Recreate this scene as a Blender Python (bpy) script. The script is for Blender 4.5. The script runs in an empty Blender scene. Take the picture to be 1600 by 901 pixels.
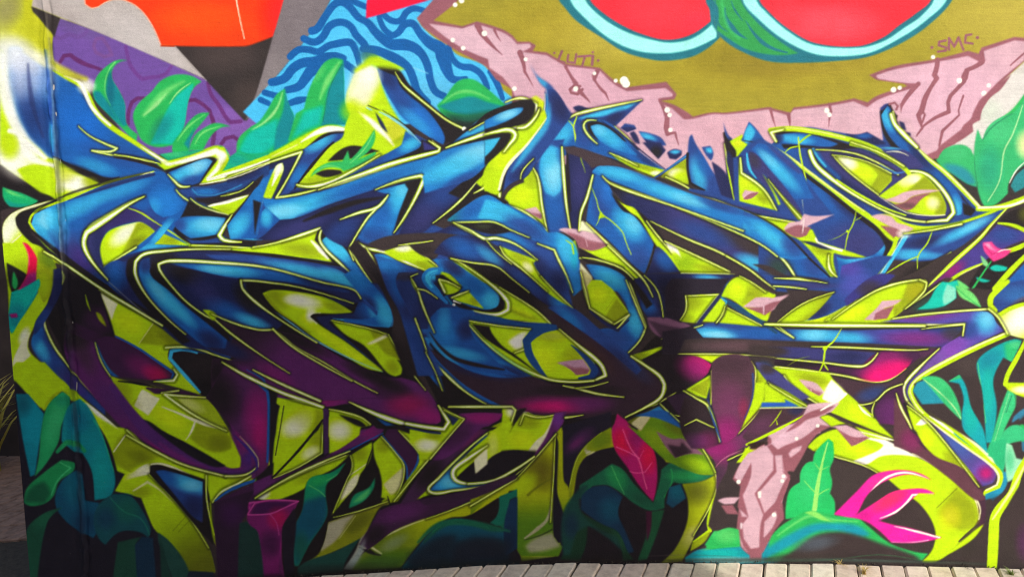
import bpy, bmesh, math, random
import numpy as np
from mathutils import Vector, Matrix
random.seed(7); RNG = np.random.default_rng(11)
scene = bpy.context.scene
COL = scene.collection
R = math.radians
# ---------------------------------------------------------------- camera
CAM_H, CAM_D, PITCH, FOC = 1.60, 3.237, R(7.46), 1244.0        # eye height, distance to wall, tilt down, focal length in 1600ths of the frame
cam_data = bpy.data.cameras.new('camera'); cam = bpy.data.objects.new('camera', cam_data); COL.objects.link(cam)
cam.location = (0, -CAM_D, CAM_H); cam.rotation_euler = (R(90) - PITCH, 0, 0)
cam_data.sensor_width = 36.0; cam_data.lens = 36.0 * FOC / 1600.0; cam_data.clip_start = 0.05; cam_data.clip_end = 2000.0
scene.camera = cam
# ---------------------------------------------------------------- sky and sun
SUN_EL, SUN_AZ = R(34), R(24)                                   # elevation; azimuth to the right of the wall's normal
S = Vector((math.sin(SUN_AZ) * math.cos(SUN_EL), -math.cos(SUN_AZ) * math.cos(SUN_EL), math.sin(SUN_EL)))   # towards the sun
world = bpy.data.worlds.new('World'); scene.world = world; world.use_nodes = True
wn = world.node_tree; wn.nodes.clear()
sky = wn.nodes.new('ShaderNodeTexSky'); sky.sky_type = 'NISHITA'; sky.sun_disc = False
sky.sun_elevation = SUN_EL; sky.sun_rotation = math.atan2(S.x, S.y); sky.air_density = 1.0; sky.dust_density = 3.0
bg = wn.nodes.new('ShaderNodeBackground'); bg.inputs['Strength'].default_value = 0.15
wo = wn.nodes.new('ShaderNodeOutputWorld')
wn.links.new(sky.outputs[0], bg.inputs[0]); wn.links.new(bg.outputs[0], wo.inputs[0])
sun_data = bpy.data.lights.new('sun', 'SUN'); sun_data.energy = 3.1; sun_data.angle = R(0.45); sun_data.color = (1.0, 0.965, 0.90)
sun = bpy.data.objects.new('sun', sun_data); COL.objects.link(sun); sun.rotation_euler = S.to_track_quat('Z', 'Y').to_euler(); sun.location = S * 30
scene.view_settings.view_transform = 'Standard'; scene.view_settings.look = 'None'
scene.view_settings.exposure = 0.25; scene.view_settings.gamma = 1.0; scene.view_settings.use_curve_mapping = False
scene.cycles.max_bounces = 6; scene.cycles.filter_width = 1.15
# ---------------------------------------------------------------- survey of the wall: photo survey units <-> metres on the wall plane
CP, SP = math.cos(PITCH), math.sin(PITCH)
def wall_to_px(x, z):
    """metres on the wall (y = 0) -> survey units the mural is drawn in"""
    dy, dz = CAM_D, z - CAM_H
    depth = dy * CP - dz * SP; up = dy * SP + dz * CP
    return 800 + FOC * x / depth, 450.5 - FOC * up / depth
def px_to_wall(px, py):
    a, b = (px - 800) / FOC, (450.5 - py) / FOC
    fy, fz = CP + b * SP, -SP + b * CP
    t = CAM_D / fy
    return a * t, CAM_H + fz * t
def px_to_y(px, py, y):
    """survey ray carried to the vertical plane at depth y behind the wall"""
    a, b = (px - 800) / FOC, (450.5 - py) / FOC
    fy, fz = CP + b * SP, -SP + b * CP
    t = (CAM_D + y) / fy
    return a * t, CAM_H + fz * t
WALL_L = px_to_wall(47, 901)[0]
base = [px_to_wall(*p) for p in ((-200, 950), (45, 930), (483, 895), (776, 877.5), (850, 875), (1200, 874.5), (1425, 879), (1560, 883), (1960, 896))]
BX = np.array([b[0] for b in base]); BZ = np.array([b[1] for b in base])
def gz(x):                                                      # the pavement dips gently to both sides
    return float(np.mean(np.interp([x - 0.12, x, x + 0.12], BX, BZ)))
# ---------------------------------------------------------------- helpers
def link(name, me, mat=None, parent=None, kind=None, label=None, cat=None, group=None):
    o = bpy.data.objects.new(name, me); COL.objects.link(o)
    if mat is not None and me is not None and not me.materials: me.materials.append(mat)
    if parent is not None: o.parent = parent
    for k, v in (('kind', kind), ('label', label), ('category', cat), ('group', group)):
        if v: o[k] = v
    return o
def box_mesh(name, sx, sy, sz, bev=0.0, rough=0.0):
    bm = bmesh.new(); bmesh.ops.create_cube(bm, size=1.0)
    for v in bm.verts: v.co = Vector((v.co.x * sx, v.co.y * sy, v.co.z * sz))
    if bev: bmesh.ops.bevel(bm, geom=bm.edges[:], offset=bev, segments=1, affect='EDGES')
    if rough:
        for v in bm.verts: v.co += Vector((random.uniform(-rough, rough), random.uniform(-rough, rough), random.uniform(-rough, rough)))
    me = bpy.data.meshes.new(name); bm.to_mesh(me); bm.free(); return me
def mat_base(name):
    m = bpy.data.materials.new(name); m.use_nodes = True
    nt = m.node_tree; b = nt.nodes['Principled BSDF']; return m, nt, b
def noise(nt, scale, detail=4.0, rough=0.6, vec=None):
    n = nt.nodes.new('ShaderNodeTexNoise'); n.inputs['Scale'].default_value = scale; n.inputs['Detail'].default_value = detail; n.inputs['Roughness'].default_value = rough
    if vec is not None: nt.links.new(vec, n.inputs['Vector'])
    return n
def ramp(nt, fac, stops):
    r = nt.nodes.new('ShaderNodeValToRGB'); nt.links.new(fac, r.inputs[0])
    e = r.color_ramp.elements
    while len(e) < len(stops): e.new(0.5)
    for el, (p, c) in zip(e, stops): el.position = p; el.color = (*c, 1)
    return r
def mixc(nt, a, b, fac, mode='MIX'):
    m = nt.nodes.new('ShaderNodeMix'); m.data_type = 'RGBA'; m.blend_type = mode
    if isinstance(fac, (int, float)): m.inputs[0].default_value = fac
    else: nt.links.new(fac, m.inputs[0])
    for s, v in ((m.inputs[6], a), (m.inputs[7], b)):
        if isinstance(v, tuple): s.default_value = (*v, 1)
        else: nt.links.new(v, s)
    return m.outputs[2]
def bump(nt, b, h, strength, dist):
    n = nt.nodes.new('ShaderNodeBump'); n.inputs['Strength'].default_value = strength; n.inputs['Distance'].default_value = dist
    nt.links.new(h, n.inputs['Height']); nt.links.new(n.outputs[0], b.inputs['Normal'])
def objco(nt):
    t = nt.nodes.new('ShaderNodeNewGeometry'); return t.outputs['Position']
# ---------------------------------------------------------------------------
# spray-paint engine: the mural is painted stroke by stroke onto a numpy canvas
# laid out on the wall, then carried by the wall's vertices as colour
# ---------------------------------------------------------------------------
X0, Y0, X1, Y1 = 0, -260, 1960, 930          # painted extent (survey units on the wall)
CW, CH = X1 - X0, Y1 - Y0
PAL = {}
def lin(c):
    c = np.asarray(c, float) / 255.0
    return np.where(c <= 0.04045, c / 12.92, ((c + 0.055) / 1.055) ** 2.4)
canvas = np.zeros((CH, CW, 3), np.float32)   # painted in sRGB-like paint values
owner = np.zeros((CH, CW), np.int16)
parts = [("coat", None)]

def smooth_path(P, closed):
    P = [np.array(p[:2], float) for p in P]; n = len(P)
    if n < 3: return np.array(P)
    flags = smooth_path.flags
    corner = []
    for i in range(n):
        if not closed and i in (0, n - 1): corner.append(True); continue
        a = P[i] - P[i - 1]; b = P[(i + 1) % n] - P[i]
        la, lb = np.hypot(*a), np.hypot(*b)
        cs = a.dot(b) / max(la * lb, 1e-9)
        corner.append(cs < state['corner'] if flags[i] == '' else flags[i] == '!')
    out = []
    m = n if closed else n - 1
    for i in range(m):
        p1, p2 = P[i], P[(i + 1) % n]
        L = np.hypot(*(p2 - p1))
        p0 = P[i - 1]; p3 = P[(i + 2) % n]
        t1 = (p2 - p0) if not corner[i] else None
        t2 = (p3 - p1) if not corner[(i + 1) % n] else None
        def tang(t):
            l = np.hypot(*t); return t / max(l, 1e-9) * L
        if t1 is None and t2 is None:
            out.append(p1); continue
        t1 = tang(t1) if t1 is not None else None
        t2 = tang(t2) if t2 is not None else None
        if t1 is None: t1 = 1.5 * (p2 - p1) - 0.5 * t2
        if t2 is None: t2 = 1.5 * (p2 - p1) - 0.5 * t1
        k = max(2, min(14, int(L / 4)))
        for j in range(k):
            s = j / k; s2, s3 = s * s, s * s * s
            out.append((2*s3-3*s2+1)*p1 + (s3-2*s2+s)*t1 + (-2*s3+3*s2)*p2 + (s3-s2)*t2)
    if not closed: out.append(P[-1])
    return np.array(out)

def poly_mask(Q):
    """anti-aliased coverage of a closed path -> (x0, y0, mask)"""
    SS = 4
    x0 = max(int(np.floor(Q[:, 0].min())) - 1, X0); x1 = min(int(np.ceil(Q[:, 0].max())) + 2, X1)
    y0 = max(int(np.floor(Q[:, 1].min())) - 1, Y0); y1 = min(int(np.ceil(Q[:, 1].max())) + 2, Y1)
    if x1 <= x0 or y1 <= y0: return None
    W, H = x1 - x0, y1 - y0
    acc = np.zeros((H * SS, W + 2), np.float32)
    A = Q; B = np.roll(Q, -1, 0)
    for (ax, ay), (bx, by) in zip(A, B):
        if ay == by: continue
        s = 1.0
        if ay > by: ax, ay, bx, by = bx, by, ax, ay; s = -1.0
        r0 = int(np.ceil((ay - y0) * SS - 0.5)); r1 = int(np.ceil((by - y0) * SS - 0.5))
        r0 = max(r0, 0); r1 = min(r1, H * SS)
        if r1 <= r0: continue
        r = np.arange(r0, r1)
        yy = (r + 0.5) / SS + y0
        x = ax + (yy - ay) / (by - ay) * (bx - ax) - x0
        x = np.clip(x, 0, W)
        xi = np.minimum(x.astype(int), W - 0); fr = x - xi
        acc[r, xi] += s * (1 - fr); acc[r, np.minimum(xi + 1, W + 1)] += s * fr
    cov = np.clip(np.abs(np.cumsum(acc, 1)), 0, 1)[:, :W]
    return x0, y0, cov.reshape(H, SS, W).mean(1)

def box(a, r, ax):
    if r < 1: return a
    c = np.cumsum(np.concatenate([np.zeros_like(np.take(a, [0], ax)), a], ax), ax, dtype=np.float64)
    n = a.shape[ax]; i = np.arange(n)
    lo = np.clip(i - r, 0, n); hi = np.clip(i + r + 1, 0, n)
    return ((np.take(c, hi, ax) - np.take(c, lo, ax)) / (2 * r + 1)).astype(np.float32)
def feather(m, f):
    if m is None or f < 0.6: return m
    x0, y0, a = m; p = int(f * 1.6) + 2
    nx0, ny0 = max(x0 - p, X0), max(y0 - p, Y0)
    nx1, ny1 = min(x0 + a.shape[1] + p, X1), min(y0 + a.shape[0] + p, Y1)
    b = np.zeros((ny1 - ny0 + 0, nx1 - nx0), np.float32)
    b[y0 - ny0:y0 - ny0 + a.shape[0], x0 - nx0:x0 - nx0 + a.shape[1]] = a
    r = max(1, int(round(f * 0.5)))
    for _ in range(3): b = box(box(b, r, 0), r, 1)
    return nx0, ny0, b

def soften(m):
    if m is None: return m
    x0, y0, b = m                                                # the spray cap never leaves a knife-sharp edge
    if min(b.shape) < 6: return m
    return x0, y0, box(box(b, 1, 0), 1, 1)

def stroke_mask(Q, w, soft):
    """brush of varying radius w (per vertex) along path Q"""
    w = np.asarray(w) * 0.5
    f = max(soft, 0.5)
    p = w.max() + f + 2
    x0 = max(int(Q[:, 0].min() - p), X0); x1 = min(int(Q[:, 0].max() + p) + 2, X1)
    y0 = max(int(Q[:, 1].min() - p), Y0); y1 = min(int(Q[:, 1].max() + p) + 2, Y1)
    if x1 <= x0 or y1 <= y0: return None
    M = np.zeros((y1 - y0, x1 - x0), np.float32)
    for i in range(len(Q) - 1):
        a, b = Q[i], Q[i + 1]; ra, rb = w[i], w[i + 1]
        q = max(ra, rb) + f + 1
        u0 = max(int(min(a[0], b[0]) - q), x0); u1 = min(int(max(a[0], b[0]) + q) + 2, x1)
        v0 = max(int(min(a[1], b[1]) - q), y0); v1 = min(int(max(a[1], b[1]) + q) + 2, y1)
        if u1 <= u0 or v1 <= v0: continue
        gx = np.arange(u0, u1) + 0.5; gy = (np.arange(v0, v1) + 0.5)[:, None]
        d = b - a; L2 = max(d.dot(d), 1e-6)
        t = np.clip(((gx - a[0]) * d[0] + (gy - a[1]) * d[1]) / L2, 0, 1)
        dist = np.hypot(gx - a[0] - t * d[0], gy - a[1] - t * d[1])
        r = ra + (rb - ra) * t
        v = np.clip((r + f - dist) / (2 * f), 0, 1)
        v = np.where(r < 0.5, v * np.clip(r / 0.5, 0, 1), v) if f <= 0.6 else v * v * (3 - 2 * v) * np.clip((r + 0.25 * f) / max(0.25 * f, 0.5), 0, 1)
        sub = M[v0 - y0:v1 - y0, u0 - x0:u1 - x0]
        np.maximum(sub, v, out=sub)
    return x0, y0, M

state = dict(ox=0.0, oy=0.0, sc=0.25, clip=None, path=None, part=0, corner=0.74)
def cropped(m, clip):
    if m is None or clip is None: return m
    x0, y0, a = m; cx, cy, c = clip
    ax0, ay0 = max(x0, cx), max(y0, cy)
    ax1, ay1 = min(x0 + a.shape[1], cx + c.shape[1]), min(y0 + a.shape[0], cy + c.shape[0])
    if ax1 <= ax0 or ay1 <= ay0: return None
    return ax0, ay0, a[ay0 - y0:ay1 - y0, ax0 - x0:ax1 - x0] * c[ay0 - cy:ay1 - cy, ax0 - cx:ax1 - cx]
def put(m, col, alpha, own=True):
    if m is None: return
    x0, y0, a = m
    sl = (slice(y0 - Y0, y0 - Y0 + a.shape[0]), slice(x0 - X0, x0 - X0 + a.shape[1]))
    A = (a * alpha)[..., None]
    canvas[sl] = canvas[sl] * (1 - A) + np.asarray(col, np.float32) * A
    if own and alpha > 0.6:
        o = owner[sl]; o[a > 0.5] = state['part']
def colour(s):
    al = 1.0
    if '@' in s: s, al = s.split('@'); al = float(al)
    if s[0] == '#': c = [int(s[i:i + 2], 16) for i in (1, 3, 5)]
    else: c = PAL[s]
    return np.array(c, np.float32), al
def pts(tok):
    P, F = [], []
    for t in tok:
        fl = ''
        if t[-1] in '!~': fl = t[-1]; t = t[:-1]
        x, y = t.split(',')
        P.append((state['ox'] + float(x) * state['sc'], state['oy'] + float(y) * state['sc'])); F.append(fl)
    smooth_path.flags = F
    return P
def widths(spec, n):
    w = [float(v) * state['sc'] for v in spec.split(':')]
    return np.interp(np.linspace(0, 1, n), np.linspace(0, 1, len(w)), w) if len(w) > 1 else np.full(n, w[0])
def arc(Q):
    return Q
def densify(Q, step=4.0):
    out = [Q[0]]
    for a, b in zip(Q[:-1], Q[1:]):
        k = max(1, int(np.hypot(*(b - a)) / step))
        for j in range(1, k + 1): out.append(a + (b - a) * j / k)
    return np.array(out)

def paint(text):
    for ln, raw in enumerate(text.split('\n')):
        line = raw.strip()
        if not line or line[0] == '%': continue
        k, rest = line[0], line[1:].strip()
        try:
            if k == 'T':
                t = rest.split(); state['ox'], state['oy'] = float(t[0]) * 400, float(t[1]) * 225; state['sc'] = 0.25
            elif k == 'Z':                                   # Z x y scale : free survey window
                t = rest.split(); state['ox'], state['oy'], state['sc'] = float(t[0]), float(t[1]), 1 / float(t[2])
            elif k == 'O':
                nm, _, lb = rest.partition('|'); nm, lb = nm.strip(), lb.strip() or None
                same = [i for i, q in enumerate(parts) if q[0] == nm]
                if lb is None and same: state['part'] = same[-1]       # more of the latest thing of that name
                else: parts.append((nm, lb)); state['part'] = len(parts) - 1
            elif k == 'o':
                t = rest.split(); c, al = colour(t[0]); Q = state['path']; Q = densify(np.vstack([Q, Q[:1]]))
                put(stroke_mask(Q, widths(t[1], len(Q)), float(t[2]) * state['sc'] if len(t) > 2 else 0), c, al, False)
            elif k in 'Ff':
                t = rest.split(); c, al = colour(t[0]); i = 1; fe = 0
                if k == 'f': fe = float(t[1]) * state['sc']; i = 2
                Q = smooth_path(pts(t[i:]), True); m = feather(poly_mask(Q), fe)
                state['path'] = Q; state['clip'] = m; put(soften(m), c, al)
            elif k == 'p':
                t = rest.split(); c, al = colour(t[0]); fe = float(t[1]) * state['sc']
                m = cropped(feather(poly_mask(smooth_path(pts(t[2:]), True)), fe), state['clip']); put(m, c, al, False)
            elif k in 'sS':
                t = rest.split(); c, al = colour(t[0])
                Q = densify(smooth_path(pts(t[3:]), False))
                m = stroke_mask(Q, widths(t[1], len(Q)), float(t[2]) * state['sc'])
                put(cropped(m, state['clip']) if k == 's' else m, c, al, k == 'S' and al > 0.9 and float(t[2]) < 8)
            elif k == 'L':                                   # airbrushed outline: lime edge, pale core
                t = rest.split(); Q = densify(smooth_path(pts(t[1:]), False)); w = 0.9 * widths(t[0], len(Q))
                put(stroke_mask(Q, w + 5.5, 2.6), np.array(PAL['blk'], np.float32), 0.5, False)
                put(stroke_mask(Q, w + 0.4, 0.9), np.array(PAL['lime'], np.float32), 0.92, True)
                put(stroke_mask(Q, w * 0.52, 0.7), np.array(PAL['cream'], np.float32), 0.85, False)
                put(stroke_mask(Q, np.maximum(w - 2.6, 0) * 0.85, 0.8), np.array(PAL['wht'], np.float32), 0.9, False)
            elif k in 'bB':
                t = rest.split(); c, al = colour(t[0]); (x, y), = pts(t[1:2]); rx, ry = [1.3 * float(v) * state['sc'] for v in t[2].split(',')]; al *= 0.9
                an = math.radians(float(t[3])) if len(t) > 3 else 0.0
                R = max(rx, ry) * 1.0
                x0, x1 = max(int(x - R) - 1, X0), min(int(x + R) + 2, X1); y0, y1 = max(int(y - R) - 1, Y0), min(int(y + R) + 2, Y1)
                if x1 <= x0 or y1 <= y0: continue
                gx = np.arange(x0, x1) + 0.5 - x; gy = (np.arange(y0, y1) + 0.5 - y)[:, None]
                u = (gx * math.cos(an) + gy * math.sin(an)) / rx; v = (-gx * math.sin(an) + gy * math.cos(an)) / ry
                r = np.clip(1 - (u * u + v * v), 0, 1); r = (r * r * (2 - r)).astype(np.float32)
                m = (x0, y0, r); put(cropped(m, state['clip']) if k == 'b' else m, c, al, False)
            elif k == 'g':
                t = rest.split(); c, al = colour(t[0]); (ax, ay), (bx, by) = pts(t[1:3]); a0, a1 = float(t[3]), float(t[4])
                x0, y0, a = state['clip']
                gx = np.arange(x0, x0 + a.shape[1]) + 0.5; gy = (np.arange(y0, y0 + a.shape[0]) + 0.5)[:, None]
                L2 = (bx - ax) ** 2 + (by - ay) ** 2
                tt = np.clip(((gx - ax) * (bx - ax) + (gy - ay) * (by - ay)) / L2, 0, 1); tt = tt * tt * (3 - 2 * tt)
                put((x0, y0, a * (a0 + (a1 - a0) * tt).astype(np.float32)), c, 1.0, False)
            elif k == 'd':
                t = rest.split(); c, al = colour(t[0]); r = float(t[1]) * state['sc']
                for (x, y) in pts(t[2:]):
                    Q = np.array([(x, y), (x + 0.01, y)]); put(stroke_mask(Q, [2 * r, 2 * r], 0), c, al, True)
            elif k == 'K': state['corner'] = float(rest)         # how sharp a turn stays a corner
            elif k == 'c':                                   # c off : drop the clip
                state['clip'] = None
        except Exception as e:
            raise RuntimeError('paint line %d: %s -> %s' % (ln, line[:60], e))
PAL.update(
 lime=(188,228,4), limb=(216,246,24), limo=(150,166,16), limd=(104,108,22), wht=(255,255,240), cream=(246,246,196),
 blue=(34,98,166), b2=(42,124,190), bmid=(44,76,138), cyan=(74,184,230), lcy=(138,216,246), navy=(36,42,88), ind=(62,62,116), blk=(34,27,30), brn=(64,53,54),
 pur=(100,42,104), prd=(72,34,74), mag=(150,34,114), hot=(240,20,120), crim=(225,15,75), vio=(116,86,156), viod=(104,46,104),
 grn=(52,176,96), lgr=(120,215,120), teal=(0,136,145), turq=(5,185,165), dkt=(14,88,110), dkg=(28,100,78), pgr=(150,225,140),
 rock=(210,170,182), mauv=(150,98,108), oliv=(160,150,56), red=(244,52,68), orng=(255,70,8), aqua=(165,255,245), mteal=(36,120,134), mgrn=(60,158,90),
 wlt=(84,188,244), wdk=(16,100,164), gry=(124,116,119), lgry=(184,175,171), char=(58,50,49), offw=(212,206,200), yel=(225,225,90))
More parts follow.
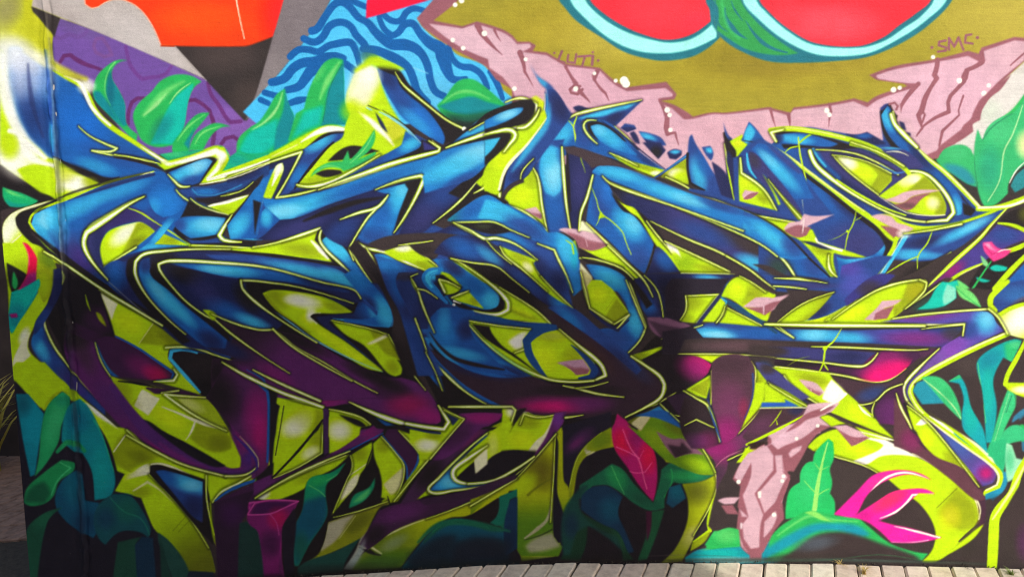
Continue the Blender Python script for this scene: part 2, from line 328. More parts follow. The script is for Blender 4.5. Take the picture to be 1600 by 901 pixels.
ART = '''
T 0 0
F brn -100,-1100 8000,-1100 8000,3800 -100,3800
O olive_field|olive green painted field behind the watermelons
T 2 0
F oliv -700,-1100 5000,-1100 5000,500 3200,500 2800,1000 -300,800 -600,200
b #a8962c@.5 1500,330 900,260
b #d0bc62@.5 700,200 600,200
b #d2bf6a@.5 3300,100 700,300
b #a89428@.35 200,150 300,200
O sprayed_corner|washed out white and olive spray at the top corner of the wall
T 0 0
F #e4ebe4 -100,-1100 420,-1100 420,1000 -100,1000
B #c6c832 180,120 330,330
B #bfc22e 60,-60 420,260
B #bcbe30@.9 240,260 130,210
B #8d8770@.8 40,50 110,150 30
B #e8e9d8@.8 40,330 150,120
B #c9c748@.7 320,420 150,90 35
f #bcbe30 20 180,-1100 260,-1100 230,-20 200,40 260,130 320,220 320,330 240,300 190,200 150,60
K 0.9
O violet_panel|violet panel with dark winding lines below the grey shard
F vio 375,115 1290,500 1540,760 1640,640 1700,900 1500,1000 850,960 560,520 420,470 340,400 325,260
b #6d5a8c@.7 480,170 190,60 22
b #9a6fb5@.5 1500,800 250,160
s #6f4f8e@.8 26 5 350,235 380,240 430,215 490,235 530,215 545,190
s #7b5590@.9 22 5 585,290 600,245 640,240 680,300 700,345 650,355 600,330 585,290
s viod@.9 22:30:20 4 375,390 400,350 440,345 480,375 540,405 600,425 640,440
s #72448c@.9 22:26:20 5 785,290 795,340 810,400 850,460 890,495 940,485 990,480 1040,460 1075,410
s viod@.9 24 4 800,775 805,700 825,640 860,615 900,615
s viod@.9 24 4 1170,630 1220,625 1270,655 1310,690 1335,770
s #6e3878@.95 22:26:26 4 1300,520 1320,590 1370,660 1410,730 1440,765 1505,760
s viod@.8 26 5 1330,900 1340,820 1330,740
s viod@.9 24 4 1385,900 1410,865 1460,855 1490,875
s viod@.6 20 5 1120,640 1110,560
O grey_shard|light grey shard with dark edge under the orange shape
F char 195,40 205,75 260,135 305,190 340,235 358,170 378,112 290,75
F lgry 200,40 215,-100 300,-1100 900,-1100 1100,100 1100,285 1290,502 700,240
b #a89c98@.5 260,40 260,90 20
b #cfc8c6@.5 900,250 300,150 25
s #5c4a60@.9 12 3 380,118 700,248 1060,402 1285,503
O orange_shape|orange painted shape with a thin white fold line
F orng 525,-40 532,30 570,54 612,45 660,15 720,-2 780,5 850,40 910,100 960,180 1005,285 1525,288 1600,268 1705,228 1790,-40 1900,-1100 540,-1100
b #ff5a10@.6 1300,150 350,150
b #f04a00@.6 1560,250 150,70
S #f2c9b0 5 2 525,-20 532,30 570,54 612,45 660,15 720,-2 780,5 850,40 910,100 960,180 1005,285
S #f4e6c8 10:6:5 2 1470,-40 1500,120 1528,245
S #ad3a14 10 3 1005,288 1525,292 1600,272 1705,232
O charcoal_triangle|charcoal triangle pointing down under the orange shape
F char 1092,290 1525,294 1600,274 1705,232 1610,560 1530,758 1290,505
b #5a4c4a@.7 1400,350 240,120
b #5a4c48@.6 1560,620 120,140
S #d8cfc8@.7 4 2 1092,290 1290,505
O grey_stripe|plain grey stripe between charcoal triangle and blue waves
F gry 1785,-60 1705,232 1610,560 1535,756 1600,690 1700,515 1830,355 1980,150 2080,-30 2600,-1100 2000,-1100
b #98908f@.5 1700,500 120,220 20
b #857c80@.5 1900,100 130,160
K 0.5
O wave_field|light blue field with dark blue wavy bands
T 1 0
F wlt 480,-30 900,-1100 1400,-1100 1240,-40 1130,60 1005,115 1040,170 1110,235 1200,290 1260,345 1410,400 1460,450 1520,540 1640,640 1600,760 1100,760 200,860 -80,700 100,510 230,355 380,150
b #6cc8ff@.6 800,400 500,300
b #6fb4dc@.5 1130,600 200,160
S wdk 50.4:44.8:49.3:44.8:58.2:73.9:51.5:47.0:44.8 2 350,195 385,180 430,110 490,30 540,14 590,50 640,110 700,145 750,205 800,250 850,280 920,280 990,300 1040,345 1075,420 1090,500 1120,570 1175,602
S wdk 44.8:49.3:44.8:49.3:56.0:51.5:40.3 2 300,243 370,265 420,230 460,165 530,140 590,165 625,220 675,275 705,325 760,325 830,345 900,380 955,430 985,500 1010,570 1075,640
S wdk 44.8:42.6:49.3:33.6 2 215,355 270,312 330,312 390,325 450,290 520,272 590,268 620,310 645,405
S wdk 51.5:58.2:62.7:44.8 2 100,515 180,490 230,430 290,395 370,385 430,360 500,352 545,365
S wdk 44.8:67.2:100.8 2 195,562 270,540 310,490 350,440 420,420 490,410
S wdk 44.8 2 560,400 620,445
S wdk 38.1:42.6 2 55,580 125,600
S wdk 38.1:33.6 2 30,625 80,648
S wdk 40.3:49.3:33.6 2 215,645 260,630 310,620
S wdk 38.1 2 570,-10 640,25 700,48
S wdk 38.1:42.6:33.6 2 795,90 850,132 905,130 940,78 990,55 1075,80
S wdk 33.6:40.3:47.0:47.0:71.7:94.1:56.0:33.6 2 770,110 800,180 850,225 890,205 930,155 980,150 1030,215 1090,272 1150,305 1175,370 1195,440 1230,495 1310,492
S wdk 33.6:42.6:38.1 2 1205,295 1230,370 1280,415 1350,425 1410,470 1445,550
S wdk 38.1:40.3:31.4 2 1465,450 1510,530 1540,615
B #3a7a9c@.7 700,330 60,50
S #9cd4ee@.6 8 4 985,425 1075,460
O crimson_corner|crimson painted corner piece above the blue waves
F #ee0846 720,-100 1200,-1100 2200,-1100 1250,-60 1080,2 688,117
b #ff2040@.6 800,40 160,60
K 0.95
O rock_ledge|cracked pink rock ledge with mauve edges running under the watermelons
T 2 0
F mauv -440,-60 -300,-60 -350,20 -490,130 -310,165 -220,135 -60,185 5,225 35,262 110,262 150,285 130,320 215,328 340,400 550,425 650,510 730,545 965,512 1030,590 1015,622 930,632 1010,655 1100,705 1130,730 1245,704 1340,704 1600,670 1740,705 1760,672 1985,645 2140,615 2225,640 2285,598 2470,540 2450,525 2280,500 2232,470 2400,412 2650,370 2850,318 2930,340 2930,300 3140,232 3230,240 3260,330 3120,460 3010,580 2945,720 2930,770 2870,830 2700,960 2400,1100 1500,1100 0,1000 0,560 -100,500 -160,420 -190,400 -360,310 -500,215 -560,170 -595,115
F rock -520,150 -310,180 -225,152 -60,205 0,243 30,278 110,275 120,292 100,308 60,325 215,347 330,414 545,440 640,530 720,572 960,552 1005,590 1000,604 910,616 930,650 1000,680 1075,748 1130,744 1250,716 1340,716 1600,686 1730,724 1762,686 1985,662 2135,634 2222,672 2300,620 2500,555 2540,520 2470,520 2290,492 2275,474 2400,434 2650,390 2850,352 2915,385 2900,400 2860,425 2960,385 2945,322 3140,254 3230,262 3200,380 3030,520 2930,640 2890,720 2810,800 2840,820 2750,900 2400,1050 1500,1100 10,1000 30,640 0,560 -60,480 -140,425 -150,370 -330,290
b #e8b4cc@.5 2700,600 500,300
b #d8a0b4@.5 600,600 700,300
b #e6bccb@.5 -200,280 300,120 30
b #dca0ae@.4 1500,850 600,150
S mauv 40:26:4 2 -215,160 -190,210 -170,235 -120,290 -60,345
S mauv 18:4 2 -110,190 -90,230 -70,260
S mauv 10:4 2 -190,225 -155,270
S mauv 36:20:4 2 50,330 70,390 80,450 110,500 132,540
S mauv 22:18:30 2 335,418 370,480 400,525
S mauv 26:24:4 2 400,540 440,590 470,620 490,645
S mauv 18 2 425,540 390,535 362,560 370,580 410,590 440,560
S mauv 30:14:20:5 2 535,440 515,500 550,550 585,585 605,630
S mauv 14 2 530,455 505,470 512,500
S mauv 12:26:30:36:18:14:6 2 920,630 950,680 970,740 965,800 970,840 1020,830 1030,870 1042,905
S mauv 20:14:3 2 1615,680 1630,740 1650,800
S mauv 26:16:3 2 1728,715 1735,760 1738,800
S mauv 20:14:3 2 1985,655 1995,700 1985,740 1980,795
S mauv 28:30:24:14 2 2540,525 2480,590 2440,650 2410,720
S mauv 30:32:24:34:36:18:10 2 2660,375 2655,420 2640,470 2655,490 2610,560 2580,620 2560,690 2540,720 2550,760 2565,800 2520,860
S mauv 14 2 2565,690 2580,720 2562,770
S mauv 30:26:24:26:14 2 2935,330 2940,390 2900,415 2840,440 2820,480 2825,510 2740,600 2725,640 2730,700 2640,740 2570,790
S mauv 18 2 2850,440 2840,490 2810,530
S mauv 14:10:16:20:14 2 2820,600 2790,690 2795,720 2690,820 2670,910
S mauv 6:14:8 2 3240,300 3160,370 3115,410
S mauv 20 2 2380,650 2430,660 2425,700
d wht 12 85,372
d wht 14 15,555
d wht 15 398,556
d wht 12 648,506
d wht 17 970,688
d wht 13 985,720 990,812
d wht 11 515,460
S wht 52:64:50 2 700,505 712,525
d wht 14 -355,32 -370,252 -305,302
d wht 17 -315,5 -172,210
d wht 16 1968,692
d wht 14 1985,718
d wht 17 2385,562 2950,585 2795,505
d wht 13 2423,550 2632,358 2980,535
d #e8dde0 8 2390,685
K 0.6
O signature|mauve signature of four letters below the left watermelon
Z 800 0 4
d mauv 8 265,333 505,328
S mauv 16:14 2 312,322 288,380 328,392
S mauv 14 2 352,345 346,388 392,396 402,340
S mauv 15 2 415,355 492,350
S mauv 14 2 455,355 440,410
S mauv 18 2 506,352 500,405
d mauv 9 538,380
O signature|mauve signature of three letters below the right watermelon
T 3 0
d mauv 10 1025,298
S mauv 15 2 1112,255 1070,262 1068,285 1115,298 1112,318 1062,324
S mauv 16 2 1132,312 1132,240 1165,292 1192,236 1222,312
S mauv 15 2 1272,216 1238,222 1232,268 1280,274
d mauv 11 1310,236
O watermelon_half|watermelon half with red flesh and pale aqua rind at the top
T 2 0
B #8a7e28@.8 1500,360 420,140
F mteal 290,-5 330,50 400,130 550,230 700,325 870,373 970,380 1120,357 1220,305 1300,235 1270,150 1260,-100 1200,-600 800,-900 400,-700 240,-300
F aqua 362,-5 450,110 620,250 780,318 960,334 1120,308 1275,238 1278,200 1248,150 1220,-100 1100,-600 800,-800 450,-600 320,-300
F mteal 455,-5 560,110 700,195 880,252 1000,268 1130,240 1250,155 1240,0 1200,-200 1050,-550 800,-720 520,-540 400,-250
F red 485,-5 560,75 680,155 800,210 960,250 1110,222 1240,135 1225,0 1180,-200 1020,-500 800,-660 560,-480 430,-220
b #ff4a58@.7 950,80 300,130
b #e83a52@.6 1150,150 120,70
O watermelon_half|watermelon half with striped green rind overlapping the other half
T 3 0
B #938430@.85 60,400 330,90
B #9c8c34@.7 400,380 300,90
F mteal -390,-5 -340,100 -330,170 -300,230 -190,310 0,383 200,393 450,380 640,352 850,262 1020,145 1155,-5 1250,-300 1100,-700 600,-900 100,-800 -250,-450
F mgrn -350,-5 -310,60 -320,190 -250,240 -130,310 40,345 190,335 60,250 -80,130 -175,-5 -220,-300
s mteal 6:36:4 3 -270,50 -260,120 -200,200 -130,245
s mteal 4:26:10 3 -140,130 -80,220 0,290 120,330
s mteal 4:16:4 3 -330,0 -310,150 -250,200
s mteal 4:12:4 3 -230,10 -210,60 -160,130
s #4fc070@.6 20 8 -290,10 -250,170 -180,240
F aqua -160,-5 -50,130 100,250 280,335 450,352 640,330 850,225 1000,120 1120,-5 1180,-300 1000,-620 600,-780 100,-640 -130,-300
F mteal -75,-5 0,90 120,193 280,280 560,300 720,260 860,170 960,100 1040,-5 1080,-300 900,-540 560,-660 160,-540 -60,-250
F red -55,-5 0,70 120,175 290,268 560,290 720,235 820,160 920,90 1022,-5 1050,-280 880,-500 560,-610 180,-500 -30,-230
b #ff6472@.7 400,150 330,130
b #ec4a58@.6 100,90 160,100
K 0.74
O painted_leaf|green and teal leaf curling over the violet panel, first by the blue sweep
T 0 0
F grn 800,380 730,378 660,420 605,480 580,560 590,620 680,720 760,800 850,900 860,840 790,770 780,650 745,570 700,490 705,430 745,390
p teal 6 690,440 668,520 668,600 700,690 770,790 800,780 785,650 745,570 702,490
p teal 10 585,570 620,570 680,650 760,790 700,740 600,640
s lgr 10:4 4 720,390 675,450 655,560 690,660
b dkt@.6 690,560 30,120
O painted_leaf|broad green leaf with a pale highlight over the violet panel
F grn 1262,512 1185,472 1085,470 1000,510 950,570 865,650 832,720 850,800 890,880 980,920 1100,900 1150,790 1175,640 1212,550
p turq 10 1212,520 1110,595 1050,680 1000,780 940,900 1080,900 1155,780 1180,640
b dkt@.5 1010,800 110,60 -55
s lgr@.9 20:50:10 18 900,720 960,650 1060,560 1150,510
s pgr 6:26:4 8 900,720 960,670 1040,585
s pgr 4:10:4 3 1060,650 1110,580 1190,520
O painted_leaf|small curling green leaf low over the violet panel
F grn 1312,706 1240,712 1180,762 1130,830 1080,900 1080,960 1180,960 1190,880 1220,820 1270,760
s lgr 6:14:4 6 1110,880 1180,790 1280,718
p teal 8 1150,900 1230,780 1200,860 1190,940
O painted_leaf|thin green leaf tip below the charcoal triangle
F grn 1442,792 1345,770 1265,808 1215,850 1180,940 1270,940 1320,850 1380,800
s lgr 6:14:4 6 1220,900 1270,830 1380,790
O painted_leaf|tall light green leaf at the foot of the grey stripe
T 1 0
F grn 182,555 130,590 70,690 20,760 -40,800 -110,870 -120,960 100,1000 200,960 240,740 200,640
p turq 12 -40,830 60,780 140,740 130,900 0,980 -110,960
p teal 5 182,560 205,640 240,745 200,900 110,960 130,800 170,690
s pgr 6:20:6 8 165,580 130,680 60,760 -20,810
O painted_leaf|large green leaf in front of the blue waves
F grn 545,375 480,365 420,400 340,540 300,680 250,710 200,880 260,900 420,800 560,780 600,700 560,660 550,480
p teal 5 552,380 500,470 450,570 430,700 400,800 560,800 600,700 570,650 555,560
s lgr 10:40:10 14 520,390 440,520 400,620
p turq 20 300,700 420,660 400,780 300,820 220,880
s dkg@.7 4 2 540,400 470,530 440,640 420,760
b lgr@.6 380,460 80,40 -50
O painted_leaf|rounded green leaf between blue waves and the lettering
F grn 1130,660 1180,610 1260,510 1350,495 1440,550 1560,655 1640,720 1400,860 1200,760
p teal 6 1140,665 1250,625 1350,605 1450,640 1560,665 1500,700 1300,720
p dkg 14 1150,690 1300,715 1480,690 1600,690 1500,780 1320,820
p blk@.7 16 1180,720 1330,760 1460,720 1420,800 1300,820
s lgr@.8 8:24:6 8 1170,640 1260,580 1350,575 1460,620
T 3 0
O sprayed_corner|pale whitish patch behind the big green leaf at the right
F offw 3400,-0 3400,1000 1130,1000 1200,850 1290,770 1340,690 1420,560 1600,390 1700,300
b #c2d6bc@.7 1500,640 220,180
O painted_leaf|big green leaf rising by the right edge of the frame
F grn 1700,420 1600,590 1520,690 1420,760 1370,840 1330,960 1330,1150 1350,1290 1420,1280 1500,1200 1600,1050 1700,900
s pgr 6:14:8 4 1610,600 1560,760 1510,880 1480,960 1460,1100 1430,1210
b lgr@.7 1450,840 90,140
b teal@.35 1370,1050 80,160
B #f2f2a0 1640,880 110,120
O painted_leaf|rounded green leaf beside the big leaf at the right
F grn 1050,1000 1090,940 1140,915 1220,915 1270,950 1300,1010 1300,1200 1250,1180 1180,1110 1090,1050
p #3a9a9a 12 1080,1030 1160,1020 1250,1060 1310,1150 1290,1230 1180,1120
p blk 8 1150,1100 1230,1140 1310,1200 1345,1290 1290,1260
O painted_leaf|spiky green sprout poking up at the right ledge
F grn 1300,900 1315,810 1350,900 1400,820 1360,940
O letter_sweep|wide blue sweep curving down from the top corner
T 0 0
f blue 14 60,300 50,440 70,600 120,760 230,915 330,1000 480,1060 640,1130 740,1115 960,1070 1060,1060 960,980 850,905 680,795 580,700 515,590 490,545 420,500 330,440 260,410 180,360 120,300
b #a9b8e0@.95 150,420 140,260
b #e8f0f4@.9 120,290 130,130
b #8fa8dc@.8 280,480 90,160
b navy@.55 260,760 90,200 -20
b #1d6fc8@.8 520,760 200,180 35
b bmid@.6 780,980 300,70 15
b cyan@.7 330,830 30,90
b cyan@.6 600,1040 140,45 18
b navy@.5 160,700 50,200 -15
b bmid@.6 170,560 40,200
O lime_panel|bright lime panel with white glow along the upper part of the left edge
T 0 1
f lime 6 -20,-620 30,-560 20,-380 50,-220 110,-80 200,0 255,40 290,85 360,100 440,150 620,245 520,300 400,350 340,345 150,230 60,170 -20,110
b wht 20,-560 70,200
s #d8f0f8@.9 30 14 50,-420 60,-300 90,-180 150,-70 240,20
s wht 34 16 15,-520 15,-350 45,-220 90,-110 180,10
s wht 30 12 60,-80 120,-60 200,20 280,85
b wht 60,130 150,70 25
b wht 170,40 80,60
b wht@.9 20,90 80,70
b limo@.8 70,20 70,80
b wht 460,240 80,55 15
b cream@.9 370,230 110,80
b #b9c83c@.7 350,130 70,60
s limo@.7 60:20 20 520,250 600,245
b lime 240,230 120,80
S #eef6c8@.7 26 14 -5,-560 10,-330 40,-200
O letter_sweep|
F blk 360,95 440,130 560,172 650,205 740,210 700,232 640,246 560,215 440,150
B blk@.8 500,165 140,30 20
S blk 6:28:6 5 340,80 440,135 560,190 650,225 745,208
L 3:14:8:5 490,-110 560,-50 660,0 730,28 690,48 575,42 680,66 820,82 960,110
S blk@.8 4:16 5 730,90 860,105 970,140
O outline_flare|lime and white edge where the blue sweep meets the leaves
S lime 12:30:34:26:22 6 330,-460 420,-410 510,-360 545,-310 600,-200 690,-110 840,-10 980,80 1070,130
S wht 8:24:20:14 5 400,-425 500,-380 530,-320 580,-220 690,-115
S wht 4:16:6 4 880,15 980,80 1060,125
B wht 540,-360 60,50
O dark_ground|
F blk -20,110 60,170 150,230 345,345 300,370 200,398 60,400 -20,430
O painted_leaf|small green leaf by the left edge of the wall
F #22a86e 15,268 60,285 130,305 240,355 200,380 130,395 60,390 20,340
p lgr 6 20,275 80,300 160,335 230,358 130,330 60,310
p teal@.6 10 30,340 90,370 190,375 120,395 50,390
O lime_panel|lime panel with a white corner on the left edge, under the small green leaf
F lime 348,346 200,385 90,425 30,480 15,540 25,640 38,750 110,785 175,830 240,760 330,740 400,760 200,615 110,520 95,465 130,425 240,390
b wht 70,500 80,110
b wht@.9 30,580 50,80
s cream 20:30:6 10 60,450 150,405 330,355
s cream 8:5 2 30,655 130,568
b limo@.8 330,760 120,70
O outline_line|
O letter_spine|black and blue angular spine of the left letter
F blk 348,350 400,362 215,440 185,490 205,570 300,645 400,725 470,785 680,930 580,900 400,757 200,622 110,525 95,462 130,425 240,388
F blue 400,352 620,270 800,215 970,168 1010,170 1060,200 1120,290 1190,340 1420,440 1380,560 1480,612 1600,612 1600,690 1190,632 960,662 850,682 680,775 660,850 740,910 660,910 560,850 380,720 250,600 195,500 215,440
b cyan 290,470 130,120 -30
b lcy@.6 270,470 70,60 -30
b cyan@.8 480,400 220,60 -25
b cyan@.6 750,290 200,50 -20
b ind@.9 440,680 170,130 40
b navy@.8 560,800 200,100 45
b #4a2f7a@.8 520,720 110,90 40
b cyan@.5 380,560 60,90
s navy@.8 6:24:20 6 430,350 640,280 820,225 960,190
s bmid@.7 60 30 600,460 520,560 560,700
S lime 6:16:14:10 2 960,172 740,222 620,258 400,352 250,405 195,450 182,490 230,565 300,645 390,715
s cyan@.9 10 5 215,450 205,500 260,590 330,660
F ind 905,325 800,375 650,470 562,540 545,620 600,740 662,772 632,660 650,580 690,535 850,490 970,548 1015,500 940,440 870,400 920,320
b navy 620,640 60,160
b #3a2c66@.9 760,450 170,80 -25
F bmid 920,322 800,392 870,408 960,465 1000,500 1060,450
b blue 900,370 80,50 -30
L 4:14:26:30:20:10:8 905,325 800,370 650,462 560,525 528,590 535,650 580,740 660,830 745,910
S lime@.8 4:10:6 2 905,330 780,390 650,475
b wht 535,590 20,50
O lime_panel|lime almond panel split by a white facet inside the left letter
T 0 1
F lime 652,768 627,670 640,600 690,538 850,490 890,492 968,545 850,640
b wht 780,560 130,60 -40
p limo 3 855,495 890,492 968,545 850,640 760,690
b lime@.6 900,560 60,30 -20
b limd@.5 860,610 70,30 -40
L 8:10 652,768 760,700 850,645
S lime 4:10:4 2 800,400 880,430 950,475 1010,512
O lime_panel|small lime triangle behind the crossing blue ribbon of the left letter
F lime 1020,560 1195,636 958,626
b limo 1060,600 80,40
S lime 8 2 1010,512 1100,570 1200,636
O letter_spine|
F blue 1140,370 1120,440 1080,490 1000,590 960,628 1190,636 960,662 860,682 670,770 800,690 900,640 990,540 1060,450
b cyan 1010,560 110,40 -50
b cyan@.8 960,645 160,24
F blue 920,320 990,230 1100,285 1150,380 1110,430 1020,458 960,415
b #2b83d2@.9 1030,370 120,110
b cyan@.4 960,390 50,60
O letter_hook|blue zigzag hook with a lime and white rim below the leaves
F lime 1000,112 1080,95 1200,65 1340,12 1400,18 1435,70 1425,130 1380,185 1500,150 1640,95 1640,170 1420,225 1245,248 1280,190 1350,105 1330,88 1240,98 1060,160 1020,150
s wht 10:30:40:34:20 10 1040,130 1200,95 1350,45 1395,70 1370,140 1300,215
s wht 14:14 6 1300,225 1450,190 1620,130
b limo@.6 1400,130 30,60 20
F blk 1030,165 1200,108 1320,80 1365,95 1300,180 1252,250 1180,262 1110,240
F blue 1045,180 1180,128 1290,92 1330,108 1290,170 1248,240 1160,262 1100,235
b lcy 1220,150 120,50 -25
b cyan 1120,200 100,40 -25
b bmid@.8 1200,230 80,40
F bmid 1110,290 1180,270 1300,262 1450,225 1640,150 1640,260 1560,300 1480,315 1300,375 1220,360
s cyan@.6 30 20 1220,290 1350,285 1500,240 1620,200
p blk 10 1200,330 1300,340 1450,290 1560,262 1640,200 1640,300 1480,318 1300,380
s navy@.8 10 5 1215,285 1240,320 1330,320 1450,270
S wht 4:10:14 2 1250,252 1420,220 1640,146
L 4:8:4 1440,318 1540,290 1600,240
L 3:14:16:6 1050,190 1090,232 1130,265 1185,265
L 3:10:4 1100,285 1130,320 1205,372
L 3:12:16:14 1190,340 1250,385 1320,415 1425,442
O lime_panel|lime triangle with white edge beside the zigzag hook
F lime 1295,388 1420,348 1568,316 1450,440 1420,436
s wht 20:24:6 5 1310,382 1430,358 1550,322
b limo@.6 1400,410 60,20
O letter_spine|
F blk 1180,350 1300,410 1430,445 1440,470 1390,580 1420,600 1600,606 1600,640 1200,625 1080,540 1140,440
F blue 1085,500 1150,455 1412,462 1378,560 1280,578 1190,590 1120,540
b cyan 1290,520 170,70
b lcy@.7 1320,500 110,50
b bmid 1110,510 60,50
F bmid 1120,545 1200,600 1380,580 1400,615 1200,625
L 4:20:28:18:6 1450,442 1400,520 1372,570 1400,600 1510,612
O letter_hook|
F blue 1640,270 1560,370 1430,545 1480,585 1640,600
s cyan 26:30 10 1590,330 1450,540 1520,590 1640,606
S blk 10 2 1640,275 1560,370 1425,548
S blk 10 2 1585,340 1592,590
O letter_spine|
S lime 20:30:22 3 1190,636 1400,648 1640,668
L 8 1200,632 1400,640 1640,655
F navy 850,690 960,664 1190,652 1640,690 1640,720 1000,720 870,740 830,800 840,910 660,910 680,850
b blue 760,820 90,110
b blk 800,800 60,120
S lime 10:26:26:26:14 2 890,690 860,720 842,770 850,830 890,910
L 3:10:24:10 1190,652 1050,660 930,680 865,715 845,760
F blue 1640,740 1500,735 1100,722 1000,725 960,770 985,830 1050,910 930,910 880,840 880,770 920,710 1050,690 1300,690 1640,720
b blk 1200,700 400,30 3
b cyan 950,860 50,90 -20
b navy@.8 910,760 50,60
O lime_panel|lime and white flare rising behind the upright blue blade
T 1 0
f lime 8 700,405 640,430 600,510 565,600 572,680 600,720 560,800 440,785 200,900 -20,1030 300,920 400,1000 500,1000 640,1080 900,900 950,850 900,760 830,640 790,540 770,440
b wht 670,500 110,150
b wht 690,440 70,60
b #ffffd8@.9 640,590 80,120
b limo 860,850 110,80 40
b limo@.6 740,760 60,110 -35
b limb 640,780 100,100
B lime 730,370 70,46 20
S lime@.85 20:34:6 12 710,370 800,390 930,430
s wht 10:40:10 14 650,690 700,740 760,800 800,850
O painted_leaf|
F grn 740,815 730,870 690,960 640,1010 600,1010 650,920 680,880
O letter_blade|upright blue blade with black edge pointing up among the waves
F blk 750,412 860,418 905,448 960,530 1080,645 1200,740 1310,812 1270,860 1180,900 1000,760 900,600 800,480
F blue 755,425 800,450 880,480 900,540 960,600 1060,680 1140,780 1180,860 1170,905 1080,855 920,740 850,640 790,530
b bmid 870,560 60,180 -35
b navy@.7 820,480 50,90 -35
b #2a7bd0@.9 1060,780 150,70 40
b cyan@.5 1000,760 140,40 42
L 3:14:12:10:14 870,452 920,530 1000,600 1080,665 1190,750 1300,806
d wht 13 1300,806
F navy 738,700 790,765 832,842 780,800
S blk 6:12 3 700,660 800,705 900,770 1010,870 1060,920
S lcy 6:24:22 4 690,672 760,710 830,745 910,800 1000,890
S blue@.8 20 6 920,830 1000,905
O letter_arm|blue arm with cyan highlight reaching up to the rounded leaf
F blue 1180,930 1380,760 1480,700 1660,640 1720,640 1740,690 1640,750 1420,830 1290,890
b lcy 1560,700 120,40 -22
b cyan 1420,780 120,50 -30
S blk 8:34:10 4 1360,790 1450,720 1640,650
L 2:8:4 1420,755 1500,700 1640,650
F blk 1290,900 1420,850 1560,815 1640,800 1690,830 1640,890 1500,960
b bmid@.7 1500,880 150,50 -20
L 4:18:30:14 1290,885 1420,840 1520,810 1600,790 1690,795 1700,830
O letter_arm|
T 1 1
F bmid -10,400 -10,160 150,95 290,50 380,20 480,0 440,-80 640,-70 560,20 480,60 250,250 300,270 480,245 640,180 800,85 900,-10 1000,-60 1100,0 1160,50 1300,10 1480,-20 1640,-60 1480,60 1430,120 1360,200 1240,360 1100,500 1270,570 1100,660 820,650 640,610 590,650 480,600 420,580 440,510 0,590
T 1 1
b cyan 150,60 100,60 -30
O lime_panel|lime pocket holding a small dark green sprout inside the second letter
F lime 270,262 250,245 310,150 400,40 480,-20 600,-110 940,-90 960,-40 890,5 800,85 640,182 480,250 330,272
S blk 14 3 262,265 244,240 310,145 400,30 440,0
F blk 455,105 540,30 600,12 660,15 740,40 760,60 690,70 640,60 560,105
F blk 365,195 420,163 520,158 535,178 440,205
F grn 705,-10 670,-30 600,60 560,100 545,60 535,105 470,120 400,150 350,190 390,185 440,155 530,150 545,180 600,150 680,110 760,60 690,70 640,80 580,110
b lgr 600,80 40,60 -50
S lgr 4:8:3 2 585,105 640,50 700,-20
s limo@.6 20 12 300,240 420,230 600,170
L 6:18:16:8:4 258,250 320,268 480,245 560,205 690,135 800,75
O letter_arm|
F blk 1010,-5 1100,-20 1150,35 1080,60 900,105 640,185 760,105 900,50
F blue 700,160 900,75 1020,20 1040,0 900,10 800,85
b cyan@.6 800,110 120,30 -25
L 6:26:34:30:24:6 390,288 540,240 700,185 850,130 1000,85 1145,50 1150,25 1100,-20
O letter_band|long cyan and blue band of the second letter slanting up to the right
F blue 30,350 120,342 260,322 420,290 560,255 760,180 950,115 1150,72 1300,20 1480,-5 1440,80 1380,140 1240,200 1100,270 1060,215 1040,195 900,228 760,280 620,330 480,365 270,452 150,472 60,400
b lcy 200,410 160,60 -10
b cyan 330,370 260,60 -15
b cyan 1230,120 220,80 -25
b lcy@.5 1300,90 110,60 -25
b cyan@.7 650,260 240,45 -18
s navy@.6 20 10 150,474 280,452 480,366 640,318 780,275
O letter_band|
F bmid 1070,280 1240,205 1390,140 1360,200 1240,360 1100,490 1000,560 880,560 980,350
b ind 1100,420 160,100 -40
s navy@.8 6:16:4 5 1090,275 1250,215 1390,140
S #3f6cb4@.5 10 6 1010,350 1160,310 1300,320
F navy -10,590 10,480 60,410 150,474 280,452 480,366 640,320 830,262 780,360 640,530 590,640 480,600 420,560 300,560 120,600
b blue 60,480 70,110 20
b cyan@.6 40,470 40,60
b ind@.8 300,540 260,70 -15
b blk 600,370 240,50 -20
b brn@.8 560,420 220,40 -18
S blk@.8 10:26:14 6 160,482 300,460 480,400 650,350 800,330
F blue 60,400 150,474 100,520 30,560 0,590 20,460
b cyan 60,450 40,70
S cream 3 2 45,350 20,470 10,560
F navy 520,470 700,410 750,400 640,520 590,640 500,600 460,540
F blue 780,292 900,258 945,252 952,285 900,430 850,580 780,612 700,600 640,575 660,520 760,405 828,320
b cyan 900,310 60,90 20
b lcy@.4 920,280 40,50
b bmid@.9 740,570 120,70
F blk 890,250 1000,222 1010,240 940,400 880,520 905,420 955,280
L 4:10:14:30:22:14:3 750,285 850,250 960,218 1045,205 1040,245 985,350 930,460 862,552
s lime 14 4 1045,215 985,350 930,455
L 6:22:26:16:14:8:10:6 525,468 620,430 755,390 828,320 740,420 640,535 582,640 620,715 680,800 760,900
S lime 14:20 4 560,455 740,395
F navy -20,200 60,140 150,105 280,65 220,150 160,250 120,335 190,320 300,290 420,265 250,280 230,250 300,140 350,60 290,50 150,90 -20,160
b bmid 240,230 60,80 -50
b blk 60,170 90,40 -20
L 4:12:14:16:12:14:8 -20,152 150,92 285,50 230,160 180,250 128,330 220,322 330,295 420,275
S lime 18:30:24 4 -20,112 150,62 320,-5
O lime_panel|short lime bar with white top in the second letter
F lime 168,118 128,128 52,335 95,340 172,160
b wht 140,160 60,80
s limo 10 6 60,330 90,330
O dark_ground|
F blk 1440,85 1520,-20 1640,-90 1640,-20 1560,40 1400,220 1375,245 1240,400 1110,500 1090,480 1240,350 1370,190
